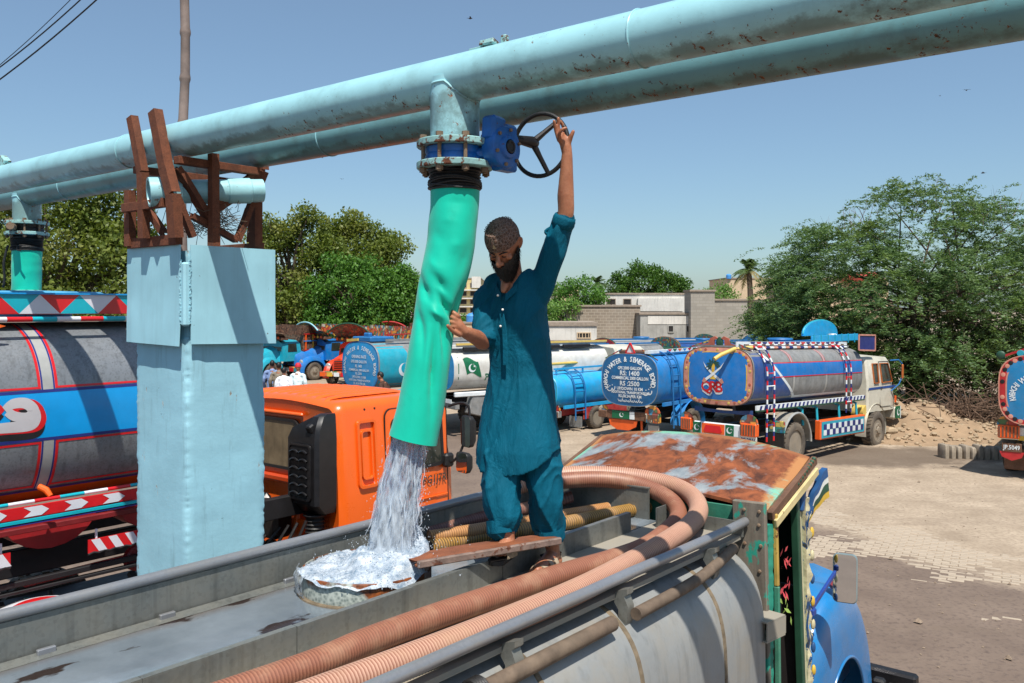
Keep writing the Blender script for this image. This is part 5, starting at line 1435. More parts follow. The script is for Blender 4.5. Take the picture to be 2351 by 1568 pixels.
rs(bd, F((1056, 768, 4.30), (1046, 764, 4.275), (1036, 757, 4.245), (1028, 748, 4.225)), [.014, .0125, .0105, .009], 10)
for hip, kn, an, toe in ((hipR, knR, anR, at(1146, 1262, D=4.33)), (hipL, knL, anL, at(1234, 1314, D=4.40))):
    heel = an - BU * .055 + (an - toe).normalized() * .03
    rs(bd, [hip, kn, kn.lerp(an, .4), an], [.085, .058, .050, .034])
    bd.ball(an + (an - kn).normalized() * .01, .036, 12, 8)
    t2 = Vector((toe.x, toe.y, heel.z + .0))
    rs(bd, [an - BU * .01, heel.lerp(t2, .35) + BU * .025, heel.lerp(t2, .75) + BU * .008, t2], [.037, .037, .033, .022])
    bd.ball(heel, .036, 12, 8)
    sd = (t2 - heel).normalized().cross(BU)
    for k in range(5):
        p = t2 + sd * (.032 - .016 * k) - (t2 - heel).normalized() * (.012 * abs(k - 1.0) * .6)
        rs(bd, [p - (t2 - heel).normalized() * .03, p + (t2 - heel).normalized() * .025 - BU * .006], [.011, .009], 8)
body = voxel(bd, .0042, 3, man, 'body', M_SKIN)

b = MB()
for s in (1, -1):
    b.tube(crom([H(s * .012, .097, .006), H(s * .030, .091, .012), H(s * .052, .072, .007)], 5), [.0035] * 5 + [.0045] * 5 + [.002], 6)
    b.tube(crom([H(s * .017, .087, -.013), H(s * .031, .088, -.0165), H(s * .046, .076, -.012)], 5), .0022, 5)
part('eyebrows', b, M_HAIR, body, YARD, kind='stuff')
b = MB(); r2 = random.Random(5)
def beardp(u, v, out):
    """u across the jaw -1..1, v down 0..1"""
    a = u * R(108); e = abs(u)
    top = -.052 + .070 * e ** 1.6 - .022 * max(0, 1 - abs(e - .0) * 6) * 1.0
    z = top + (-.182 - top) * v * (1 - .38 * e ** 2)
    rad = .085 + .014 * (1 - e) + .004 * math.sin(v * pi) - .045 * v ** 2 * (1 - .3 * (1 - e))
    rx, ry = rad * .92, rad * 1.14
    return H(math.sin(a) * rx * (1 - .25 * v), math.cos(a) * ry - .004 + .012 * v, z) if out == 0 else H(math.sin(a) * rx * .75, math.cos(a) * ry * .6, z * .9)
b.grid(lambda i, j: beardp(2 * i - 1, j, 0) + Vector((wob((i * 40, j * 15, 0), .005, 1), wob((i * 40, j * 15, 7), .005, 1), wob((i * 40, j * 15, 3), .004, 1))), 44, 16)
for k in range(2600):
    u = r2.uniform(-1, 1); v = r2.uniform(0, 1) ** .7
    p = beardp(u, v, 0); q_ = beardp(u * 1.03, min(1.25, v + .22), 0); d = (q_ - p)
    d = d.normalized() * r2.uniform(.015, .035) + (p - H(0, 0, -.06)).normalized() * r2.uniform(.0, .016) + Vector((r2.gauss(0, .005), r2.gauss(0, .005), r2.gauss(0, .004)))
    w = d.cross(HF).normalized() * .0011
    i0 = b.av([p - w, p + w, p + d]); b.af([(0, 1, 2)], i0)
for k in range(500):
    u = r2.uniform(-1, 1); p = H(u * .030, .100 - .014 * u * u, -.061 - .006 * abs(u)); d = HM.to_3x3() @ Vector((u * .012, .003, -.008 - .006 * abs(u))) + Vector((r2.gauss(0, .002), r2.gauss(0, .002), r2.gauss(0, .002)))
    w = d.cross(HF).normalized() * .001
    i0 = b.av([p - w, p + w, p + d]); b.af([(0, 1, 2)], i0)
part('beard', b, M_HAIR, body, YARD, smooth=180)
b = MB(); b.ball(H(0, -.024, .004), (1, 1, 1), 24, 16, T=(HM.to_3x3() @ Matrix.Diagonal((.0795, .088, .090))).to_4x4()); part('hair', b, M_HAIR, body, YARD)
def cap_mat():
    m = bpy.data.materials.new('embroidered_cap'); N = NT(m)
    v = N.node('ShaderNodeTexVoronoi', Scale=62.0, feature='DISTANCE_TO_EDGE'); N.link(N.noise(1, 1), v.inputs['Vector']); N.link(N.tc.outputs['Object'], v.inputs['Vector'])
    n = N.noise(48, 5, .7)
    c = N.mix(N.ramp(n, .38, .62), lin((66, 46, 38)), lin((112, 82, 66)))
    c = N.mix(N.math('MULTIPLY', N.ramp(v.outputs['Distance'], .02, .09, (1, 1, 1, 1), (0, 0, 0, 1)), .45), c, lin((160, 142, 132)))
    N.base(c); N.set('Roughness', .85); N.bump(N.math('ADD', n, v.outputs['Distance']), .7, .006); return m
M_CAP = cap_mat()
b = MB(); rows = []
for i in range(17):
    t = i / 16; row = []
    for j in range(48):
        a = 2 * pi * j / 48
        ph = t * R(97)
        rx, ry, rz = .0865, .1075, .098
        x, y, z = math.cos(a) * math.sin(ph) * rx, math.sin(a) * math.sin(ph) * ry, math.cos(ph) * rz
        if t > .75: x *= 1.0; y *= 1.0
        row.append(H(x, y - .006, z + .040 - (.008 * math.sin(a) if t > .9 else 0) - .0))
    rows.append(row)
b.loft(rows, True, False); b.loft([[H(*( (HM.inverted() @ p) * .965)) for p in rows[-1]], rows[-1]], True)
cap = part('cap', b, M_CAP, body, YARD, smooth=60)
M_CAP2 = pm('cap_thread', (134, 108, 94), .85, vary=.25, vs=60, bump=.5, bs=200)
b = MB(); star = []
for k in range(16):
    a = 2 * pi * k / 16; r_ = .050 if k % 2 == 0 else .026; star.append((math.cos(a) * r_, math.sin(a) * r_))
def capsurf(x, y, e=.002):
    rr = min(1, (x / .0865) ** 2 + (y / .1075) ** 2); return H(x, y - .006, .040 + math.sqrt(max(0, 1 - rr)) * .098 + e)
c0 = b.av([capsurf(0, 0)] + [capsurf(x, y + .012) for x, y in star]); b.af([(0, 1 + k, 1 + (k + 1) % 16) for k in range(16)], c0)
part('cap_star', b, M_CAP2, cap, YARD)
b = MB()
for k in range(26):
    a = 2 * pi * k / 26; b.ring(Vector((0, 0, 0)), .006, .0018, Matrix.Translation(capsurf(.066 * math.cos(a), .082 * math.sin(a))) @ HM.to_3x3().to_4x4(), 10, 5)
part('cap_eyelets', b, M_CAP2, cap, YARD, kind='stuff')
b = MB(); c0 = b.av([H(*p) for p in ((-.010, .1015, .046), (.010, .1015, .046), (.004, .1005, .065), (-.003, .0995, .070))]); b.af([(0, 1, 2, 3)], c0); part('cap_notch', b, pm('cap_lining', (196, 166, 130), .8), cap, YARD)

kz = MB(); rows = []; NA = 56
lev = [  # picture height, centre x, half width across, half depth, depth D
    (628, 1178, .060, .058, 4.60), (640, 1182, .105, .075, 4.61), (655, 1186, .150, .095, 4.615), (690, 1188, .162, .115, 4.615), (740, 1187, .158, .125, 4.61), (800, 1192, .155, .122, 4.61),
    (860, 1196, .166, .128, 4.61), (920, 1194, .186, .138, 4.60), (980, 1191, .208, .160, 4.59), (1030, 1190, .222, .176, 4.58)]
def kring(y, cx_, w, d, D, hem=False):
    c = at(cx_, y, D=D); row = []
    for j in range(NA):
        a = 2 * pi * j / NA; ca, sa = math.cos(a), math.sin(a)
        p = c + BL * (w * math.copysign(abs(ca) ** .85, ca)) + BF * (d * math.copysign(abs(sa) ** .85, sa))
        if hem:
            side = abs(ca) ** 3; front = max(0, sa)
            drop = .112 * (1 - side) ** .8 + (0.0 if sa > 0 else -.035)
            if sa > 0: drop += .018 * -ca
            p = p - BU * max(drop, -.02)
        row.append(p)
    return row
rows = [kring(*l) for l in lev]; rows.append(kring(1033, 1190, .226, .184, 4.58, True))
kz.loft(rows, True, True, True)
rs(kz, [at(1150, 676, D=4.64), at(1120, 690, D=4.65), at(1110, 735, D=4.61), elR + BU * .015], [.072, .071, .064, .058], 20)
rs(kz, [at(1222, 700, D=4.58), at(1246, 650, D=4.56), at(1270, 575, D=4.51), elL - (elL - shL).normalized() * .01], [.075, .072, .062, .050], 20)
rs(kz, [at(1140, 655, D=4.64), neckb - BU * .012 - BF * .02, at(1228, 650, D=4.57)], [.060, .064, .068], 20)
def kdisp(c, n):
    rel = c - pel; fz = max(0, min(1, (4.0 - c.z) / .9)); a = math.atan2((c - pel).dot(BF), (c - pel).dot(BL))
    u = rel.dot(BL); d = rel.dot(BF); rg = lambda v: (1 - abs(noise.noise(v)) * 1.9) ** 3
    t = u * .93 - c.z * .37 + .25 * d; al = u * .37 + c.z * .93
    f1 = rg(Vector((t * 11, al * 1.7, d * 2))) + .5 * rg(Vector((t * 23, al * 3, 5)))
    f2 = rg(Vector((a * 2.1 + 1.1 * noise.noise(Vector((c.z * 2.2, a, 0))), c.z * 1.1, 3))) + .5 * rg(Vector((a * 3.4 + c.z * 2.4, c.z * 2.6, 8)))
    w = max(0, min(1, (3.82 - c.z) / .35))
    return .0155 * ((f1 - .55) * (1 - w) * .9 + (f2 - .5) * w * .62) + .007 * noise.noise(c * 6)
kam = voxel(kz, .0075, 4, man, 'kameez', M_KAM, kdisp)
def cuff(c, axis, r, w, nm):
    b = MB(); ax = axis.normalized(); x = ax.orthogonal().normalized(); y = ax.cross(x)
    prof = [(.0, -w * .5), (.006, -w * .45), (.009, -w * .1), (.009, w * .25), (.004, w * .5), (-.004, w * .5), (-.008, w * .3)]
    b.loft([[c + ax * h + (x * math.cos(2 * pi * j / 28) + y * math.sin(2 * pi * j / 28)) * (r + dr + .0025 * math.sin(j * 1.7 + h * 90)) for j in range(28)] for dr, h in prof], True)
    return part(nm, b, M_KAM, kam, YARD, smooth=80)
axL = (elL - at(1270, 575, D=4.51)); cuff(elL - axL.normalized() * .022, axL, .050, .062, 'rolled_cuff')
axR = (elR - at(1110, 735, D=4.61)); cuff(elR + Vector((0, 0, .012)), axR, .057, .05, 'rolled_cuff')
b = MB(); b.tube(crom([elL - axL.normalized() * .05 + BL * -.05, elL - axL.normalized() * .07 + BL * -.078, elL - axL.normalized() * .085 + BL * -.062], 4), [.012] * 9, 8); part('sleeve_tab', b, M_KAM, kam, YARD)
cl = MB(); cr = []
for s in (-1, 1):
    pts = [neckb - BF * .045 + BU * .022 + BL * s * .02, neckb + BL * s * .066 + BU * .006, neckb + BL * s * .055 + BF * .062 - BU * .035, neckb + BL * s * .012 + BF * .098 - BU * .085]
    C = crom(pts, 5)
    cl.loft([[p + BU * .0, p + BU * .020 + (p - neckb).normalized() * .004, p + (p - neckb).normalized() * .014 - BU * .014] for p in C], False)
part('collar', cl, M_KAM, kam, YARD, smooth=80)
pk = MB(); P = [at(1152, 720, D=4.482), at(1158, 760, D=4.478), at(1160, 800, D=4.475), at(1160, 838, D=4.472)]
C = crom(P, 4); pk.loft([[p - BL * .013, p - BL * .011 + BF * .004, p + BL * .011 + BF * .004, p + BL * .013] for p in C], False)
part('placket', pk, M_KAM, kam, YARD)
M_BTN = pm('white_button', (226, 222, 214), .3)
for (x, y, d) in ((1143, 678, 4.48), (1154, 711, 4.465), (1149, 749, 4.465)):
    b = MB(); b.ball(at(x, y, D=d), .0065, 10, 8); part('button', b, M_BTN, kam, YARD)
sw = MB()
rs(sw, [hipR + BU * .02, knR + BL * -.01, knR.lerp(anR, .55), at(1152, 1212, D=4.44)], [.115, .092, .084, .066], 22)
rs(sw, [hipL + BU * .02, knL + BL * .005, knL.lerp(anL, .5), at(1263, 1228, D=4.53)], [.115, .088, .078, .066], 22)
rs(sw, [at(1170, 1050, D=4.58), at(1200, 1058, D=4.58), at(1228, 1050, D=4.58)], [.1, .095, .1], 20)
def sdisp(c, n):
    rg = lambda v: (1 - abs(noise.noise(v)) * 1.9) ** 3; p = c - pel; u = p.dot(BL); d = p.dot(BF)
    return .018 * (rg(Vector((u * 10 + d * 4 + c.z * 2.5, c.z * 2.6, d * 5))) + .5 * rg(Vector((u * 18 - c.z * 6, d * 12, c.z * 5))) - .5) + .006 * noise.noise(c * 7)
shal = voxel(sw, .0075, 3, man, 'shalwar', M_KAM, sdisp)
for c, up in ((at(1152, 1216, D=4.44), anR - knR), (at(1263, 1232, D=4.53), anL - knL)):
    ax = -up.normalized(); x = ax.orthogonal().normalized(); y = ax.cross(x)
    b = MB(); b.loft([[c + ax * h + (x * math.cos(2 * pi * j / 28) + y * math.sin(2 * pi * j / 28)) * (r_ + .004 * math.sin(j * 1.3)) for j in range(28)] for r_, h in ((.071, .05), (.075, .0), (.073, -.014), (.066, -.012), (.064, .03))], True)
    part('hem', b, M_KAM, shal, YARD, smooth=80)
for an, toe, nm in ((anR, at(1146, 1262, D=4.33), 0), (anL, at(1234, 1314, D=4.40), 1)):
    heel = an - BU * .055 + (an - toe).normalized() * .03; t2 = Vector((toe.x, toe.y, heel.z)); fd = (t2 - heel).normalized(); sd = fd.cross(BU)
    b = MB(); L_ = (t2 - heel).length + .085
    out = [(-.035, 0), (-.02, .03), (.05, .036), (L_ * .55, .040), (L_ * .85, .046), (L_ - .01, .03), (L_, 0), (L_ - .01, -.03), (L_ * .85, -.040), (L_ * .55, -.034), (.05, -.032), (-.02, -.028)]
    T = Matrix(((fd.x, -sd.x, 0, heel.x), (fd.y, -sd.y, 0, heel.y), (fd.z, -sd.z, 1, heel.z - .036), (0, 0, 0, 1)))
    b.prism([(x - .01, y) for x, y in out], T, .022)
    sandal = part('sandal', b, M_SOLE, man, YARD)
    for (f, w, r_, h_) in ((.38, .040, .050, .066), (.60, .030, .050, .060), (.86, .042, .048, .042)):
        c = heel.lerp(t2, f); s = MB()
        s.loft([[c + sd * math.cos(R(a)) * (r_ + e) + BU * (math.sin(R(a)) * (h_ + e) - .02) + fd * o for a in range(-20, 201, 14)] for o, e in ((-w / 2, -.002), (-w / 2, .004), (w / 2, .004), (w / 2, -.002))], False)
        part('strap', s, M_STRAP, sandal, YARD)
    s = MB(); c = heel + BU * .03
    s.loft([[c - fd * (.036 * math.sin(R(a))) + sd * .036 * math.cos(R(a)) + fd * .01 + BU * o for a in range(-10, 191, 14)] for o in (-.012, .012)], False); part('strap', s, M_STRAP, sandal, YARD)
    s = MB(); s.box(heel.lerp(t2, .42) + sd * .030 + BU * .040, (.03, .022, .012), Matrix.Rotation(R(30), 4, 'X'), .004); part('buckle', s, M_BLACK, sandal, YARD)
# ================================================================= water
def water_mat(name, white, clear):
    m = bpy.data.materials.new(name); N = NT(m); P = N.b
    P.inputs['Base Color'].default_value = (.80, .88, .95, 1); P.inputs['Roughness'].default_value = .1; P.inputs['Specular IOR Level'].default_value = .9
    P.inputs['Transmission Weight'].default_value = 1 - white; P.inputs['IOR'].default_value = 1.2
    tr = N.node('ShaderNodeBsdfTransparent'); tr.inputs[0].default_value = (.95, .97, 1, 1)
    mx = N.n.new('ShaderNodeMixShader'); out = N.n['Material Output']
    k = N.ramp(N.noise(34, 5, .65, N.mapping((1, 1, .28))), .38, .62, (clear * .35,) * 3 + (1,), (min(1, clear * 1.5),) * 3 + (1,))
    up = N.ramp(N.sep()[2], .15, .75, (0, 0, 0, 1), (.45, .45, .45, 1)); k = N.math('ADD', k, up, True)
    N.link(k, mx.inputs[0]); N.link(P.outputs[0], mx.inputs[1]); N.link(tr.outputs[0], mx.inputs[2]); N.link(mx.outputs[0], out.inputs[0])
    return m
M_WATER = water_mat('falling_water', .6, .5); M_SHEET = water_mat('water_sheet', .6, .72)
r3 = random.Random(21)
dm = HOSE_MOUTH; imp = Vector((2.945, 3.125, 2.66))
ws = thing('water_stream', 'white stream of water falling from the green sleeve into the hatch', 'water', imp, 0, None, YARD)
sideR = Vector((.63, -.7766, 0)); sideF = Vector((-.7766, -.63, 0))
def fall(u, v, t, spread=1.0):
    """u to the right, v to the front, -1..1 at the mouth; t 0..1 down"""
    t = min(1.0, max(0.0, t)); z = dm.z + .03 - (dm.z + .03 - imp.z) * t
    c = dm.lerp(imp, t ** .8); w = .086 + .055 * t
    return Vector((c.x, c.y, 0)) + sideR * (u * w * spread - .012) + sideF * (v * w * .8 * spread) + Vector((0, 0, z))
b = MB()
for lay in range(3):
    rows = []; f0 = (.92, .7, .45)[lay]
    for i in range(61):
        t = i / 60; row = []
        for j in range(40):
            a = 2 * pi * j / 40
            rr = f0 + .20 * noise.noise(Vector((math.cos(a) * 3.2 + lay * 9, math.sin(a) * 3.2, t * 1.6))) * (.5 + t) + .13 * noise.noise(Vector((math.cos(a) * 8, math.sin(a) * 8 + lay * 5, t * 3))) + .06 * noise.noise(Vector((math.cos(a) * 17, math.sin(a) * 17, t * 6)))
            u, v = math.cos(a) * rr * .86 - .10, math.sin(a) * rr
            row.append(fall(u, v, t))
        rows.append(row)
    b.loft(rows, True)
part('water_column', b, M_WATER, ws, YARD, smooth=180)
b = MB()
for k in range(300):
    a = r3.uniform(0, 2 * pi); rr = math.sqrt(r3.random()); u, v = math.cos(a) * rr * .95 - .06, math.sin(a) * rr
    t0 = r3.uniform(-.02, .7); t1 = min(1.0, t0 + r3.uniform(.06, .4)); du, dv = r3.gauss(0, .012), r3.gauss(0, .012); n_ = 9; ph = r3.uniform(0, 9)
    P = [fall(u + du * i + .03 * math.sin(ph + i * 1.1), v + dv * i, t0 + (t1 - t0) * i / (n_ - 1)) for i in range(n_)]
    r0 = r3.uniform(.0016, .0052)
    b.tube(P, [r0 * (.15 + math.sin(pi * (i + .4) / n_) * (1 + .5 * math.sin(ph + i * 2.3))) for i in range(n_)], 6)
for k in range(38):
    u = .86 + r3.gauss(0, .10); v = r3.uniform(-.4, .6); t0 = r3.uniform(-.02, .6); t1 = t0 + r3.uniform(.12, .4); n_ = 9; ph = r3.uniform(0, 9)
    P = [fall(u - .28 * abs(t0 + (t1 - t0) * i / 8) * r3.uniform(.6, 1) + .05 * math.sin(ph + i * .9), v, t0 + (t1 - t0) * i / (n_ - 1)) for i in range(n_)]
    r0 = r3.uniform(.002, .0055); b.tube(P, [r0 * (.2 + math.sin(pi * (i + .4) / n_) * (1 + .5 * math.sin(ph + i * 2.3))) for i in range(n_)], 6)
part('water_strands', b, M_WATER, ws, YARD, smooth=180, kind='stuff')
b = MB(); rows = []
for i in range(40):
    t = i / 39 * .72; row = []
    for j in range(12):
        u = .48 + .50 * j / 11 * (1 - .35 * t) + .05 * noise.noise(Vector((j * .5, t * 6, 3))); v = .35 + .25 * noise.noise(Vector((j * .4, t * 5, 8)))
        row.append(fall(u, v, t))
    rows.append(row)
b.loft(rows, False); part('water_sheet', b, M_SHEET, ws, YARD, smooth=180)
def drop(b, c, r, d=None):
    i0 = b.av([c + Vector(p) * r for p in ((1, 0, 0), (-1, 0, 0), (0, 1, 0), (0, -1, 0), (0, 0, 1.4), (0, 0, -1.4))])
    b.af([(0, 2, 4), (2, 1, 4), (1, 3, 4), (3, 0, 4), (2, 0, 5), (1, 2, 5), (3, 1, 5), (0, 3, 5)], i0)
b = MB()
for k in range(520):
    s_ = 1 if r3.random() < .72 else -1; t = r3.uniform(0, 1)
    drop(b, fall(s_ * (.72 + abs(r3.gauss(0, .28))) , r3.gauss(0, .6), t), r3.uniform(.0012, .0038))
for k in range(360):
    a = r3.uniform(0, 2 * pi); d = abs(r3.gauss(0, .16)) + .08
    drop(b, imp + Vector((math.cos(a) * d, math.sin(a) * d, abs(r3.gauss(0, .07)) + .01)), r3.uniform(.0012, .004))
solo('water_drops', b, M_WATER, 'fine spray of drops round the falling stream', 'water drops', None, 'stuff', YARD, imp, smooth=180)
def foam_mat():
    m = bpy.data.materials.new('foam'); N = NT(m)
    n = N.noise(16, 7, .7); n2 = N.noise(70, 4, .7)
    s = N.sep()
    c = N.mix(N.ramp(N.math('ADD', n, N.math('MULTIPLY', n2, .35)), .52, .78), lin((128, 150, 170)), lin((214, 222, 230)))
    N.base(c); N.set('Roughness', N.ramp(n2, .35, .65, (.05,) * 3 + (1,), (.35,) * 3 + (1,))); N.set('Specular IOR Level', .8)
    N.set('Transmission Weight', .22); N.set('IOR', 1.2)
    N.bump(N.math('ADD', N.noise(110, 5, .7), N.math('MULTIPLY', n, .6)), .5, .010)
    return m
M_FOAM = foam_mat()
b = MB(); rows = []
def surf(u, v):
    a = 2 * pi * v; r_ = u * HR * 1.04
    p = Vector((HC.x + math.cos(a) * r_, HC.y + math.sin(a) * r_, 0)); d = (Vector((p.x, p.y, 0)) - Vector((imp.x, imp.y, 0))).length
    h = DZ + .122 + .10 * math.exp(-(d / .13) ** 2) + .040 * math.exp(-((d - .17) / .08) ** 2) * (1 + noise.noise(Vector((a * 1.5, 0, 0)))) + .020 * noise.noise(p * 9) + .010 * noise.noise(p * 24) + .005 * noise.noise(p * 60)
    q_ = Vector((HC.x + .25, HC.y - .10)); e = (Vector((p.x, p.y)) - q_).length
    h += .10 * math.exp(-(e / .10) ** 2) * (.7 + .9 * noise.noise(p * 16 + Vector((3, 0, 0))))
    lf = max(0, math.cos(a - R(165)))                # brimming over on the left
    if u > .88: h -= (u - .88) * (.42 - .34 * lf)
    if u > .97: h = min(h, DZ + .119 + .03 * lf)
    return (p.x, p.y, h)
rows = [[surf(i / 40, j / 96) for j in range(96)] for i in range(1, 41)]
b.loft(rows[::-1], True, False, True)
solo('water', b, M_FOAM, 'foaming water brimming in the round hatch', kind='structure', frame=YARD, origin=HC + Vector((0, 0, DZ + .12)), smooth=180)
b = MB(); rows = []
for i in range(15):
    t = i / 14; row = []
    for j in range(15):
        a = R(128 + 40 * j / 14) + .06 * noise.noise(Vector((j * .6, t * 3, 0)))
        rr = HR + .012 + .018 * math.sin(pi * t) + .012 * noise.noise(Vector((j * .8, t * 4, 5)))
        row.append((HC.x + math.cos(a) * rr, HC.y + math.sin(a) * rr, DZ + .135 - .12 * t ** 1.3))
    rows.append(row)
b.loft(rows, False); part('water_sheet', b, M_SHEET, ws, YARD, smooth=180)
b = MB()
for k in range(700):
    a = r3.uniform(0, 2 * pi); u = r3.uniform(.3, 1.02); p = Vector(surf(u, a / (2 * pi))); drop(b, p + Vector((0, 0, .002)), r3.uniform(.0015, .0045))
part('foam_bubbles', b, M_FOAM, ws, YARD, smooth=180, kind='stuff')
# ================================================================= parked tankers and trucks
def art_mat(name, cols, scale, rough=.55):
    """hand-painted all-over ornament: small bright fields"""
    m = bpy.data.materials.new(name); N = NT(m)
    v = N.node('ShaderNodeTexVoronoi', Scale=scale, distance='CHEBYCHEV'); N.link(N.tc.outputs['Object'], v.inputs['Vector'])
    bw = N.n.new('ShaderNodeSeparateColor'); N.link(v.outputs['Color'], bw.inputs[0])
    r = N.n.new('ShaderNodeValToRGB'); r.color_ramp.interpolation = 'CONSTANT'; N.link(bw.outputs[0], r.inputs[0])
    e = r.color_ramp.elements
    while len(e) < len(cols): e.new(.5)
    for i, c in enumerate(cols): e[i].position = i / len(cols); e[i].color = (*lin(c), 1)
    ed = N.node('ShaderNodeTexVoronoi', Scale=scale, feature='F2', distance='CHEBYCHEV'); N.link(N.tc.outputs['Object'], ed.inputs['Vector'])
    k = N.ramp(N.math('SUBTRACT', ed.outputs['Distance'], v.outputs['Distance']), .06, .12, (1, 1, 1, 1), (0, 0, 0, 1))
    c = N.mix(N.math('MULTIPLY', k, .7), r.outputs[0], lin((58, 40, 36)))
    N.base(N.mix(N.math('MULTIPLY', N.ramp(N.noise(4, 5), .4, .7), .3), c, DUST)); N.set('Roughness', rough); return m
M_ART = art_mat('truck_art', [(190, 44, 40), (222, 150, 48), (40, 120, 150), (196, 190, 170), (70, 110, 60), (120, 50, 44), (210, 96, 40)], 6)
M_ARTR = art_mat('truck_art_red', [(120, 40, 36), (150, 70, 50), (96, 36, 40), (170, 96, 60), (60, 90, 70)], 11)
M_ARTG = art_mat('truck_art_teal', [(20, 120, 126), (30, 140, 130), (180, 60, 50), (24, 110, 140), (190, 170, 90)], 10)
M_ARTW = art_mat('carved_wood', [(84, 58, 44), (110, 78, 60), (66, 46, 38), (130, 96, 74)], 12)
M_B1 = pm('tank_royal_blue', (0, 112, 188), .42, vary=.1, dust=.18)
M_B2 = pm('tank_dark_blue', (10, 70, 136), .42, vary=.12, dust=.25)
M_BK = pm('board_blue', (0, 88, 138), .5, vary=.2, dust=.1, rust=.12, rs=6)
M_BS = pm('sky_tank_blue', (26, 128, 200), .45, vary=.15, dust=.25, rust=.16, rs=5)
M_CY = pm('cyan_tank', (20, 160, 216), .42, vary=.12, dust=.2)
M_TEAL = pm('teal_tank', (22, 156, 178), .42, vary=.12, dust=.15)
M_LB = pm('rate_blue', (26, 138, 196), .45, vary=.16, dust=.2)
M_WH = pm('white_tank', (204, 204, 198), .5, vary=.12, dust=.35, rust=.12, rs=4)
M_GREYT = pm('grey_tank', (126, 128, 128), .5, vary=.25, vs=6, streak=.4, dust=.2)
M_PINK = pm('pink_border', (200, 138, 118), .55, vary=.2)
M_PINKD = pm('red_brown_dot', (168, 92, 72), .5)
M_CABW = pm('cream_cab', (206, 202, 186), .38, vary=.08, dust=.35)
M_OLAMP = pm('orange_lamp', (224, 92, 32), .4, vary=.15)
M_GREENF = pm('flag_green', (10, 98, 62), .5)
M_YPIPE = pm('yellow_pipe', (206, 176, 92), .5, vary=.15)
M_REDCH = pm('red_chassis', (168, 44, 44), .55, vary=.25, dust=.3)
M_LETT = pm('letter_white', (214, 220, 222), .6, vary=.1)
M_LETB = pm('letter_navy', (34, 44, 110), .5)
M_LETG = pm('letter_green', (14, 96, 66), .5)
M_LADB = pm('ladder_blue', (34, 104, 160), .5, vary=.2)

class Tank:
    def __init__(s, root, hw, hh, n, cz, x0, x1, mat, endmat=None, dome=.05):
        s.r, s.hw, s.hh, s.n, s.cz, s.x0, s.x1 = root, hw, hh, n, cz, x0, x1; s.dome = dome
        K = 80; ring = lambda x, k=1.0: [(x, p[0] * k, cz + p[1] * k) for p in (sup(hw, hh, n, 2 * pi * j / K) for j in range(K))]
        b = MB(); b.loft([ring(x0 + .012, .985), ring(x0 + .03)] + [ring(x0 + .03 + (x1 - x0 - .06) * i / 6) for i in range(7)] + [ring(x1, .93), ring(x1 + .03, .5)], True, False, True)
        s.body = part('tank', b, mat, root)
        b = MB(); b.loft([ring(x0 + .012, .985)] + [[(x0 - dome * (1 - k * k), p[1] * k / 1, cz + (p[2] - cz) * k) for p in ring(0)] for k in (.97, .85, .6, .3, .02)], True, False, True)
        s.end = part('tank_end', b, endmat or mat, root)
    def side(s, x, z, e=.004, left=False):
        zz = max(-.999, min(.999, (z - s.cz) / s.hh)); y = s.hw * (1 - abs(zz) ** s.n) ** (1 / s.n)
        return Vector((x, (y + e) * (1 if left else -1), s.cz + (s.hh + (e if abs(zz) > .9 else 0)) * zz))
    def back(s, p, e=.006):
        """point of the rear end; p.x to the right, p.y up from the centre"""
        k2 = min(1, (abs(p[0]) / s.hw) ** 2 + (abs(p[1]) / s.hh) ** 2)
        return Vector((s.x0 - s.dome * max(0, 1 - k2) - e, -p[0], s.cz + p[1]))
    def panel(s, x0, x1, z0, z1, mat, nm, e=.004, nz=6, slant=0.0, left=False):
        b = MB(); b.grid(lambda i, j: s.side(x0 + (x1 - x0) * i + slant * (1 - j), z1 + (z0 - z1) * j, e, left), 3, nz)
        return part(nm, b, mat, s.body)
    def outline(s, k, e, N=72):
        return [s.back((p[0] * k, p[1] * k), e) for p in (sup(s.hw, s.hh, s.n, 2 * pi * j / N) for j in range(N))]
    def border(s, k0, k1, mat, e=.006, nm='painted_border'):
        b = MB(); b.loft([s.outline(k0, e), s.outline(k1, e)], True); return part(nm, b, mat, s.end)
    def field(s, k, mat, e=.005):
        b = MB(); b.loft([s.outline(k * q, e) for q in (1, .8, .5, .2, .02)], True, False, True); return part('painted_field', b, mat, s.end)
    def text(s, t, size, cx_, cy_, mat, bold=.0, sx=1.0):
        return txt(t, size, None, mat, 'lettering', s.end, part_, bold, fn=lambda p: s.back((p.x + cx_, p.y + cy_), .011), sx=sx)
    def arc(s, t, size, rx, ry, a0, a1, cy_, mat, bold=.0, sx=1.0):
        for i, ch in enumerate(t):
            if ch == ' ': continue
            a = R(a0 + (a1 - a0) * i / (len(t) - 1)); c = (rx * math.cos(a), cy_ + ry * math.sin(a)); tn = math.atan2(-ry * math.cos(a), rx * math.sin(a))
            tn = math.atan2(-math.cos(a) * ry, math.sin(a) * rx)
            def fn(p, c=c, tn=tn): return s.back((c[0] + p.x * math.cos(tn) - p.y * math.sin(tn), c[1] + p.x * math.sin(tn) + p.y * math.cos(tn)), .011)
            txt(ch, size, None, mat, 'lettering', s.end, part_, bold, fn=fn, sx=sx)
    def scribble(s, pts, w, mat):
        """a brush stroke on the rear end"""
        C = crom([(*p, 0) for p in pts], 6); rows = []
        for i, c in enumerate(C):
            t = (C[min(i + 1, len(C) - 1)] - C[max(i - 1, 0)]).normalized(); m_ = Vector((-t.y, t.x, 0)) * w
            rows.append([s.back((c.x + m_.x * q, c.y + m_.y * q), .011) for q in (1, -1)])
        b = MB(); b.loft(rows, False); return part('lettering', b, mat, s.end)
def part_(name, mb, mats, parent): return part(name, mb, mats, parent, None)

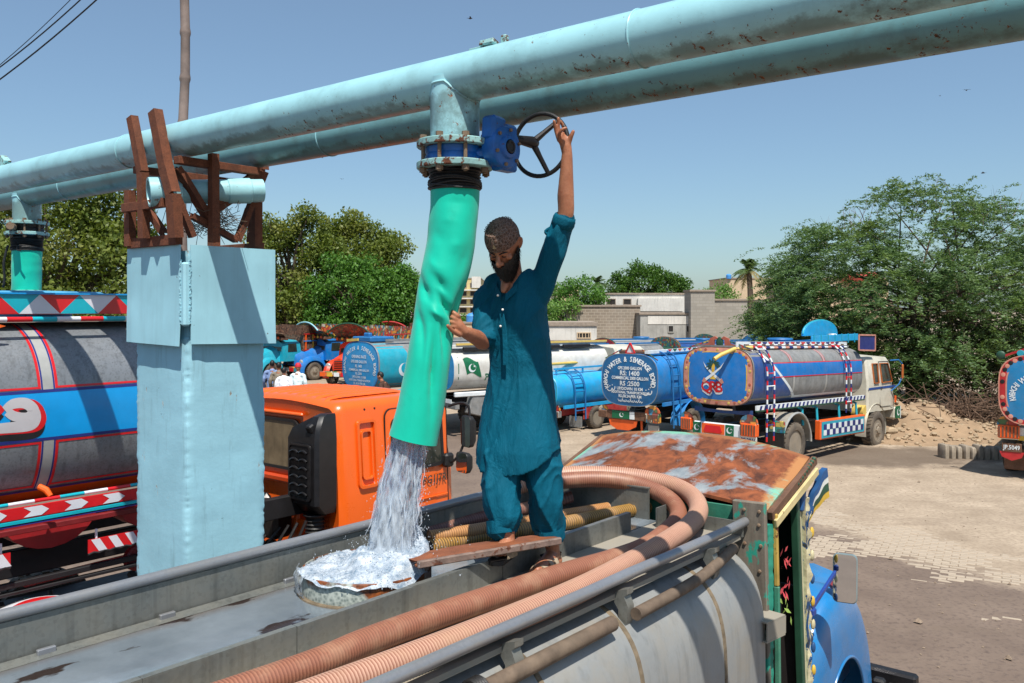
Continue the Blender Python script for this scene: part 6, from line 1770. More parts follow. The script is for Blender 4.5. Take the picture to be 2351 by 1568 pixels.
def crescent(fn, cx_, cy_, r, mat, par, nm='crescent_star', star=True):
    b = MB(); o = [fn((cx_ + r * math.cos(R(a)), cy_ + r * math.sin(R(a)))) for a in range(60, 391, 15)]
    i = [fn((cx_ + r * .26 + r * .80 * math.cos(R(a)), cy_ + r * .20 + r * .80 * math.sin(R(a)))) for a in range(74, 378, 14)]
    n_ = min(len(o), len(i)); o = [fn((cx_ + r * math.cos(R(65 + 320 * k / 24)), cy_ + r * math.sin(R(65 + 320 * k / 24)))) for k in range(25)]
    i = [fn((cx_ + r * .26 + r * .80 * math.cos(R(65 + 320 * k / 24)), cy_ + r * .20 + r * .80 * math.sin(R(65 + 320 * k / 24)))) for k in range(25)]
    b.loft([o, i], False)
    if star:
        st = [fn((cx_ + r * .62 + r * .34 * (1 if k % 2 == 0 else .42) * math.sin(2 * pi * k / 10), cy_ + r * .45 + r * .34 * (1 if k % 2 == 0 else .42) * math.cos(2 * pi * k / 10))) for k in range(10)]
        i0 = b.av(st + [fn((cx_ + r * .62, cy_ + r * .45))]); b.af([(k, (k + 1) % 10, 10) for k in range(10)], i0)
    return part(nm, b, mat, par)
def ladder(root, p0, p1, up, w, rungs, cols, nm='ladder', out=.05):
    """two stiles bent over the tank top and rungs; painted in bands"""
    first = None
    path = [Vector(p) for p in up]
    for s in (-1, 1):
        P = resample(crom([p + Vector((s * w / 2, 0, 0)) for p in path], 8), .11)
        for k in range(len(P) - 1):
            b = MB(); b.cyl(P[k], P[k + 1], .022, n=8, caps=False); o = part('ladder_stile', b, cols[k % len(cols)], first or root)
            if first is None: first = o
    for k in range(rungs):
        f = (k + .5) / rungs; L = (len(path) - 1) * f; i = int(L); c = path[i].lerp(path[min(i + 1, len(path) - 1)], L - i)
        b = MB(); b.cyl(c + Vector((-w / 2, 0, 0)), c + Vector((w / 2, 0, 0)), .016, n=8); part('ladder_rung', b, cols[k % len(cols)], first)
    return first
def chassis(root, x0, x1, wheels, zc, r, tyre_w=.26, red=False, track=.93, hub=None, front_fl=True):
    for y in (-.42, .42):
        b = MB(); b.bar((x0, y, zc), (x1, y, zc), .08, .2); part('chassis_rail', b, M_REDCH if red else M_DARK, root)
    for i, x in enumerate(wheels):
        b = MB(); b.cyl((x, -track, r), (x, track, r), .07, n=10); part('axle', b, M_DARK, root)
        for s in (1, -1):
            wheel_at(root, (x, -s * track, r), r, tyre_w, None, s, hub, i < len(wheels) - 1)
def cabover(root, x0, x1, hw, z0, zt, mat, trim, line=None):
    def rg(x, ins, z_, zb=z0): 
        o = [(-hw + ins, zb), (-hw + ins, (z0 + z_) / 2), (-hw + ins + .07, z_ - .12), (-hw + ins + .15, z_ - .02), (0, z_ + .03)]
        return [(x, y, z) for y, z in o + [(-y, z) for y, z in o[::-1][1:]]]
    b = MB(); b.loft([rg(x0, .05, zt - .04), rg(x0 + .06, .0, zt), rg(x1 - .45, .0, zt), rg(x1 - .25, .02, zt - .12), rg(x1, .05, zt - .85), rg(x1 + .03, .06, z0 + .2)], False, True, True)
    c = part('cab', b, mat, root)
    ym = lambda z: -hw - .006 + .07 * max(0, (z - (z0 + zt) / 2) / (zt - .12 - (z0 + zt) / 2))
    def quad(nm, pts, m, e=0.0, par=c):
        b = MB(); i0 = b.av([(x, ym(z) - e, z) for x, z in pts]); b.af([list(range(len(pts)))], i0); return part(nm, b, m, par)
    def frame_(nm, pts, w, m):
        b = MB(); P = [Vector((x, ym(z) - .008, z)) for x, z in pts]
        for a_, b_ in zip(P, P[1:] + P[:1]): b.bar(a_, b_, .02, w, (0, 1, 0))
        return part(nm, b, m, c)
    zw0, zw1 = z0 + (zt - z0) * .52, zt - .22
    L = x1 - x0
    w1 = [(x0 + .20 * L, zw0), (x0 + .36 * L, zw0), (x0 + .36 * L, zw1 + .02), (x0 + .18 * L, zw1 + .02)]
    w2 = [(x0 + .47 * L, zw0), (x0 + .84 * L, zw0 + .02), (x0 + .74 * L, zw1 + .02), (x0 + .45 * L, zw1 + .02)]
    for w in (w1, w2): f_ = frame_('window_frame', w, .045, trim); quad('pane', w, M_GLASS, .002, f_)
    d = [(x0 + .42 * L, z0 + .12), (x0 + .90 * L, z0 + .12), (x0 + .88 * L, zw0), (x0 + .76 * L, zt - .14), (x0 + .42 * L, zt - .14)]
    b = MB(); P = [Vector((x, ym(z) - .004, z)) for x, z in d]
    for a_, b_ in zip(P, P[1:] + P[:1]): b.bar(a_, b_, .006, .012, (0, 1, 0))
    part('door_gap', b, M_DARK, c)
    if line: quad('painted_line', [(x0 + .02, z0 + (zt - z0) * .40), (x1 - .04, z0 + (zt - z0) * .42), (x1 - .04, z0 + (zt - z0) * .46), (x0 + .02, z0 + (zt - z0) * .44)], line, .003)
    b = MB(); b.box((x0 + .46 * L, ym(z0 + .6) - .01, z0 + (zt - z0) * .42), (.12, .02, .03), ch=.005); part('door_handle', b, M_CHROME, c)
    return c
def lampbox(root, x, y, z, w, h, m, plate=None, nm='tail_lamp'):
    b = MB(); b.box((x, y, z), (.16, w, h), ch=.02); l = part(nm, b, m, root)
    for k in range(6):
        b = MB(); b.box((x - .085, y - w / 2 + w * (k + .5) / 6, z), (.012, w * .07, h * .8)); part('lamp_bar', b, M_WOOD, l)
    b = MB(); b.prism([(w * .55 * math.cos(R(a)), w * .5 * math.sin(R(a))) for a in range(0, 181, 15)], Matrix.Translation((x - .02, y, z + h / 2)) @ FACE_BACK, .03); part('lamp_crest', b, M_ART, l)
    if plate:
        b = MB(); b.prism([(-w * .5, .1), (w * .5, .1), (w * .52, -.05), (w * .3, -.2), (0, -.27), (-w * .3, -.2), (-w * .52, -.05)], Matrix.Translation((x - .03, y, z - h / 2 - .1)) @ FACE_BACK, .02); pl_ = part('number_plate', b, M_WHT, l)
        txt(plate, .15, None, M_LETB, 'lettering', pl_, part_, .003, fn=lambda p: Vector((x - .043, y - p.x, z - h / 2 - .10 + p.y)), sx=.8)
    return l
def fan_crown(root, c, w, h, m, face, th=.08, edge=None, nm='crown'):
    """half-moon crest standing on a truck roof, curving forward"""
    T = Matrix.Translation(c) @ face
    pts = [(-w / 2, 0)] + [(w / 2 * math.cos(R(a)) * (1 if abs(math.cos(R(a))) < .9 else 1), h * math.sin(R(a)) ** .8) for a in range(175, 4, -10)] + [(w / 2, 0)]
    b = MB(); b.prism(pts, T, th); o = part(nm, b, m, root)
    if edge:
        b = MB(); b.tube([T @ Vector((x, y, 0)) for x, y in pts[1:-1]], .035, 8); part('crown_rim', b, edge, o)
    return o
def truck_root(label, X, Y, head, z=0, pitch=0, group='parked trucks', cat='tanker truck', nm='tanker_truck'):
    t = thing(nm, label, cat, (X, Y, z), head, group)
    if pitch:
        M = t.matrix_world @ Matrix.Rotation(pitch, 4, 'Y'); t.matrix_world = M; WM[t.name] = M.copy()
    return t

# ------------------------------------------------ blue tanker with the palm and swords
t = truck_root('blue tanker with palm and crossed swords on its back and a cream cab', 6.2, 22.5, R(45.6), 0.02, R(1.6), 'water tanker trucks')
tk = Tank(t, .95, .69, 3.4, 2.20, -1.9, 4.2, M_GREYT, M_B1, .06)
tk.field(.83, M_B1); tk.border(1.0, .83, M_PINK, .007); tk.border(.845, .82, M_YEL, .0085); tk.border(1.01, .985, M_WOOD, .0085)
for k in range(34):
    p = sup(.95 * .915, .69 * .915, 3.4, 2 * pi * (k + .5) / 34); c = tk.back(p, .009); b = MB()
    b.lathe([(.036, 0), (.034, .006), (.02, .008), (.001, .008)], T=Matrix.Translation(c) @ Matrix.Rotation(R(-90), 4, 'Y'), n=10); part('border_dot', b, M_PINKD if k % 2 else M_YPIPE, tk.end)
em = MB(); em.mi = 0
def bpoly(b, pts, e=.012):
    i0 = b.av([tk.back(p, e) for p in pts]); b.af([list(range(len(pts)))], i0)
ex, ey = -.08, .08
b = MB(); bpoly(b, [(ex - .045, ey + .22), (ex + .045, ey + .22), (ex + .04, ey - .10), (ex + .09, ey - .16), (ex - .09, ey - .16), (ex - .04, ey - .10)]); emb = part('palm_trunk', b, M_YEL, tk.end)
for k in range(9):
    a = R(-38 + 256 * k / 8); b = MB(); L = .23
    P = [(ex + math.cos(a) * L * f, ey + .22 + math.sin(a) * L * f * .8 - .10 * f * f * abs(math.cos(a))) for f in (0, .35, .7, 1)]
    Q = [(x + .035 * -math.sin(a) * s_, y + .035 * math.cos(a) * s_) for (x, y), s_ in zip(P, (0, 1, 1, 0))]
    bpoly(b, P + Q[::-1][1:-1], .0125 + .0006 * k); part('palm_frond', b, M_DKGREEN, emb)
for s in (1, -1):
    b = MB(); P = [(ex - s * .22, ey - .15), (ex - s * .0, ey + .0), (ex + s * .2, ey + .15), (ex + s * .29, ey + .26), (ex + s * .22, ey + .12), (ex + s * .02, ey - .06), (ex - s * .18, ey - .20)]
    bpoly(b, P, .016 + .001 * s); part('sword', b, M_LETT, emb)
    b = MB(); bpoly(b, [(ex - s * .17, ey - .20), (ex - s * .24, ey - .12), (ex - s * .30, ey - .22), (ex - s * .24, ey - .26)], .019); part('sword_hilt', b, M_PINK, emb)
for ch, dx in (('Q', -.18), ('R', .02), ('B', .17)):
    for m_, e_, dz in ((M_LETT, .010, -.02), (M_TRED, .013, .03)):
        txt(ch, .36, None, m_, 'lettering', tk.end, part_, .008, fn=lambda p, dx=dx, e_=e_, dz=dz: tk.back((p.x + dx - .09, p.y - .30 + dz), e_))
zt_, zb_ = 2.87, 1.56
b = MB(); b.grid(lambda i, j: tk.side(-1.84 + (.36 + 1.75 * j ** 1.1) * i, 2.84 - 1.20 * j, .0035), 4, 14); part('navy_panel', b, M_B2, tk.body); tk.panel(-1.84, 4.15, 1.53, 1.64, M_B2, 'navy_panel', .0036, 3)
tk.panel(-1.1, 4.15, 2.20, 2.52, M_B1, 'blue_stripe', .005); tk.panel(.3, 4.15, 1.64, 1.71, M_LETT, 'pinstripe', .006, 2)
b = MB(); b.grid(lambda i, j: tk.side(-1.48 + .13 * j + 1.75 * i ** 1.1, 2.84 - 1.20 * i, .007), 14, 2); part('pinstripe', b, M_LETT, tk.body)
for z in (2.53, 2.19): tk.panel(-1.0, 4.15, z - .01, z + .012, M_TRED, 'pinstripe', .007, 1)
for x in (-.05, 1.75): 
    tk.panel(x, x + .10, 2.53, 2.84, M_LSEAM, 'seam_band', .005); tk.panel(x + .1, x + .2, 1.70, 2.18, M_LSEAM, 'seam_band', .005)
    for dx in (0, .1): tk.panel(x + dx - .012, x + dx + .012, 2.53, 2.84, M_TRED, 'pinstripe', .007, 6)
b = MB(); b.box((1.1, -.50, 2.97), (6.0, .04, .13)); tb = part('top_board', b, M_LETT, t)
for k in range(17):
    x = -1.3 + .29 * k; b = MB(); i0 = b.av([(x, -.522, 3.03), (x + .25, -.522, 3.03), (x + .125, -.522, 2.91)]); b.af([(0, 1, 2)], i0); part('painted_triangle', b, M_TRED if k % 2 else M_LETB, tb)
for k in range(28):
    b = MB(); b.cyl((-1.75 + .2 * k, -.62, 2.89), (-1.75 + .2 * (k + 1), -.62, 2.89), .03, n=8, caps=False); part('rail_segment', b, (M_LETT, M_PINK, M_LETB)[k % 3], t)
for k in range(28):
    b = MB(); b.cyl((-1.75 + .2 * k, -.62, 2.96), (-1.75 + .2 * (k + 1), -.62, 2.96), .018, n=8, caps=False); part('rail_segment', b, (M_WOOD, M_LETT)[k % 2], t)
b = MB(); b.box((1.1, 0, 2.91), (5.9, 1.2, .05)); part('top_walkway', b, M_GREYT, t)
for s in (-1, 1):
    b = MB(); b.prism([(s * x, y) for x, y in [(.75, 0), (.3, .10), (.25, .22), (.12, .27), (.05, .22), (.14, .18), (.15, .05), (.1, 0)]], Matrix.Translation((-1.82, 0, 2.88)) @ FACE_BACK, .05); part('carved_bird', b, M_PINKD, t)
    b = MB(); b.bar((-1.82, s * .85, 2.86), (-1.82, s * .2, 3.06), .03, .04); part('crest_bar', b, M_ARTG, t)
b = MB(); b.ball((-1.82, 0, 3.0), (.03, .10, .14)); part('crest_boss', b, M_DKGREEN, t)
b = MB(); b.tube([(-1.55, -.72, 2.90), (-1.9, -.45, 2.86), (-2.25, -.30, 2.72), (-2.4, -.22, 2.62)], .05, 12); part('filler_pipe', b, M_YPIPE, t)
RWB = [M_TRED, M_LETT, M_LETB]
ladder(t, 0, 0, [(-1.25, -.62, 2.93), (-1.25, -.80, 2.86), (-1.25, -1.02, 2.45), (-1.25, -1.05, 2.0), (-1.25, -1.05, .62)], .34, 6, RWB)
ladder(t, 0, 0, [(3.05, -.62, 2.93), (3.05, -.80, 2.86), (3.05, -1.02, 2.45), (3.05, -1.05, 2.0), (3.05, -1.05, 1.05)], .30, 5, RWB)
b = MB(); b.box((1.2, -.98, 1.50), (6.0, .05, .11)); sk = part('skirt_rail', b, M_LETT, t)
for k in range(28):
    x = -1.7 + .215 * k; b = MB(); i0 = b.av([(x, -1.008, 1.45), (x + .1, -1.008, 1.45), (x + .15, -1.008, 1.545), (x + .05, -1.008, 1.545)]); b.af([(0, 1, 2, 3)], i0); part('painted_block', b, M_LETB, sk)
b = MB(); b.box((1.2, -.985, 1.43), (6.0, .05, .035)); part('skirt_strip', b, M_DKGREEN, sk)
for x in (1.35, 2.65, 3.75, .55):
    b = MB(); b.tube([(x, -.7, 1.44), (x, -.95, 1.35), (x, -.98, .95)], .035, 8); part('guard_stay', b, M_TEAL, t)
b = MB(); b.box((2.65, -1.02, .78), (2.75, .16, .50), ch=.02); gb = part('side_guard', b, M_OLAMP, t)
b = MB(); b.box((2.65, -1.105, .78), (2.62, .012, .42)); part('guard_panel', b, M_TEAL, gb)
for i in range(14):
    for j in range(2):
        b = MB(); b.box((2.65 - 1.22 + (i + .5) * 2.44 / 14, -1.114, .78 + (.075 if j else -.075)), (2.44 / 14 - .012, .012, .135)); part('checker_tile', b, M_LETB if (i + j) % 2 else M_LETT, gb)
b = MB(); rows = [[(x0 + .75 * math.cos(R(a)), y, .53 + .75 * math.sin(R(a)) + .02) for y in (-.72, -.95, -1.1)] for x0 in (0,) for a in range(0, 176, 11)]
b.loft(rows, False); part('rear_mudguard', b, pm('mudguard_grey', (150, 146, 138), .6, vary=.2, dust=.4), t)
b = MB(); b.tube([(.75 * math.cos(R(a)), -1.1, .55 + .75 * math.sin(R(a))) for a in range(0, 176, 11)], .03, 6); part('mudguard_edge', b, M_LSEAM, t)
b = MB(); b.box((-.80, -.92, .55), (.03, .5, .6)); part('mud_flap', b, M_BLACK, t)
b = MB(); b.box((-.79, -.93, 1.0), (.05, .52, .3), ch=.02); part('flap_panel', b, M_ARTG, t)
b = MB(); b.loft([[(-1.62, y, 1.42 - .05 * (1 - (y / .8) ** 2)) for y in (-.8, -.4, 0, .4, .8)], [(-1.62, y, 1.30) for y in (-.8, -.4, 0, .4, .8)]], False); part('rear_apron', b, M_B2, t)
b = MB(); b.box((-1.75, .05, .92), (.12, 1.3, .30), ch=.02); bp_ = part('rear_bumper', b, M_LETT, t)
b = MB(); b.box((-1.815, .15, .92), (.02, .62, .24), ch=.004); part('bumper_panel', b, M_OLAMP, bp_)
b = MB(); b.prism([(-.25, -.06), (-.2, .07), (.2, .07), (.25, -.06), (.2, -.1), (-.2, -.1)], Matrix.Translation((-1.83, .15, .93)) @ FACE_BACK, .012); part('bumper_panel', b, M_TRED, bp_)
for y in (.60, -.30):
    b = MB(); b.box((-1.815, y, .92), (.02, .22, .26), ch=.004); fp = part('flag_panel', b, M_GREENF, bp_)
    crescent(lambda p, y=y: Vector((-1.829, y - p[0], .92 + p[1])), 0, 0, .075, M_LETT, fp)
b = MB(); b.prism([(-.6, .12), (.6, .12), (.5, -.04), (.2, -.16), (-.2, -.16), (-.5, -.04)], Matrix.Translation((-1.78, .15, .66)) @ FACE_BACK, .02); part('bumper_skirt', b, pm('mint_panel', (30, 170, 150), .5), bp_)
lampbox(t, -1.78, -.80, .98, .42, .30, M_OLAMP, 'PP.2016'); lampbox(t, -1.76, .92, .98, .30, .30, M_OLAMP)
b = MB(); b.box((-1.70, -.48, .93), (.1, .28, .3)); part('tool_box', b, M_DARK, t)
chassis(t, -1.7, 6.4, (0, 5.0), .86, .53, .30)
c = cabover(t, 4.45, 6.45, 1.0, 1.05, 2.62, M_CABW, pm('orange_trim', (176, 96, 40), .5), pm('cab_line_blue', (30, 70, 140), .45))
b = MB(); b.loft([[(5.0 + .72 * math.cos(R(a)), y, .56 + .72 * math.sin(R(a))) for y in (-.7, -1.02)] for a in range(-15, 196, 15)], False); part('front_mudguard', b, M_CABW, t)
b = MB(); b.box((6.55, 0, .92), (.26, 2.0, .36), ch=.05); fb = part('front_bumper', b, M_CABW, t)
b = MB(); b.box((6.60, -1.02, .95), (.34, .03, .36)); fp = part('flag_panel', b, M_GREENF, fb); crescent(lambda p: Vector((6.57 + p[0], -1.04, .95 + p[1])), 0, 0, .10, M_LETT, fp)
b = MB(); b.box((6.75, -1.02, .95), (.05, .034, .36)); part('flag_panel', b, M_LETT, fb)
b = MB(); b.tube([(6.0, -1.0, 2.5), (6.25, -1.15, 2.52), (6.4, -1.2, 2.4)], .02, 8); ma = part('mirror_arm', b, M_LADB, t)
b = MB(); b.box((6.38, -1.22, 2.18), (.10, .05, .42), ch=.02); part('wing_mirror', b, pm('orange_trim', (176, 96, 40)), ma)
b = MB(); b.tube([(6.1, -1.0, 1.6), (6.3, -1.15, 1.8), (6.38, -1.2, 2.0)], .02, 8); part('mirror_arm', b, M_LADB, ma)
b = MB(); b.box((6.35, -1.03, 1.35), (.05, .05, .2), ch=.01); part('side_lamp', b, M_OLAMP, t)
b = MB(); b.cyl((4.45, -.95, 1.05), (4.45, -.6, 1.05), .2, n=20); b.cyl((4.45, -.955, 1.05), (4.45, -.95, 1.05), .12, n=20); part('air_filter', b, M_YPIPE, t)
b = MB(); b.cyl((4.5, -.9, .62), (4.5, -.5, .62), .15, n=16); part('air_tank', b, M_GREYT, t)
b = MB(); b.box((1.4, -.3, .8), (1.6, .5, .35), ch=.03); part('pump_unit', b, M_GREASE, t)
b = MB(); b.box((4.35, -.98, 3.02), (1.1, .03, .42), ch=.01); rk = part('rack_end', b, M_LETB, t)
b = MB(); 
for a_, b_ in (((3.8, -1.0, 2.82), (4.9, -1.0, 2.80)), ((3.8, -1.0, 3.24), (4.9, -1.0, 3.24)), ((3.8, -1.0, 2.82), (3.8, -1.0, 3.24)), ((4.9, -1.0, 2.8), (4.9, -1.0, 3.24))): b.bar(a_, b_, .03, .04)
part('rack_frame', b, M_PINK, rk)

# ------------------------------------------------ water-board tanker with the price list
t = truck_root('blue water-board tanker with painted price list on its round back', 4.55, 27.2, R(50), 0, 0, 'water tanker trucks')
tk = Tank(t, .96, .76, 3.2, 1.80, -1.75, 4.0, M_BS, M_BK, .05)
tk.border(1.0, .965, M_LADB, .007); tk.border(1.012, .99, M_GREYT, .0085)
tk.arc('KARACHI WATER & SEWERAGE BOARD.', .205, .81, .62, 200, -17, -.02, M_LETT, .006, .80)
for s_, sz, y, sx in (('GPS 2000 GALLON', .125, .34, .8), ('RS: 1400', .19, .19, 1.0), ('COMMERCIAL 2000 GALLON', .125, .05, .78), ('RS :2500', .19, -.11, 1.0), ('UP/DOWN 10 KM', .125, -.26, .9), ('ADDITIONAL TRANSPORTATION', .10, -.37, .85), ('RS-58.24-PER KM', .12, -.48, .9)):
    tk.text(s_, sz, .04, y, M_LETT, .004, sx)
for sx, ox, oy in ((1, -.62, -.30), (1, .62, -.36)):
    tk.scribble([(ox - .14, oy), (ox - .08, oy - .05), (ox, oy - .04), (ox + .05, oy + .03), (ox + .08, oy - .03), (ox + .14, oy + .02), (ox + .15, oy + .09)], .014, M_LETT)
    tk.scribble([(ox - .05, oy + .09), (ox - .02, oy + .10)], .014, M_LETT); tk.scribble([(ox + .04, oy + .12), (ox + .07, oy + .13)], .014, M_LETT)
for k in range(6):
    ox = -.38 + .14 * k; tk.scribble([(ox, -.57), (ox + .04, -.64), (ox + .08, -.60), (ox + .10, -.65), (ox + .14, -.61)], .009, M_LETT)
    if k % 2: tk.scribble([(ox + .03, -.50), (ox + .03, -.60)], .008, M_LETT)
tk.panel(.4, 1.6, 2.1, 2.45, M_GREYT, 'bare_patch', .005)
for s_, z in (('SAKHI HASAN', 2.02), ('K.W & S.B', 1.77)):
    txt(s_, .24, None, M_LETT, 'lettering', tk.body, part_, .006, fn=lambda p, z=z: tk.side(.75 + p.x, z + p.y, .008), sx=.8)
ladder(t, 0, 0, [(-.85, -.6, 2.62), (-.85, -.85, 2.5), (-.85, -1.03, 2.1), (-.85, -1.06, 1.6), (-.85, -1.08, .35)], .42, 6, [M_LADB])
b = MB(); b.box((1.0, -.55, 2.62), (5.4, .12, .09)); tb = part('top_board', b, M_LETT, t)
for k in range(16):
    x = -.6 + .3 * k; b = MB(); i0 = b.av([(x, -.613, 2.67), (x + .26, -.613, 2.67), (x + .13, -.613, 2.58)]); b.af([(0, 1, 2)], i0); part('painted_triangle', b, (M_TRED, M_GREENF, M_OLAMP, M_BS)[k % 4], tb)
b = MB(); b.bar((-1.6, -.62, 2.55), (3.9, -.62, 2.55), .05, .05); part('rail', b, M_LADB, t)
b = MB(); b.box((1.2, -.98, 1.12), (5.4, .06, .10)); part('skirt_rail', b, M_BS, t)
b = MB(); b.box((-1.3, 0, 2.60), (.5, 1.0, .10), ch=.02); part('rear_step', b, M_WOOD, t)
for s in (-1, 1): b = MB(); b.bar((-1.66, s * .9, 2.40), (-1.6, s * .35, 2.68), .03, .03); part('crest_bar', b, M_ART, t)
b = MB()
tri = [Vector((-1.7, y, z)) for y, z in ((-.16, 2.58), (.16, 2.58), (0, 2.88))]
for a_, b_ in zip(tri, tri[1:] + tri[:1]): b.bar(a_, b_, .03, .045, (1, 0, 0))
wt = part('warning_triangle', b, M_TRED, t); b = MB(); i0 = b.av([p + Vector((.01, 0, 0)) for p in tri]); b.af([(0, 2, 1)], i0); part('triangle_plate', b, M_LETT, wt)
b = MB(); b.box((-1.6, .1, .74), (.1, 1.5, .26), ch=.02); bp_ = part('rear_bumper', b, M_WOOD, t)
b = MB(); b.box((-1.665, .35, .75), (.02, .6, .22)); fp = part('flag_panel', b, M_GREENF, bp_); crescent(lambda p: Vector((-1.68, .32 - p[0], .75 + p[1])), 0, 0, .07, M_LETT, fp)
b = MB(); b.box((-1.665, -.04, .75), (.021, .16, .22)); part('flag_panel', b, M_LETT, bp_)
b = MB(); b.prism([(-.5, .1), (.5, .1), (.45, -.08), (.2, -.2), (-.2, -.2), (-.45, -.08)], Matrix.Translation((-1.62, .3, .50)) @ FACE_BACK, .02); part('bumper_skirt', b, M_OLAMP, bp_)
lampbox(t, -1.62, -.72, .72, .46, .26, M_ART); lampbox(t, -1.62, .98, .74, .3, .22, M_WOOD)
b = MB(); b.box((-1.55, -.70, .36), (.03, .36, .3), ch=.01); part('mud_flap', b, M_LSEAM, t)
b = MB(); b.cyl((-1.5, -.28, .2), (-1.5, -.26, .62), .035, n=8); part('drain_hose', b, M_OLAMP, t)
b = MB(); b.loft([[(.2 + .72 * math.cos(R(a)), y, .42 + .72 * math.sin(R(a))) for y in (-.65, -1.05)] for a in range(0, 181, 15)], False); part('rear_mudguard', b, M_BS, t)
chassis(t, -1.6, 6.0, (.2, 4.9), .70, .43, .26)
cabover(t, 4.2, 6.0, .98, .9, 2.3, M_B2, M_WOOD)

# ------------------------------------------------ cyan tanker behind the man
t = truck_root('plain cyan tanker with a blue ladder and red chassis right behind the man', 2.35, 29.5, R(46), 0, 0, 'water tanker trucks')
tk = Tank(t, .80, .58, 2.6, 1.28, -2.2, 3.6, M_CY, M_CY, .05)
tk.border(1.0, .95, M_TEAL, .007)
ladder(t, 0, 0, [(-1.2, -.45, 1.92), (-1.2, -.7, 1.8), (-1.2, -.86, 1.5), (-1.2, -.90, 1.2), (-1.2, -.92, .30)], .5, 5, [M_LADB])
for y, z in ((-.5, 1.98), (.5, 1.98)): b = MB(); b.bar((-2.0, y, z), (3.6, y, z), .06, .06); part('rail', b, M_CY, t)
for x in (-1.9, -.6, .9, 2.4): b = MB(); b.bar((x, -.5, 1.82), (x, -.5, 1.98), .05, .05); part('rail_post', b, M_CY, t)
b = MB(); b.bar((-2.3, -.2, 2.12), (3.2, -.1, 2.10), .09, .09, ch=.03); part('filler_pipe', b, M_YPIPE, t)
b = MB(); b.tube([(-2.25, -.2, 2.10), (-2.45, .1, 2.02), (-2.55, .2, 1.95)], .05, 10); part('filler_pipe', b, M_YPIPE, t)
b = MB(); b.box((.8, -.82, .80), (5.4, .06, .1)); part('skirt_rail', b, M_CY, t)
b = MB(); b.loft([[(-1.0, -.85, .72), (-1.0, -.85, .35)], [(1.3, -.85, .72), (1.3, -.85, .45)]], False); part('chassis_guard', b, M_REDCH, t)
lampbox(t, -2.0, -.5, .58, .5, .2, M_GREYT); b = MB(); b.box((-1.25, -.75, .30), (.04, .5, .34)); part('mud_flap', b, M_GREYT, t)
chassis(t, -2.0, 5.4, (-.35, 4.2), .58, .37, .24, True, .80)
cabover(t, 3.8, 5.4, .85, .8, 2.0, M_CY, M_WOOD)

# ------------------------------------------------ white tanker with the flag
t = truck_root('white tanker with a green crescent flag painted on its side', -1.12, 28.0, R(33), 0, 0, 'water tanker trucks')
tk = Tank(t, .95, .64, 2.8, 2.02, -1.35, 4.6, M_WH, M_LB, .05)
tk.border(1.0, .93, M_LB, .007)
tk.panel(-1.3, 4.5, 1.40, 1.52, M_LETT, 'skirt_band', .006, 2); tk.panel(-1.20, -1.17, 1.55, 2.42, M_LETG, 'flag_pole', .006, 4)
b = MB(); b.grid(lambda i, j: tk.side(-1.02 + .52 * i + .12 * j, 2.36 - .47 * j + .06 * math.sin(i * 5) - .04 * i, .007), 8, 6); fl = part('flag', b, M_GREENF, tk.body)
crescent(lambda p: tk.side(-.72 + p[0], 2.08 + p[1], .011), 0, 0, .125, M_LETT, fl)
for s_, z, x in (('PRIDE', 2.34, .42), ('O', 2.06, .30), ('F', 2.06, .54), ('PAKISTAN', 1.78, .42)):
    txt(s_, .30, None, M_LETG, 'lettering', tk.body, part_, .006, fn=lambda p, z=z, x=x: tk.side(x + p.x, z + p.y, .008))
for k in range(4):
    b = MB(); b.box((-.4 + 1.25 * k, -.80, 2.66), (1.1, .12, .10), ch=.02); part('top_slot', b, M_DARK, t)
b = MB(); b.box((1.6, -.55, 2.74), (6.0, .5, .05)); part('top_walkway', b, M_WH, t)
b = MB(); b.bar((-1.2, -.82, 2.80), (4.6, -.82, 2.80), .05, .06); part('rail', b, M_YPIPE, t)
b = MB(); b.box((1.6, -.98, 1.30), (5.9, .10, .14), ch=.02); part('skirt_rail', b, M_LETT, t)
b = MB(); b.box((-.55, -.85, .95), (.5, .3, .62), Matrix.Rotation(.25, 4, 'Y'), .03); part('mud_flap', b, M_GREYT, t)
b = MB(); b.bar((-.6, -.9, 1.25), (-.3, -.95, .75), .04, .05); part('guard_stay', b, M_WH, t)
b = MB(); b.box((-1.25, -.2, .95), (.15, 1.6, .2), ch=.02); part('rear_bumper', b, M_GREYT, t)
b = MB(); b.box((-1.34, -.6, 1.08), (.02, .34, .12)); part('number_plate', b, M_LETT, t)
chassis(t, -1.3, 6.4, (.45, 5.2), .95, .54, .28)
cabover(t, 4.9, 6.5, 1.0, 1.0, 2.6, M_CABW, M_WOOD)

# ------------------------------------------------ teal and grey tanker with the rate table
t = truck_root('teal and grey tanker with a rate table lettered on its round blue back', -3.55, 28.5, R(44), 0, 0, 'water tanker trucks')
tk = Tank(t, .98, .74, 2.9, 2.12, -1.6, 4.4, M_GREYT, M_LB, .05)
tk.border(1.0, .955, M_LADB, .007)
tk.arc('KARACHI WATER & SEWERAGE BOARD', .17, .82, .58, 200, -20, -.03, M_LETT, .003, .8)
for s_, sz, y in (('OPENING RATE', .13, .27), ('GPS-2000 GALLON', .12, .12), ('RS. 1400', .12, -.02), ('COMMERCIAL 2000 GALLON', .10, -.14), ('RS. 2500', .11, -.25), ('UP/DOWN 10 KM', .11, -.36), ('ADDITIONAL TRANSPORTATION', .09, -.46), ('RS. 58.24 PER KM', .1, -.56)):
    tk.text(s_, sz, .0, y, M_LETT, .002, .85)
b = MB(); b.grid(lambda i, j: tk.side(-1.55 + (1.0 + 1.3 * (j ** 2)) * i, 2.80 - 1.38 * j, .006), 8, 14); sw_ = part('teal_swoosh', b, M_TEAL, tk.body)
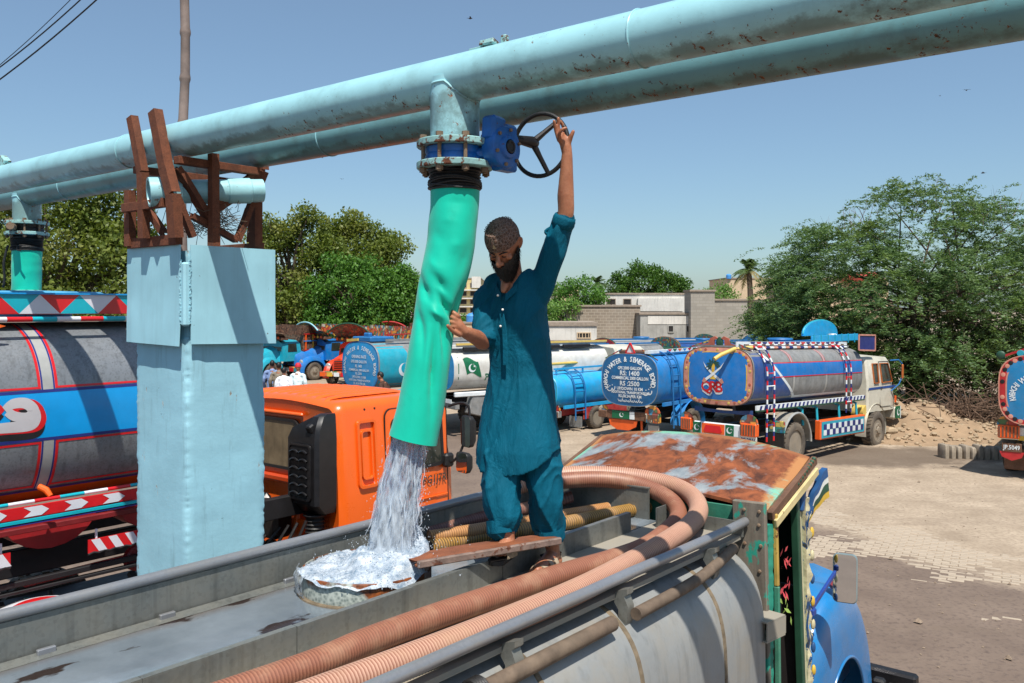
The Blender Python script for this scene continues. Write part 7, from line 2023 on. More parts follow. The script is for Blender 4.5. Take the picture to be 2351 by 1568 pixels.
crescent(lambda p: tk.side(-.65 + p[0], 2.0 + p[1], .010), 0, 0, .20, M_LETT, sw_)
tk.panel(.6, 4.3, 1.85, 2.2, M_DKGREEN, 'green_stripe', .005)
b = MB(); b.box((1.4, -1.0, 1.34), (5.9, .10, .12), ch=.02); part('skirt_rail', b, M_TEAL, t)
b = MB(); b.box((-1.1, 0, 2.93), (.9, 1.0, .16), ch=.03); tb = part('top_box', b, M_LADB, t)
b = MB(); b.box((-1.3, 0, 3.02), (.14, .3, .22), ch=.03); part('top_box', b, M_LADB, tb)
b = MB(); b.bar((-1.6, .7, 2.88), (-1.6, .1, 2.92), .05, .08); part('crest_bar', b, M_YPIPE, t)
b = MB(); b.bar((-1.1, -.66, 2.90), (4.4, -.66, 2.88), .06, .08); part('rail', b, M_GREYT, t)
for k in range(15):
    y = -.9 + .13 * k; b = MB(); b.ball((-1.62, y, 1.36 + .10 * (abs(y) / .9) ** 2), .05, 8, 6); part('hanging_bell', b, M_CHROME, t)
b = MB(); b.box((-1.55, 0, 1.0), (.14, 1.8, .2), ch=.02); part('rear_bumper', b, M_ARTR, t)
lampbox(t, -1.6, -.7, .85, .4, .26, M_OLAMP)
chassis(t, -1.5, 6.2, (.2, 5.0), .9, .53, .28)
cabover(t, 4.7, 6.3, 1.0, 1.0, 2.6, M_B2, M_WOOD)

# ------------------------------------------------ tanker cut by the right-hand edge
t = truck_root('blue tanker with a red scalloped border, cut off by the right edge', 13.05, 21.1, R(52), 0, 0, 'water tanker trucks')
tk = Tank(t, .98, .80, 3.4, 2.05, -1.9, 4.2, M_B2, pm('turquoise_back', (16, 124, 178), .42, vary=.12, dust=.15), .05)
M_REDB = pm('border_red', (178, 40, 42), .5, vary=.2)
tk.border(1.0, .85, M_REDB, .007); tk.border(.86, .83, M_PINK, .0085); tk.border(1.012, .985, M_PINK, .0085)
for k in range(36):
    p = sup(.98 * .925, .80 * .925, 3.4, 2 * pi * (k + .5) / 36); c = tk.back(p, .009); b = MB()
    b.lathe([(.05, 0), (.048, .005), (.02, .008), (.001, .008)], T=Matrix.Translation(c) @ Matrix.Rotation(R(-90), 4, 'Y'), n=10); part('border_dot', b, M_DARK if k % 2 else M_PINK, tk.end)
tk.arc('KARACHI WATER & SEWERAGE BOARD', .18, .70, .48, 190, -10, -.12, M_LETT, .003, .8)
for s in (-1, 1): b = MB(); b.bar((-1.8, s * .95, 2.78), (-1.8, s * .2, 3.08), .03, .05); part('crest_bar', b, M_REDB, t)
b = MB(); b.ball((-1.8, .95, 2.82), (.04, .10, .10)); part('crest_boss', b, M_DKGREEN, t)
b = MB(); b.cyl((-1.9, .55, 2.88), (3, .55, 2.88), .07, n=12); part('filler_pipe', b, M_TEAL, t)
b = MB(); b.box((-1.7, 0, 1.05), (.12, 1.9, .3), ch=.02); bp_ = part('rear_bumper', b, M_WHT, t)
b = MB(); b.box((-1.77, .1, .95), (.02, 1.0, .1)); part('bumper_panel', b, M_YEL, bp_)
lp_ = lampbox(t, -1.74, .80, 1.08, .44, .3, M_OLAMP)
b = MB(); b.box((-1.76, .74, .72), (.03, .40, .20), ch=.01); pl_ = part('number_plate', b, M_WOOD, lp_)
txt('JP.5049', .14, None, M_LETT, 'lettering', pl_, part_, .003, fn=lambda p: Vector((-1.783, .74 - p.x, .72 + p.y)), sx=.8)
b = MB(); b.prism([(-.25, .08), (.25, .08), (.2, -.04), (0, -.12), (-.2, -.04)], Matrix.Translation((-1.75, .74, .54)) @ FACE_BACK, .02); part('plate_skirt', b, M_REDB, lp_)
b = MB(); b.box((-1.2, .7, .42), (.5, .5, .5), ch=.02); part('tool_box', b, M_WOOD, t)
b = MB(); b.tube([(-1.72, .35, .62), (-1.74, .33, .3), (-1.73, .36, .05)], .035, 8); part('tassel', b, M_REDB, t)
b = MB(); b.prism([(-.12, .1), (-.05, .0), (0, .12), (.05, 0), (.12, .1), (.08, -.08), (0, -.22), (-.08, -.08)], Matrix.Translation((-1.78, .33, -.0 + .12)) @ FACE_BACK, .015); part('brass_charm', b, M_YEL, t)
chassis(t, -1.7, 6.4, (-.4, 4.8), .86, .53, .30)
b = MB(); b.box((2, 1.02, 1.3), (6, .05, .1)); part('skirt_rail', b, M_LADB, t)
cabover(t, 4.5, 6.5, 1.0, 1.05, 2.62, M_CABW, M_WOOD)

# ------------------------------------------------ second row, roofs and tank tops seen over the first
def back_tanker(label, X, Y, head, mat, L=5.0, cz=1.9, hw=.95, hh=.7, bands=None, cab=M_B2, crown=None):
    t = truck_root(label, X, Y, head, 0, 0, 'water tanker trucks')
    tk = Tank(t, hw, hh, 2.7, cz, -1.6, L - 1.6, mat, mat, .05)
    for x in (bands or []): tk.panel(x, x + .22, cz - .55, cz + .55, M_YPIPE if bands else M_LSEAM, 'painted_band', .006, 6); tk.panel(x, x + .22, cz - .55, cz + .55, M_YPIPE, 'painted_band', .006, 6, left=True)
    b = MB(); b.bar((-1.5, -.6, cz + hh + .04), (L - 1.7, -.6, cz + hh + .04), .05, .07); part('rail', b, M_LADB, t)
    b = MB(); b.lathe([(.34, -.05), (.34, .08), (.40, .09), (.38, .13), (.001, .15)], (.6, 0, cz + hh), n=24); part('hatch_drum', b, M_LADB, t)
    chassis(t, -1.5, L, (.1, L - 1.0), .86, .5, .28)
    cabover(t, L - 1.4, L + .4, .98, .9, 2.15, cab, M_WOOD)
    if crown: fan_crown(t, (L - .9, 0, 2.16), 2.1, .44, crown[0], FACE_BACK, .10, crown[1])
    return t
back_tanker('grey tanker with yellow bands parked in the row behind the cyan one', 3.2, 37.5, R(28), M_GREYT, 5, 1.75, .95, .60, [-.9, .7], M_DKGREEN, (M_ARTG, M_WOOD))
back_tanker('pale grey tanker top showing behind the price-list tanker', 5.6, 42, R(20), M_LSEAM, 5, 1.85, .9, .55, None, M_TEAL, (M_ARTG, M_DKGREEN))
back_tanker('dark decorated tanker half hidden left of the palm-emblem tanker', 8.4, 41, R(30), M_B2, 5, 1.8, .9, .55, None, M_WOOD, (M_BS, M_LADB))
t = back_tanker('bright blue tanker with an arched crest, hidden behind the palm-emblem tanker', 8.05, 27.55, R(45.6), M_CY, 4.2, 2.1, .95, .72, None, M_CY)
fan_crown(t, (3.4, 0, 2.98), 2.5, .50, M_CY, Matrix.Rotation(R(-90), 4, 'Z') @ FACE_BACK, .10, M_TEAL)
b = MB(); b.box((2.6, -.9, 2.92), (3.4, .05, .22), ch=.01); part('top_board', b, M_CY, t)
for k in range(7): b = MB(); b.bar((1.0 + .5 * k, -.93, 2.75), (1.0 + .5 * k, -.93, 3.06), .03, .03); part('rail_post', b, M_TEAL, t)
for k in range(3): b = MB(); b.cyl((2.0 + .4 * k, -.8, 2.95), (2.35 + .4 * k, -.8, 2.95), .07 + .05 * (k == 1), n=10); part('bundle', b, M_YPIPE if k != 1 else M_LETT, t)
back_tanker('white tanker roof and slotted rail glimpsed behind the flag tanker', .2, 36, R(25), M_WH, 5, 1.8, .9, .58, None, M_TEAL, (M_REDB, M_DKGREEN))

# ------------------------------------------------ painted long-nosed lorries on the left
def lorry(label, X, Y, head, body, crown_m, art, rim, L=5.2, s=1.0, crownh=.8):
    t = truck_root(label, X, Y, head, 0, 0, 'painted lorries', 'lorry', 'painted_lorry')
    b = MB(); b.loft([[(x, y * w, z0 + z * h) for y, z in [(-1, 0), (-.96, .55), (-.7, .9), (0, 1.05), (.7, .9), (.96, .55), (1, 0)]] for x, w, z0, h in ((1.55, .30, .75, .62), (1.45, .46, .72, .74), (.9, .56, .72, .86), (.1, .70, .75, 1.0), (-.1, .76, .75, 1.1))], False, True, True)
    hood = part('bonnet', b, body, t)
    for sy in (-1, 1):
        b = MB(); rows = []
        for i in range(15):
            a = R(-8 + 196 * i / 14); rows.append([(.72 + (.74 + d) * math.cos(a) * 1.05, sy * y, .50 + (.66 + d) * math.sin(a)) for y, d in ((.56, .10), (.72, .16), (.92, .08), (1.0, -.05), (1.0, -.10))])
        b.loft(rows, False); part('front_wing', b, body, hood)
        b = MB(); b.lathe([(.14, -.05), (.15, 0), (.12, .03), (.001, .05)], T=Matrix.Translation((1.42, sy * .72, .98)) @ Matrix.Rotation(R(90), 4, 'Y'), n=18); part('headlight', b, M_LSEAM, hood)
    b = MB(); b.box((1.56, 0, 1.02), (.06, .56, .50), ch=.03); gr = part('grille', b, M_DARK, hood)
    for k in range(5): b = MB(); b.box((1.60, 0, .84 + .09 * k), (.03, .5, .03)); part('grille_bar', b, body, gr)
    b = MB(); b.box((1.72, 0, .62), (.14, 2.0, .26), ch=.03); bp_ = part('front_bumper', b, art, t)
    for k in range(5): b = MB(); b.box((1.80, -.8 + .4 * k, .60), (.02, .3, .2), ch=.005); part('bumper_panel', b, (M_OLAMP, M_YEL, M_LETT, M_TRED, M_TEAL)[k], bp_)
    b = MB(); b.loft([[(x, y * w, 1.05 + z) for y, z in [(-1, 0), (-1, .45), (-.92, .95), (-.6, 1.10), (0, 1.14), (.6, 1.10), (.92, .95), (1, .45), (1, 0)]] for x, w in ((-.05, .98), (-.30, 1.0), (-1.3, 1.02))], False, True, True)
    cabp = part('cab', b, body, t)
    for sy in (-1, 1):
        b = MB(); i0 = b.av([(-.03, sy * .06, 1.62), (-.03, sy * .86, 1.60), (-.07, sy * .80, 2.04), (-.07, sy * .06, 2.10)]); b.af([(0, 1, 2, 3)], i0); f_ = part('windscreen', b, M_GLASS, cabp)
        b = MB(); i0 = b.av([(-.35, sy * 1.008, 1.55), (-1.0, sy * 1.025, 1.55), (-1.0, sy * .97, 1.98), (-.42, sy * .96, 1.98)]); b.af([(0, 1, 2, 3)], i0); part('door_window', b, M_GLASS, cabp)
    b = MB(); b.box((-1.4 - L / 2, 0, 1.75), (L, 2.2, 1.5), ch=.03); bod = part('load_body', b, art, t)
    for sy in (-1, 1):
        for k in range(int(L / .55)):
            b = MB(); b.box((-1.55 - .55 * k, sy * 1.12, 1.75), (.09, .06, 1.5)); part('body_post', b, (M_OLAMP, M_YEL, M_TEAL)[k % 3], bod)
        for z in (1.15, 1.6, 2.1, 2.48): b = MB(); b.box((-1.4 - L / 2, sy * 1.13, z), (L, .05, .06)); part('body_rail', b, (M_REDB, M_BS)[int(z * 10) % 2], bod)
        b = MB(); b.loft([[(x, sy * 1.12, z0), (x, sy * 1.16, z1)] for x, z0, z1 in ((.35, 2.62, 3.05), (-.4, 2.45, 3.02), (-1.6, 2.42, 2.95), (-1.4 - L, 2.45, 2.80))], False)
        b.loft([[(x, sy * 1.06, z0), (x, sy * 1.10, z1)] for x, z0, z1 in ((.35, 2.62, 3.05), (-.4, 2.45, 3.02), (-1.6, 2.42, 2.95), (-1.4 - L, 2.45, 2.80))], False)
        part('side_board', b, art, t)
    b = MB(); b.loft([[(-.05 + .75 * f ** 1.3, y * (1.08 + .10 * f), 2.32 + crownh * f * (1 - .55 * abs(y) ** 2.2 * f)) for y in [-1 + .1 * k for k in range(21)]] for f in (0, .2, .4, .6, .8, 1.0)], False)
    b.loft([[(-.13 + .75 * f ** 1.3, y * (1.08 + .10 * f), 2.32 + crownh * f * (1 - .55 * abs(y) ** 2.2 * f)) for y in [1 - .1 * k for k in range(21)]] for f in (0, .2, .4, .6, .8, 1.0)], False)
    cr = part('crown', b, crown_m, t)
    b = MB(); b.tube([(.66, y * 1.18, 2.32 + crownh * (1 - .55 * abs(y) ** 2.2)) for y in [-1 + .1 * k for k in range(21)]], .04, 8); part('crown_rim', b, rim, cr)
    b = MB(); b.box((-.1, 0, 2.26), (.5, 2.1, .16), ch=.02); part('crown_base', b, M_WOOD, cr)
    for k in range(7): b = MB(); b.ball((.25, -.9 + .3 * k, 2.32), .07, 8, 6); part('crown_boss', b, (M_OLAMP, M_YEL)[k % 2], cr)
    chassis(t, -1.4 - L, 1.6, (-1.4 - L * .72, .72), .72, .48, .26, False, .88)
    return t
lorry('blue long-nosed lorry with a teal crown board, facing left', -10.9, 49.0, R(228), M_B1, M_ARTG, M_ART, pm('pale_blue_rim', (150, 200, 210), .5))
lorry('orange-red long-nosed lorry nose on between the blue lorry and the rate tanker', -8.07, 45.5, R(250), pm('vermilion_paint', (214, 62, 26), .4, vary=.12), M_ARTR, M_ART, M_DKGREEN)
lorry('turquoise lorry with a carved brown body, half hidden by the pillar', -13.0, 47.5, R(238), M_TEAL, M_ARTW, M_ARTW, M_PINK, 4.6, crownh=.55)
lorry('red crowned lorry far back whose round crest shows beside the sleeve', -6.9, 51.0, R(262), M_REDB, M_ARTR, M_ARTR, M_REDB)
# ================================================================= trees
def leaf_mat(name, ca, cb, cc=None, trans=.4):
    m = bpy.data.materials.new(name); N = NT(m)
    g = N.n.new('ShaderNodeNewGeometry')
    c = N.mix(g.outputs['Random Per Island'], lin(ca), lin(cb))
    if cc: c = N.mix(N.ramp(N.noise(.55, 4, .6), .5, .66), c, lin(cc))
    d = N.node('ShaderNodeBsdfDiffuse'); t = N.node('ShaderNodeBsdfTranslucent'); mx = N.n.new('ShaderNodeMixShader'); gl = N.b
    N.link(c, d.inputs[0]); N.link(N.mix(1.0, c, (1.0, 1.05, .55, 1), 'MULTIPLY'), t.inputs[0])
    N.base(c); N.set('Roughness', .5); N.set('Specular IOR Level', .35)
    mx.inputs[0].default_value = trans; N.link(gl.outputs[0], mx.inputs[1]); N.link(t.outputs[0], mx.inputs[2]); N.link(mx.outputs[0], N.n['Material Output'].inputs[0])
    return m
NR = np.random.RandomState(11)
def leaf_quads(P, size, aspect, up=.35, axis=None, jitter=.3):
    """one small four-cornered leaf at each point"""
    n = len(P); d = NR.normal(size=(n, 3)) if axis is None else axis + NR.normal(size=(n, 3)) * jitter
    d /= np.linalg.norm(d, axis=1)[:, None] + 1e-9
    nn = NR.normal(size=(n, 3)); nn[:, 2] += up * 3; w = np.cross(d, nn); w /= np.linalg.norm(w, axis=1)[:, None] + 1e-9
    s = size * NR.uniform(.6, 1.35, n)[:, None]; l = d * s * .5; w = w * s * aspect * .5
    V = np.empty((n, 4, 3), np.float32); V[:, 0] = P - l; V[:, 1] = P + w; V[:, 2] = P + l; V[:, 3] = P - w
    return V.reshape(-1, 3)
def quad_obj(name, V, mat, parent):
    n = len(V) // 4; me = bpy.data.meshes.new(name); me.vertices.add(len(V)); me.vertices.foreach_set('co', V.astype(np.float32).ravel())
    me.loops.add(len(V)); me.loops.foreach_set('vertex_index', np.arange(len(V), dtype=np.int32)); me.polygons.add(n)
    me.polygons.foreach_set('loop_start', np.arange(0, len(V), 4, dtype=np.int32)); me.polygons.foreach_set('loop_total', np.full(n, 4, np.int32))
    me.update(calc_edges=True); me.materials.append(mat)
    o = bpy.data.objects.new(name, me); col.objects.link(o); o.parent = parent; WM[o.name] = wm(parent); o['kind'] = 'stuff'; return o
M_BARK = pm('bark', (92, 78, 64), .9, vary=.35, vs=12, bump=.6, bs=30)
def clumps(c, r, n, rmin, rmax, seed, shell=.75, zmin=-1.0, squash=1.0):
    rr = np.random.RandomState(seed); out = []
    while len(out) < n:
        v = rr.normal(size=3); v /= np.linalg.norm(v)
        if v[2] < zmin: continue
        k = shell + (1 - shell) * rr.rand() if rr.rand() < .8 else rr.rand() * shell
        out.append((np.array(c) + v * np.array(r) * k, rr.uniform(rmin, rmax)))
    return out
def cloud(cl, per, squash=.8, surf=.55):
    P = []
    for c, r in cl:
        n = int(per * r * r); v = NR.normal(size=(n, 3)); v /= np.linalg.norm(v, axis=1)[:, None]
        k = (surf + (1 - surf) * NR.rand(n))[:, None] * (1 + .18 * NR.normal(size=(n, 1)))
        p = v * r * k; p[:, 2] *= squash; P.append(c + p)
    return np.concatenate(P)
def trunk(root, base_r, top, limbs, seed):
    rr = random.Random(seed); b = MB()
    P = crom([(0, 0, -.1), (rr.uniform(-.15, .15), rr.uniform(-.15, .15), top * .35), (rr.uniform(-.3, .3), rr.uniform(-.3, .3), top)], 6)
    b.tube(P, [base_r * (1.25 - .75 * i / (len(P) - 1)) for i in range(len(P))], 10)
    for e in limbs:
        s = P[rr.randint(len(P) // 3, len(P) - 1)]; e = Vector(e); m = s.lerp(e, .5) + Vector((rr.uniform(-.3, .3), rr.uniform(-.3, .3), rr.uniform(0, .5)))
        C = crom([s, m, e], 5); b.tube(C, [base_r * .45 * (1 - .85 * i / (len(C) - 1)) for i in range(len(C))], 7)
    return part('trunk', b, M_BARK, root)
def broadleaf(name, label, X, Y, top, rx, rz, mat, seed, n=70, rmin=.6, rmax=1.2, per=300, leaf=.17, lobes=None, cz=None, group='trees behind the yard', low=-.9, asp=.62):
    t = thing(name, label, 'tree', (X, Y, 0), 0, group)
    cz = top - rz if cz is None else cz
    cl = clumps((0, 0, cz), (rx, rx * .8, rz), n, rmin, rmax, seed, .72, low)
    for (lx, ly, lz, lr, ln) in (lobes or []): cl += clumps((lx, ly, lz), (lr, lr * .8, lr * .85), ln, rmin * .8, rmax * .8, seed + 5, .7, -.7)
    trunk(t, .22 + top * .012, max(1.2, cz), [tuple(c) for c, r in cl[::5]], seed)
    P = cloud(cl, per); quad_obj('crown', leaf_quads(P, leaf, asp), mat, t)
    return t
L_OLIVE = leaf_mat('leaf_olive', (84, 102, 40), (126, 138, 62), (136, 138, 70))
L_MID = leaf_mat('leaf_mid', (66, 108, 42), (108, 150, 64))
L_DARK = leaf_mat('leaf_dark', (54, 88, 32), (92, 128, 50))
L_PALE = leaf_mat('leaf_pale', (86, 128, 58), (132, 164, 84))
L_MESQ = leaf_mat('leaf_mesquite', (70, 98, 58), (122, 148, 96), (116, 136, 74))
def wx(x, D): return (x - CX) / F_PX * D
def wz(y, D): return CAM_H - (y - HOR) / F_PX * D
def lobe(x, y, D, r, n, X, Y, ly=0): return (wx(x, D) - X, ly, wz(y, D), r, n)
X, Y = wx(135, 33), 33
broadleaf('broad_tree', 'large olive green tree filling the left edge behind the striped tanker', X, Y, 8.2, 4.3, 3.6, L_OLIVE, 1, 130, .6, 1.15, 330, .17, [lobe(250, 480, 33, 1.6, 22, X, Y), lobe(40, 500, 33, 1.5, 20, X, Y), lobe(285, 580, 33, 1.3, 16, X, Y)], 4.4)
X, Y = wx(-140, 36), 36
broadleaf('broad_tree', 'olive tree cut off by the left edge of the picture', X, Y, 7.2, 3.6, 3.2, L_OLIVE, 2, 70, .6, 1.1, 260, .18, None, 3.9)
X, Y = wx(660, 52), 54
broadleaf('broad_tree', 'olive tree with a knobbly top just right of the pillar', X, Y, 9.6, 3.2, 4.0, L_OLIVE, 3, 100, .6, 1.1, 330, .20, [lobe(690, 505, 52, 1.1, 12, X, Y), lobe(600, 535, 52, 1.4, 14, X, Y), lobe(730, 580, 52, 1.5, 16, X, Y)], 4.9)
X, Y = wx(815, 54), 57
broadleaf('broad_tree', 'tallest tree beyond the lorries, brownish olive with a peaked top', X, Y, 10.2, 3.0, 4.6, L_OLIVE, 4, 100, .6, 1.1, 330, .20, [lobe(800, 515, 54, 1.3, 14, X, Y), lobe(870, 570, 54, 1.6, 18, X, Y), lobe(760, 530, 54, 1.0, 10, X, Y)], 4.8)
X, Y = wx(800, 50), 51.5
broadleaf('broad_tree', 'bright green bushy tree in front of the peaked olive tree', X, Y, 7.0, 2.6, 3.4, L_MID, 5, 100, .5, 1.0, 360, .18, [lobe(770, 620, 50, 1.1, 12, X, Y), lobe(840, 640, 50, 1.2, 14, X, Y)], 3.4)
X, Y = wx(905, 52), 53
broadleaf('broad_tree', 'mid green tree right of the bright bushy one, beside the sleeve', X, Y, 6.9, 1.7, 3.2, L_MID, 6, 70, .5, .95, 360, .18, [lobe(925, 640, 52, .8, 10, X, Y), lobe(880, 700, 52, 1.2, 12, X, Y)], 3.4)
X, Y = wx(610, 57), 58
broadleaf('broad_tree', 'low dark olive tree against the right side of the pillar', X, Y, 6.4, 2.6, 2.9, L_OLIVE, 7, 70, .5, 1.0, 330, .18, None, 3.0)
X, Y = wx(1495, 78), 80
broadleaf('broad_tree', 'round domed dark green tree above the unfinished block house', X, Y, 7.9, 3.6, 3.0, L_DARK, 8, 130, .5, .9, 300, .22, [lobe(1560, 655, 78, 1.5, 16, X, Y), lobe(1430, 650, 78, 1.4, 14, X, Y)], 4.9)
X, Y = wx(1335, 66), 68
broadleaf('broad_tree', 'feathery green tree left of the domed tree', X, Y, 6.2, 2.4, 2.7, L_MID, 9, 70, .4, .9, 300, .2, [lobe(1300, 700, 66, 1.1, 10, X, Y)], 3.6)
X, Y = wx(1285, 62), 62
broadleaf('broad_tree', 'low bright green bush tree close to the man, below the feathery tree', X, Y, 4.6, 1.5, 2.0, L_PALE, 10, 40, .4, .8, 300, .18, None, 2.7)
X, Y = wx(1645, 84), 84
broadleaf('broad_tree', 'pale green thin tree between the domed tree and the palms', X, Y, 6.4, 2.0, 2.4, L_PALE, 12, 50, .4, .8, 240, .2, None, 4.0)
X, Y = wx(1748, 52), 52
broadleaf('leafy_shrub', 'dark glossy shrub at the foot of the palms by the block wall', X, Y, 4.2, .85, 1.0, L_DARK, 13, 30, .3, .55, 420, .18, None, 3.2, 'trees behind the yard', -.9)
X, Y = wx(1080, 84), 84
broadleaf('leafy_shrub', 'small green creeper patch under the cream flats', X, Y, 3.4, 1.3, .8, L_MID, 14, 20, .3, .5, 300, .2, None, 2.7)
def palm(label, X, Y, top, n=18, L=2.0, r=.14, seed=1, group='palms', name='palm_tree'):
    t = thing(name, label, 'palm tree', (X, Y, 0), 0, group); rr = random.Random(seed)
    b = MB(); ln = rr.uniform(-.3, .3); P = [Vector((ln * (i / 12) ** 2, 0, top * i / 12)) for i in range(13)]; b.tube(P, [r * (1.2 - .4 * i / 12) * (1 + .06 * (i % 2)) for i in range(13)], 10); part('trunk', b, M_BARK, t)
    h = P[-1]
    for k in range(n):
        a = 2 * pi * k / n + rr.uniform(-.2, .2); el = rr.uniform(-.5, 1.25); d = Vector((math.cos(a), math.sin(a), 0)); LL = L * rr.uniform(.8, 1.1)
        C = [h + d * LL * f * math.cos(el) * (1 - .15 * f) + Vector((0, 0, LL * (math.sin(el) * f - .55 * f * f))) for f in [i / 12 for i in range(13)]]
        b = MB(); b.tube(C, [.025 * (1 - .8 * i / 12) for i in range(13)], 4, False)
        for i in range(1, 13):
            tn = (C[i] - C[i - 1]).normalized(); sd = tn.cross(Vector((0, 0, 1))).normalized()
            for s in (1, -1):
                for q in (0, .5):
                    c = C[i - 1].lerp(C[i], q); w = LL * .20 * math.sin(pi * min(1, (i + q) / 13 + .12)); e = c + sd * s * w + tn * w * .5 - Vector((0, 0, w * rr.uniform(.35, .7)))
                    m = tn * .045; i0 = b.av([c - m, c + m, e]); b.af([(0, 1, 2)], i0)
        part('frond', b, L_PALM if el > -.25 else L_PALMD, t, None, 180)
    return t
L_PALM = leaf_mat('palm_green', (70, 96, 58), (100, 122, 76)); L_PALMD = leaf_mat('palm_dry', (150, 140, 96), (170, 156, 112))
palm('tall palm with drooping dry lower fronds left of the big feathery tree', wx(1728, 50), 50, 6.1, 20, 1.5, .17, 1)
palm('slim palm just right of the tall palm, partly in feathery foliage', wx(1775, 54), 54, 5.9, 18, 1.5, .13, 2)
palm('third palm lower down among the feathery branches', wx(1842, 50), 50, 4.9, 16, 1.4, .13, 3)
palm('distant palm rising above the green trees left of the domed tree', wx(1375, 74), 74, 6.0, 16, 1.5, .14, 4)
palm('dark spiky palm between the olive trees and the green sleeve', wx(950, 80), 80, 5.6, 16, 1.9, .2, 5)
mx_, my_ = 15.6, 34.6
mt = thing('mesquite_tree', 'huge spreading feathery tree with bare twigs on top, filling the right side', 'tree', (mx_, my_, 0), 0, None)
rr = np.random.RandomState(5); cl = []
while len(cl) < 420:
    v = rr.normal(size=3); v /= np.linalg.norm(v)
    if v[2] < -.35: continue
    k = rr.uniform(.72, 1.0) if rr.rand() < .82 else rr.uniform(.3, .72)
    p = np.array([math.copysign(abs(v[0]) ** .72, v[0]) * 6.7 + .9, v[1] * 4.6, 3.0 + v[2] * (5.6 if v[2] > 0 else 6.5)]) * np.array([k, k, 1]); p[2] = 3.0 + (p[2] - 3.0) * k
    p[2] += .5 * math.sin(p[0] * .9 + 1) - .05 * max(0, -p[0] - 3) ** 2
    if p[2] < .3: continue
    cl.append((p, rr.uniform(.45, .95)))
for k in range(26):                                    # long arms reaching left
    f = rr.rand(); cl.append((np.array([-4.3 - 1.7 * f, rr.uniform(-1.6, 1.2), 4.9 - 1.4 * f + rr.normal() * .25 - (2.3 if k % 2 else 0)]), rr.uniform(.35, .6)))
b = MB(); rq = random.Random(3)
for k in range(6):
    a = rq.uniform(0, 2 * pi); e = Vector((math.cos(a) * rq.uniform(1.5, 3.5), math.sin(a) * 2.0, rq.uniform(3, 5))); s = Vector((rq.uniform(-.5, .5), rq.uniform(-.4, .4), -.1))
    C = crom([s, s.lerp(e, .45) + Vector((0, 0, .5)), e], 6); b.tube(C, [.2 * (1 - .65 * i / (len(C) - 1)) for i in range(len(C))], 8)
    for c, r in cl[k * 60:k * 60 + 60:5]:
        E = Vector(c); C = crom([e * .8, (e * .8).lerp(E, .5) + Vector((0, 0, .4)), E], 5); b.tube(C, [.06 * (1 - .8 * i / (len(C) - 1)) for i in range(len(C))], 5, False)
part('trunk', b, M_BARK, mt)
P = []; A = []
for c, r in cl:                                        # sprays: flat, slightly hanging fans of fine leaflets
    out = np.array([c[0] / 7, c[1] / 5, .15]); out /= np.linalg.norm(out) + 1e-6
    for s in range(int(13 * r + 3)):
        d = out + rr.normal(size=3) * np.array([.75, .75, .25]); d /= np.linalg.norm(d); L = r * rr.uniform(.8, 1.7); n = int(64 * L); f = rr.rand(n)
        o = c + rr.normal(size=3) * r * np.array([.5, .5, .28])
        pts = o + d * (f * L)[:, None] + np.array([0, 0, -.42])[None] * (f ** 2 * L)[:, None] + rr.normal(size=(n, 3)) * np.array([.05, .05, .03]); P.append(pts)
        sd = np.cross(d, [0, 0, 1.0]); sd /= np.linalg.norm(sd) + 1e-6
        A.append(sd[None] * np.where(rr.rand(n) < .5, 1, -1)[:, None] + d[None] * .5)
P = np.concatenate(P); A = np.concatenate(A); P += A * .05
ok = P[:, 2] > .08; quad_obj('crown', leaf_quads(P[ok], .125, .32, .5, A[ok], .35), L_MESQ, mt)
cl2 = [(np.array([rr.uniform(-5.0, 8.5), rr.uniform(-2.6, 2.5), rr.uniform(.2, 3.2)]), rr.uniform(.6, 1.0)) for _ in range(280)]
quad_obj('undergrowth', leaf_quads(cloud(cl2, 260, .9, .3), .17, .4), leaf_mat('leaf_under', (50, 64, 40), (80, 90, 54), (86, 80, 56)), mt)
b = MB()
for k in range(70):
    x = rq.uniform(-3.6, 5.5); s = Vector((x, rq.uniform(-2, 1.5), 8.1 - .075 * (x - .8) ** 2 - rq.uniform(.2, 1.0))); d = Vector((rq.uniform(-.8, .6), rq.uniform(-.4, .4), rq.uniform(.5, 1.2))).normalized(); L = rq.uniform(.5, 1.3)
    C = crom([s, s + d * L * .5 + Vector((rq.uniform(-.1, .1), 0, .03)), s + d * L + Vector((rq.uniform(-.25, .25), 0, rq.uniform(-.2, .1)))], 4)
    b.tube(C, [.011 * (1 - .7 * i / (len(C) - 1)) for i in range(len(C))], 4, False)
    for q in range(2):
        c = C[rq.randint(3, 6)]; e = c + (d + Vector((rq.uniform(-.8, .8), 0, rq.uniform(-.3, .3)))).normalized() * L * .35; b.tube([c, e], [.006, .002], 3, False)
part('bare_twigs', b, pm('grey_twig', (132, 112, 112), .9), mt, kind='stuff')

# ================================================================= buildings
def block_mat(name, c, mortar, w=.42, h=.2):
    m = bpy.data.materials.new(name); N = NT(m)
    mp = N.mapping((1, 1, 1), (R(90), 0, 0)); br = N.node('ShaderNodeTexBrick', Scale=1.0); N.link(mp, br.inputs['Vector'])
    br.inputs['Color1'].default_value = (*lin(c), 1); br.inputs['Color2'].default_value = (*(x * .82 for x in lin(c)), 1); br.inputs['Mortar'].default_value = (*lin(mortar), 1)
    br.inputs['Mortar Size'].default_value = .018; br.inputs['Brick Width'].default_value = w; br.inputs['Row Height'].default_value = h
    k = N.ramp(N.noise(.7, 7, .65), .4, .7)
    N.base(N.mix(N.math('MULTIPLY', k, .35), br.outputs['Color'], lin((176, 168, 156)))); N.set('Roughness', .92); N.bump(br.outputs['Fac'], -.3, .02); return m
M_BLOCK = block_mat('concrete_block', (142, 128, 112), (166, 154, 138))
M_BLOCKG = block_mat('grey_block', (156, 150, 140), (140, 134, 124))
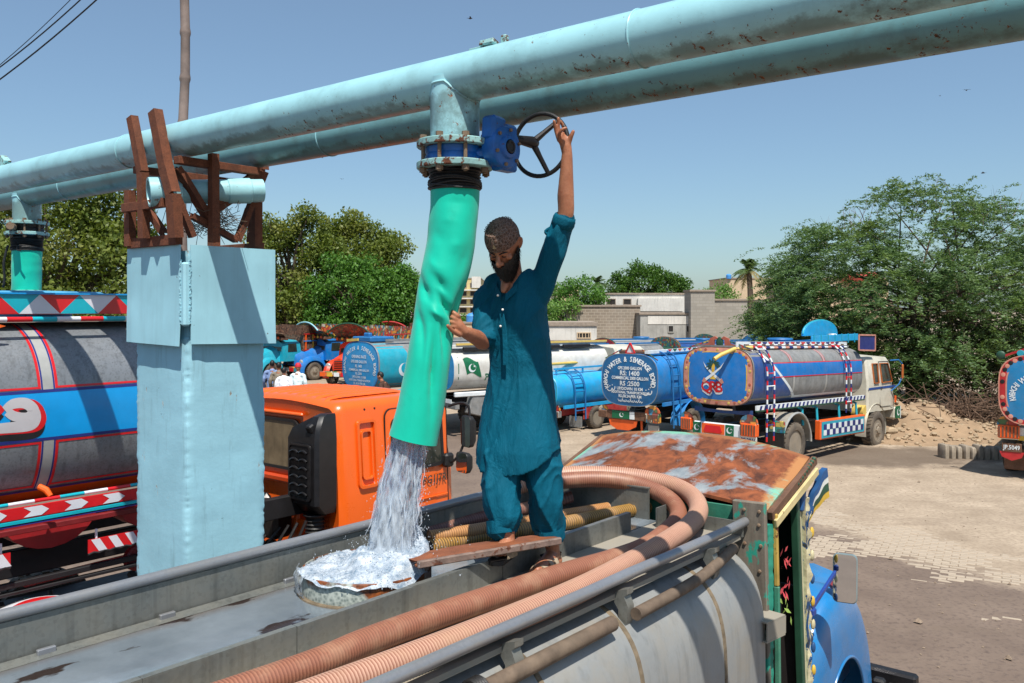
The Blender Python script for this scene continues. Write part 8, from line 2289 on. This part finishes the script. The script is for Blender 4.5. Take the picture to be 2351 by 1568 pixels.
M_PLAST = pm('grey_plaster', (158, 156, 150), .9, vary=.22, vs=1.2, streak=.5)
M_PLASTW = pm('white_plaster', (206, 202, 194), .85, vary=.12, vs=1.5, streak=.4)
M_CONC = pm('roof_concrete', (150, 136, 122), .9, vary=.2)
M_BEIGE = pm('beige_wall', (196, 172, 142), .85, vary=.1)
M_CREAMW = pm('cream_flats', (198, 180, 128), .8, vary=.1)
M_HOLE = pm('dark_opening', (38, 34, 32), .8)
def building(name, label, x0, x1, D, depth, ztop, wall, cat='building', zbot=0.0, roof=M_CONC, para=.12):
    """box with a thin roof slab; walls start at picture columns x0..x1"""
    X0, X1 = wx(x0, D), wx(x1, D)
    t = thing(name, label, cat, ((X0 + X1) / 2, D + depth / 2, 0), 0)
    b = MB(); b.box((0, 0, (zbot + ztop) / 2), (X1 - X0, depth, ztop - zbot)); w = part('wall', b, wall, t)
    if roof: b = MB(); b.box((0, 0, ztop + para / 2), (X1 - X0 + .16, depth + .16, para)); part('roof', b, roof, t)
    return t, w, X1 - X0, depth
def opening(par, x, z, w, h, depth, mat=M_HOLE, nm='window', frame=None, sill=None):
    b = MB(); y = -depth / 2
    for (c, d) in (((x - w / 2 - .03, y - .02, z), (.06, .06, h + .12)), ((x + w / 2 + .03, y - .02, z), (.06, .06, h + .12)), ((x, y - .02, z + h / 2 + .03), (w, .06, .06)), ((x, y - .025, z - h / 2 - .03), (w, .09, .06))): b.box(c, d)
    f = part(nm, b, frame or M_CONC, par)
    b = MB(); b.box((x, y - .004, z), (w, .012, h)); part('pane', b, mat, f); return f
t, w, W, d = building('block_house', 'low unfinished house of bare concrete blocks behind the tankers', 1300, 1470, 62, 7, wz(704, 62), M_BLOCK)
b = MB(); b.box((-W / 2 + 1.2, -d / 2 - .05, 1.9), (.05, .02, .05)); part('putlog', b, M_HOLE, w)
t, w, W, d = building('plastered_house', 'grey plastered house with streaked top course and small square vents', 1470, 1720, 60, 6, wz(722, 60), M_PLAST)
for x, y in ((1540, 755), (1582, 755), (1632, 745), (1702, 745)): opening(w, wx(x, 60) - wx(1595, 60), wz(y, 60), .3, .38, d, frame=M_PLAST)
b = MB(); b.box((-.6, -d / 2 - .015, wz(735, 60)), (W * .7, .03, .55)); part('whitewash_band', b, M_PLASTW, w)
for x in (1624, 1690):
    b = MB(); X_ = wx(x, 60) - wx(1595, 60); b.cyl((X_, -d / 2 - .08, 0), (X_, -d / 2 - .08, wz(722, 60) + .1), .06, n=10); b.ball((X_, -d / 2 - .08, wz(722, 60) + .15), .1, 8, 6); part('drain_pipe', b, M_PLASTW, w)
t, w, W, d = building('stair_tower', 'square block stair tower standing above the plastered house', 1586, 1641, 59.2, 2.2, wz(669, 59), M_BLOCKG)
t, w, W, d = building('block_parapet', 'stepped grey block wall on the right-hand top of the plastered house', 1641, 1722, 59.6, 2.6, wz(690, 59.6), M_BLOCKG)
t, w, W, d = building('white_house', 'whitewashed upper storey with small dark windows behind the block house', 1375, 1585, 70, 8, wz(676, 70), M_PLASTW)
for x in (1398, 1408, 1440): opening(w, wx(x, 70) - wx(1480, 70), wz(693, 70), .55 if x > 1430 else .28, .4, d)
b = MB(); b.box((1.2, -d / 2 - .3, wz(700, 70)), (3.6, .5, 1.0)); part('wall', b, M_PLASTW, w)
t, w, W, d = building('white_shed', 'long white shed with a flat roof edge and a slatted vent, right of the man', 1225, 1370, 54, 5, wz(748, 54), M_PLASTW, para=.22)
opening(w, wx(1340, 54) - wx(1297, 54), wz(770, 54), .75, .26, d, nm='vent', frame=M_BEIGE)
for k in range(4): b = MB(); b.box((wx(1340, 54) - wx(1297, 54) - .28 + .19 * k, -d / 2 - .03, wz(770, 54)), (.04, .03, .26)); part('vent_slat', b, M_BEIGE, w)
t, w, W, d = building('yard_wall', 'pale rendered boundary wall at the back of the yard', 1130, 1500, 50, .25, wz(783, 50), M_PLASTW, 'wall', para=.05)
t, w, W, d = building('apartment_block', 'cream apartment block with dark windows and balconies left of the man', 1052, 1104, 118, 12, wz(640, 118), M_CREAMW)
for i in range(5):
    for j in range(2): opening(w, -.85 + 1.4 * j, wz(655 + 19 * i, 118), .85, .55, d)
    b = MB(); b.box((0, -d / 2 - .3, wz(666 + 19 * i, 118)), (W, .6, .16)); part('balcony_slab', b, M_PLASTW, w)
b = MB(); b.box((W / 2 - .6, -d / 2 - .2, wz(648, 118)), (1.2, .4, 1.5)); part('stair_head', b, M_PLASTW, w)
t, w, W, d = building('low_wall', 'low beige wall with blue water tanks on it beyond the man', 1040, 1130, 70, 3, wz(743, 70), M_BEIGE, 'wall')
M_WT = pm('water_tank_blue', (70, 140, 205), .45, vary=.08)
def water_tank(label, x, y, D, r, h):
    b = MB(); X_ = wx(x, D); z0 = wz(y, D)
    b.lathe([(r * .96, 0)] + [(r * (1.0 if k % 2 else .96), h * .8 * (k + 1) / 9) for k in range(8)] + [(r * .7, h * .9), (r * .4, h), (.001, h)], n=24)
    return solo('water_tank', b, M_WT, label, 'water tank', 'blue roof tanks', None, Matrix.Translation((X_, D, z0)))
water_tank('lower left blue ribbed water tank on the low beige wall', 1082, 742, 71, .42, .8); water_tank('upper right blue water tank behind its twin on the beige wall', 1093, 737, 72.5, .42, .85)
water_tank('small blue water tank on a distant roof left of the palms', 1673, 640, 92, .28, .5)
t, w, W, d = building('distant_house', 'white distant house corner just right of the man', 1240, 1275, 112, 8, wz(652, 112), M_PLASTW)
for i in range(3): opening(w, .8, wz(662 + 14 * i, 112), .7, .5, d)
t, w, W, d = building('distant_house', 'brown distant house with a dish on its roof right of the white corner', 1276, 1330, 120, 8, wz(662, 120), M_BEIGE)
for i in range(3): opening(w, -1.2 + 1.1 * i, wz(676, 120), .5, .6, d)
b = MB(); b.lathe([(.5, .12), (.35, .03), (.001, 0)], (0, -3, wz(658, 120)), n=14); part('roof_dish', b, M_PLASTW, w)
t, w, W, d = building('distant_house', 'beige house with a sloping gable wall behind the palms', 1668, 1800, 92, 8, wz(640, 92), M_BEIGE)
for i in range(2): opening(w, 1.4 + 1.2 * i, wz(672, 92), .35, .7, d)
t, w, W, d = building('distant_house', 'white flat-roofed house low behind the palm trunks', 1765, 1930, 84, 8, wz(690, 84), M_PLASTW)
t, w, W, d = building('distant_house', 'house with a red roof edge glimpsed through the feathery tree', 1830, 2040, 74, 9, wz(640, 74), M_BEIGE)
b = MB(); b.box((1.2, -d / 2 - .5, wz(636, 74)), (3.0, 1.0, .5), Matrix.Rotation(.35, 4, 'X')); part('red_roof', b, pm('red_tiles', (176, 70, 60), .7, vary=.2), w)
b = MB(); b.box((-1.6, -d / 2 - .1, wz(655, 74)), (2.2, .3, .1)); part('eave', b, M_PLASTW, w)

# ================================================================= birds
M_BIRD = pm('dark_bird', (46, 42, 44), .8)
for i, (x, y, D, s, lab) in enumerate(((1080, 42, 60, .32, 'small dark bird high in the middle of the sky'), (2219, 207, 60, .26, 'dark bird in the upper right sky'), (2257, 397, 50, .24, 'dark bird above the feathery tree'), (740, 362, 60, .16, 'tiny bird below the pipe left of the sleeve'), (785, 411, 60, .15, 'tiny bird above the olive trees'), (2158, 220, 70, .14, 'faint bird left of the upper right one'))):
    b = MB(); b.ball((0, 0, 0), (s * .45, s * .16, s * .14), 8, 6)
    for q in (1, -1):
        b.loft([[(s * .15, q * s * .08, .02 * s), (-s * .15, q * s * .08, .02 * s)], [(s * .12, q * s * .55, s * .22), (-s * .14, q * s * .5, s * .20)], [(-s * .1, q * s * 1.0, s * .08), (-s * .2, q * s * .98, s * .08)]], False)
        b.loft([[(s * .15, q * s * .08, -.02 * s), (-s * .15, q * s * .08, -.02 * s)], [(s * .12, q * s * .55, s * .18), (-s * .14, q * s * .5, s * .16)], [(-s * .1, q * s * 1.0, s * .07), (-s * .2, q * s * .98, s * .07)]], False)
    i0 = b.av([(-s * .4, s * .05, 0), (-s * .4, -s * .05, 0), (-s * .75, -s * .12, .01), (-s * .75, s * .12, .01)]); b.af([(0, 1, 2, 3)], i0)
    solo('bird', b, M_BIRD, lab, 'bird', 'birds in the sky', None, Matrix.Translation(wat(x, y, D)) @ Matrix.Rotation(i * 1.3, 4, 'Z'))
# ================================================================= paving showing through the dirt
M_PAVER = pm('worn_paver', (166, 151, 132), .9, vary=.16, vs=3, bump=.3, bs=60)
pv = []; pa = R(-29); ca_, sa_ = math.cos(pa), math.sin(pa); PW, PH = .23, .115
r4 = random.Random(17)
for i in range(-60, 61):
    for j in range(-90, 91):
        lx, ly = (i + (.5 if j % 2 else 0)) * PW, j * PH
        x, y = 6.6 + lx * ca_ - ly * sa_, 13.6 + lx * sa_ + ly * ca_
        if not (8.2 < y < 18.5 and 2.6 < x < 11.5 and abs(x / y) < .60): continue
        s = y + 1.8 * x
        if s < 17.5 or s > 29.5: continue
        k = noise.noise(Vector((x * .55, y * .8, 2))) * .8 + noise.noise(Vector((x * 1.5, y * 2.1, 9))) * .55 + (s - 24.6) * .09
        if s > 26: k = .3 - (s - 26) * .2 + noise.noise(Vector((x * .8, y * 1.1, 2))) * .5
        if k < .04 or r4.random() < .06: continue
        pv.append((y, x, y, r4.uniform(-.004, .001) - .012 * max(0, 1 - (k - .04) / .3)))
pv.sort()
def paver_mesh(b, x, y, z, c=.006):
    b.box((x, y, z - .012), (PW - .012, PH - .012, .04), Matrix.Rotation(pa + r4.uniform(-.02, .02), 4, 'Z') @ Matrix.Rotation(r4.uniform(-.05, .05), 4, 'X') @ Matrix.Rotation(r4.uniform(-.03, .03), 4, 'Y'), c)
b = MB(); paver_mesh(b, 0, 0, 0); pm_ = make_mesh('paver', b, M_PAVER, 35)
for k, (_, x, y, z) in enumerate(pv[:290]):
    o = bpy.data.objects.new('paver', pm_); col.objects.link(o); o.parent = ground; o.location = (x, y, z + .004); o.rotation_euler = (r4.uniform(-.05, .05), r4.uniform(-.04, .04), r4.uniform(-.02, .02)); WM[o.name] = o.matrix_world.copy()
b = MB()
for (_, x, y, z) in pv[290:3600]: paver_mesh(b, x, y, z + .004, .004)
if b.v: part('pavers', b, M_PAVER, ground, kind='stuff')
b = MB()
for k in range(900):
    y = 8.5 + 22 * r4.random() ** 1.4; x = y * r4.uniform(-.05, .6); r_ = r4.uniform(.006, .02) * (1 + (r4.random() < .04) * 2)
    i0 = b.av([Vector((x, y, r_ * .3)) + Vector(p) * r_ * r4.uniform(.7, 1.2) for p in ((1, 0, 0), (-1, .2, 0), (0, 1, 0), (.1, -1, 0), (0, 0, .8))]); b.af([(0, 2, 4), (2, 1, 4), (1, 3, 4), (3, 0, 4)], i0)
solo('gravel', b, pm('small_stone', (140, 122, 104), .95, vary=.35, vs=30), 'scattered small stones and grit on the yard', None, None, 'stuff')

# ================================================================= earth bank, broken stone and kerb under the feathery tree
M_EARTH = pm('loose_earth', (148, 124, 98), .97, vary=.25, vs=2.5, grain=.3, bump=.8, bs=14)
b = MB()
def bank(i, j):
    x = 9.6 + 9.5 * i; y = 24.8 + 6 * j
    h = (.75 * math.exp(-((x - 11.6) / 1.5) ** 2 - ((y - 27.6) / 1.3) ** 2) + .45 * math.exp(-((x - 13.4) / 1.6) ** 2 - ((y - 27.2) / 1.2) ** 2) + .35 * math.exp(-((x - 16.5) / 2) ** 2 - ((y - 28) / 1.5) ** 2))
    h *= 1 + .5 * noise.noise(Vector((x * 1.3, y * 1.3, 0))); h += .08 * noise.noise(Vector((x * 3.5, y * 3.5, 1))) * min(1, h * 4)
    return (x, y, h - .02)
b.grid(bank, 90, 60); solo('earth_bank', b, M_EARTH, 'heap of pale loose earth beside the front of the cream cab', kind='structure', smooth=180)
M_RUB = pm('broken_stone', (160, 140, 114), .95, vary=.3, vs=7, bump=.6, bs=30)
def stone_mb(s, seed):
    q = random.Random(seed); b = MB(); rings = []
    for i in range(6):
        t = -pi / 2 + pi * i / 5; rings.append([Vector((math.cos(t) * math.cos(2 * pi * j / 8) * s * q.uniform(.75, 1.15), math.cos(t) * math.sin(2 * pi * j / 8) * s * .75 * q.uniform(.75, 1.15), math.sin(t) * s * .55 * q.uniform(.8, 1.1))) for j in range(8)])
    b.loft(rings, True, True, True); return b
kinds = ['large pale stone lying on top of the earth heap', 'split slab leaning at the foot of the dry brush']
slabs = [((12.75, 27.0, .42), .42, 'pale broken slab on the crest of the earth heap'), ((13.55, 26.7, .28), .36, 'split stone leaning at the foot of the dry brush'), ((14.2, 26.9, .22), .30, 'flat broken stone right of the split one'), ((11.2, 26.2, .26), .22, 'small block on the left slope of the earth heap')]
for k, (p, s, lab) in enumerate(slabs):
    solo('broken_stone', stone_mb(s, k), M_RUB, lab, 'stone', 'broken stones on the earth heap', None, Matrix.Translation(p) @ Matrix.Rotation(k * 1.1, 4, 'Z') @ Matrix.Rotation(.3, 4, 'X'), smooth=20)
b = MB()
for k in range(800):
    i, j = r4.random(), r4.random() * .7; p = Vector(bank(i, j))
    if p.z < .02 and r4.random() < .8: continue
    b.add(stone_mb(r4.uniform(.03, .10) * (1.6 if r4.random() < .1 else 1), k), Matrix.Translation(p + Vector((0, 0, .02))) @ Matrix.Rotation(r4.uniform(0, 6), 4, 'Z'))
solo('rubble', b, M_RUB, 'loose rubble strewn over the earth heap', None, None, 'stuff', smooth=20)
M_KERB = pm('old_kerb', (150, 138, 122), .95, vary=.25, vs=8, streak=.5, bump=.5, bs=40)
K0, K1 = wat(2158, 1050, z=0), wat(2300, 1054, z=0)
for k in range(9):
    p = K0.lerp(K1, (k + .5) / 9); h = .33 + r4.uniform(-.03, .03); w_ = (K1 - K0).length / 9
    b = MB(); b.loft([[(x * w_ / 2 * s_, y * .20 * s_, z) for x, y in ((-1, -.6), (-.6, -1), (.6, -1), (1, -.6), (1, .6), (.6, 1), (-.6, 1), (-1, .6))] for z, s_ in ((-.05, .96), (h * .5, .98), (h * .88, .94), (h, .75))], True, False, True)
    solo('kerb_stone', b, M_KERB, ('leftmost kerb stone of the short row before the feathery tree', 'second kerb stone from the left end of the short row', 'third kerb stone from the left end of the short row', 'fourth kerb stone from the left end of the short row', 'middle kerb stone of the short row of nine', 'fourth kerb stone from the right end of the short row', 'third kerb stone from the right end of the short row', 'second kerb stone from the right end of the short row', 'rightmost kerb stone, nearest the tanker at the right edge')[k], 'kerb stone', 'kerb stones in a row', None, Matrix.Translation(p) @ Matrix.Rotation(r4.uniform(-.08, .08), 4, 'Z'), smooth=50)
b = MB()
for k in range(420):
    c = Vector((r4.gauss(14.3, 1.3), r4.gauss(27.9, .5), .25 + abs(r4.gauss(0, .45)))); d = Vector((r4.gauss(0, 1), r4.gauss(0, .6), r4.gauss(0, .5))).normalized() * r4.uniform(.3, .9)
    b.tube([c - d, c + Vector((0, 0, r4.uniform(-.1, .15))), c + d], [.012, .014, .005], 3, False)
solo('dry_brush', b, pm('dry_brush', (104, 82, 66), .95, vary=.4), 'pile of dry brown cut branches under the feathery tree', None, None, 'stuff')

# ================================================================= men standing in the yard
WORLD = Matrix.Identity(4)
def voxel_w(mb, size, it, par, name, mat, disp=None):
    global YARD
    keep = YARD; YARD = wm(par)
    try: return voxel(mb, size, it, par, name, mat, disp)
    finally: YARD = keep
def bystander(label, X, Y, head, shirt, trousers, cap=None, lean=0.0, h=1.0, sleeve=1.0, arm=0.25, z=0.0):
    t = thing('person', label, 'person', (X, Y, z), head, 'men in the yard')
    S = lambda x, y, z: Vector((x * math.cos(lean) + max(0, z - .95) * math.sin(lean), y, z - max(0, z - .95) * (1 - math.cos(lean)))) * h
    b = MB()
    rs(b, [S(0, 0, .95), S(.02, 0, 1.2), S(0, 0, 1.42)], [.11, .12, .09], 12, 3); rs(b, [S(0, 0, 1.40), S(.02, 0, 1.52)], [.055, .055], 10, 2)
    b.ball(S(.025, 0, 1.63), (.095, .075, .115), 14, 10); b.ball(S(.11, 0, 1.61), (.02, .014, .02), 8, 6)
    for s in (-1, 1):
        b.ball(S(.01, s * .078, 1.62), (.02, .012, .03), 8, 6)
        rs(b, [S(0, s * .18, 1.40), S(-.02, s * .24, 1.13), S(arm * .6, s * .22, .90)], [.045, .038, .028], 10, 3)
        for k in range(4): rs(b, [S(arm * .6, s * .22 + (k - 1.5) * .016, .89), S(arm * .6 + .03, s * .215 + (k - 1.5) * .016, .80 + .006 * abs(k - 1.5))], [.012, .009], 8, 2)
        rs(b, [S(arm * .6 + .02, s * .20, .88), S(arm * .6 + .055, s * .185, .83)], [.012, .010], 8, 2)
        rs(b, [S(0, s * .10, .95), S(.02, s * .11, .50), S(-.02, s * .11, .08)], [.085, .06, .04], 10, 3); rs(b, [S(-.04, s * .11, .04), S(.14, s * .13, .03)], [.04, .032], 10, 2)
    body_ = voxel_w(b, .011, 2, t, 'body', M_SKIN)
    b = MB()
    rs(b, [S(0, 0, .72), S(.01, 0, 1.0), S(.015, 0, 1.25), S(0, 0, 1.43)], [.185, .17, .165, .09], 16, 4)
    for s in (-1, 1): rs(b, [S(0, s * .13, 1.40), S(0, s * .19, 1.36), S(-.02, s * .245, 1.13), S(arm * .6 * sleeve, s * .225, 1.13 - .2 * sleeve)], [.07, .066, .056, .046], 12, 3)
    voxel_w(b, .016, 2, t, 'shirt', shirt, lambda c, n: .012 * noise.noise(c * 9) + .006 * noise.noise(c * 22))
    b = MB()
    for s in (-1, 1): rs(b, [S(0, s * .09, .92), S(.02, s * .11, .5), S(-.02, s * .11, .10)], [.12, .095, .075], 12, 3)
    voxel_w(b, .016, 2, t, 'trousers', trousers, lambda c, n: .010 * noise.noise(c * 10))
    b = MB()
    if cap:
        b.lathe([(.001, .13), (.05, .122), (.082, .09), (.096, .03), (.097, .0), (.09, .0)][::-1], T=Matrix.Translation(S(.02, 0, 1.645)), n=18); b.box(S(.13, 0, 1.66), (.10, .13, .012), None, .004); part('cap', b, cap, body_ if False else t)
    else:
        b.ball(S(.008, 0, 1.655), (.100, .080, .105), 14, 10); part('hair', b, M_HAIR, t)
    return t
M_WSH = fabric('white_shirt', (226, 228, 232), .3); M_LSH = fabric('pale_blue_shirt', (206, 222, 224), .3); M_BSH = fabric('grey_brown_shirt', (128, 118, 104), .3); M_BRN = fabric('brown_kameez', (74, 52, 42), .3); M_NVY = fabric('blue_striped_shirt', (120, 140, 178), .3)
M_TROU = fabric('grey_trousers', (92, 88, 84), .3); M_TROW = fabric('white_trousers', (206, 206, 204), .3)
def px_(x, D): return (x - CX) / F_PX * D
b = MB(); b.box((px_(655, 27), 27, .20), (2.6, 1.8, .44), .1, .03); solo('platform', b, M_CONC, 'low concrete platform behind the orange cab', kind='structure')
b = MB(); b.box((px_(893, 24.9), 24.9, .12), (1.1, 1.0, .26), .3, .03); solo('plinth', b, M_CONC, 'low concrete plinth behind the orange cab', kind='structure')
bystander('man in a grey brown shirt seen from behind, next to the pillar edge', px_(636, 27), 27.2, R(95), M_BSH, M_TROU, None, 0, 1.04, z=.42)
bystander('dark-haired man in a white shirt seen from behind', px_(652, 26.6), 26.6, R(88), M_WSH, M_TROW, None, 0, .97, z=.42)
bystander('man in a red cap and pale shirt seen from behind', px_(684, 26.8), 26.8, R(80), M_LSH, M_TROU, pm('red_cap', (190, 30, 48), .7), 0, 1.03, z=.42)
bystander('man in a blue shirt mostly hidden by the pillar edge', px_(621, 27.4), 27.6, R(100), M_NVY, M_TROU, None, 0, 1.06, z=.42)
bystander('man in a brown kameez bending at the back of the rate-table tanker', px_(890, 24.9), 24.9, R(165), M_BRN, M_BRN, None, R(16), 1.08, 1.0, .5, z=.25)
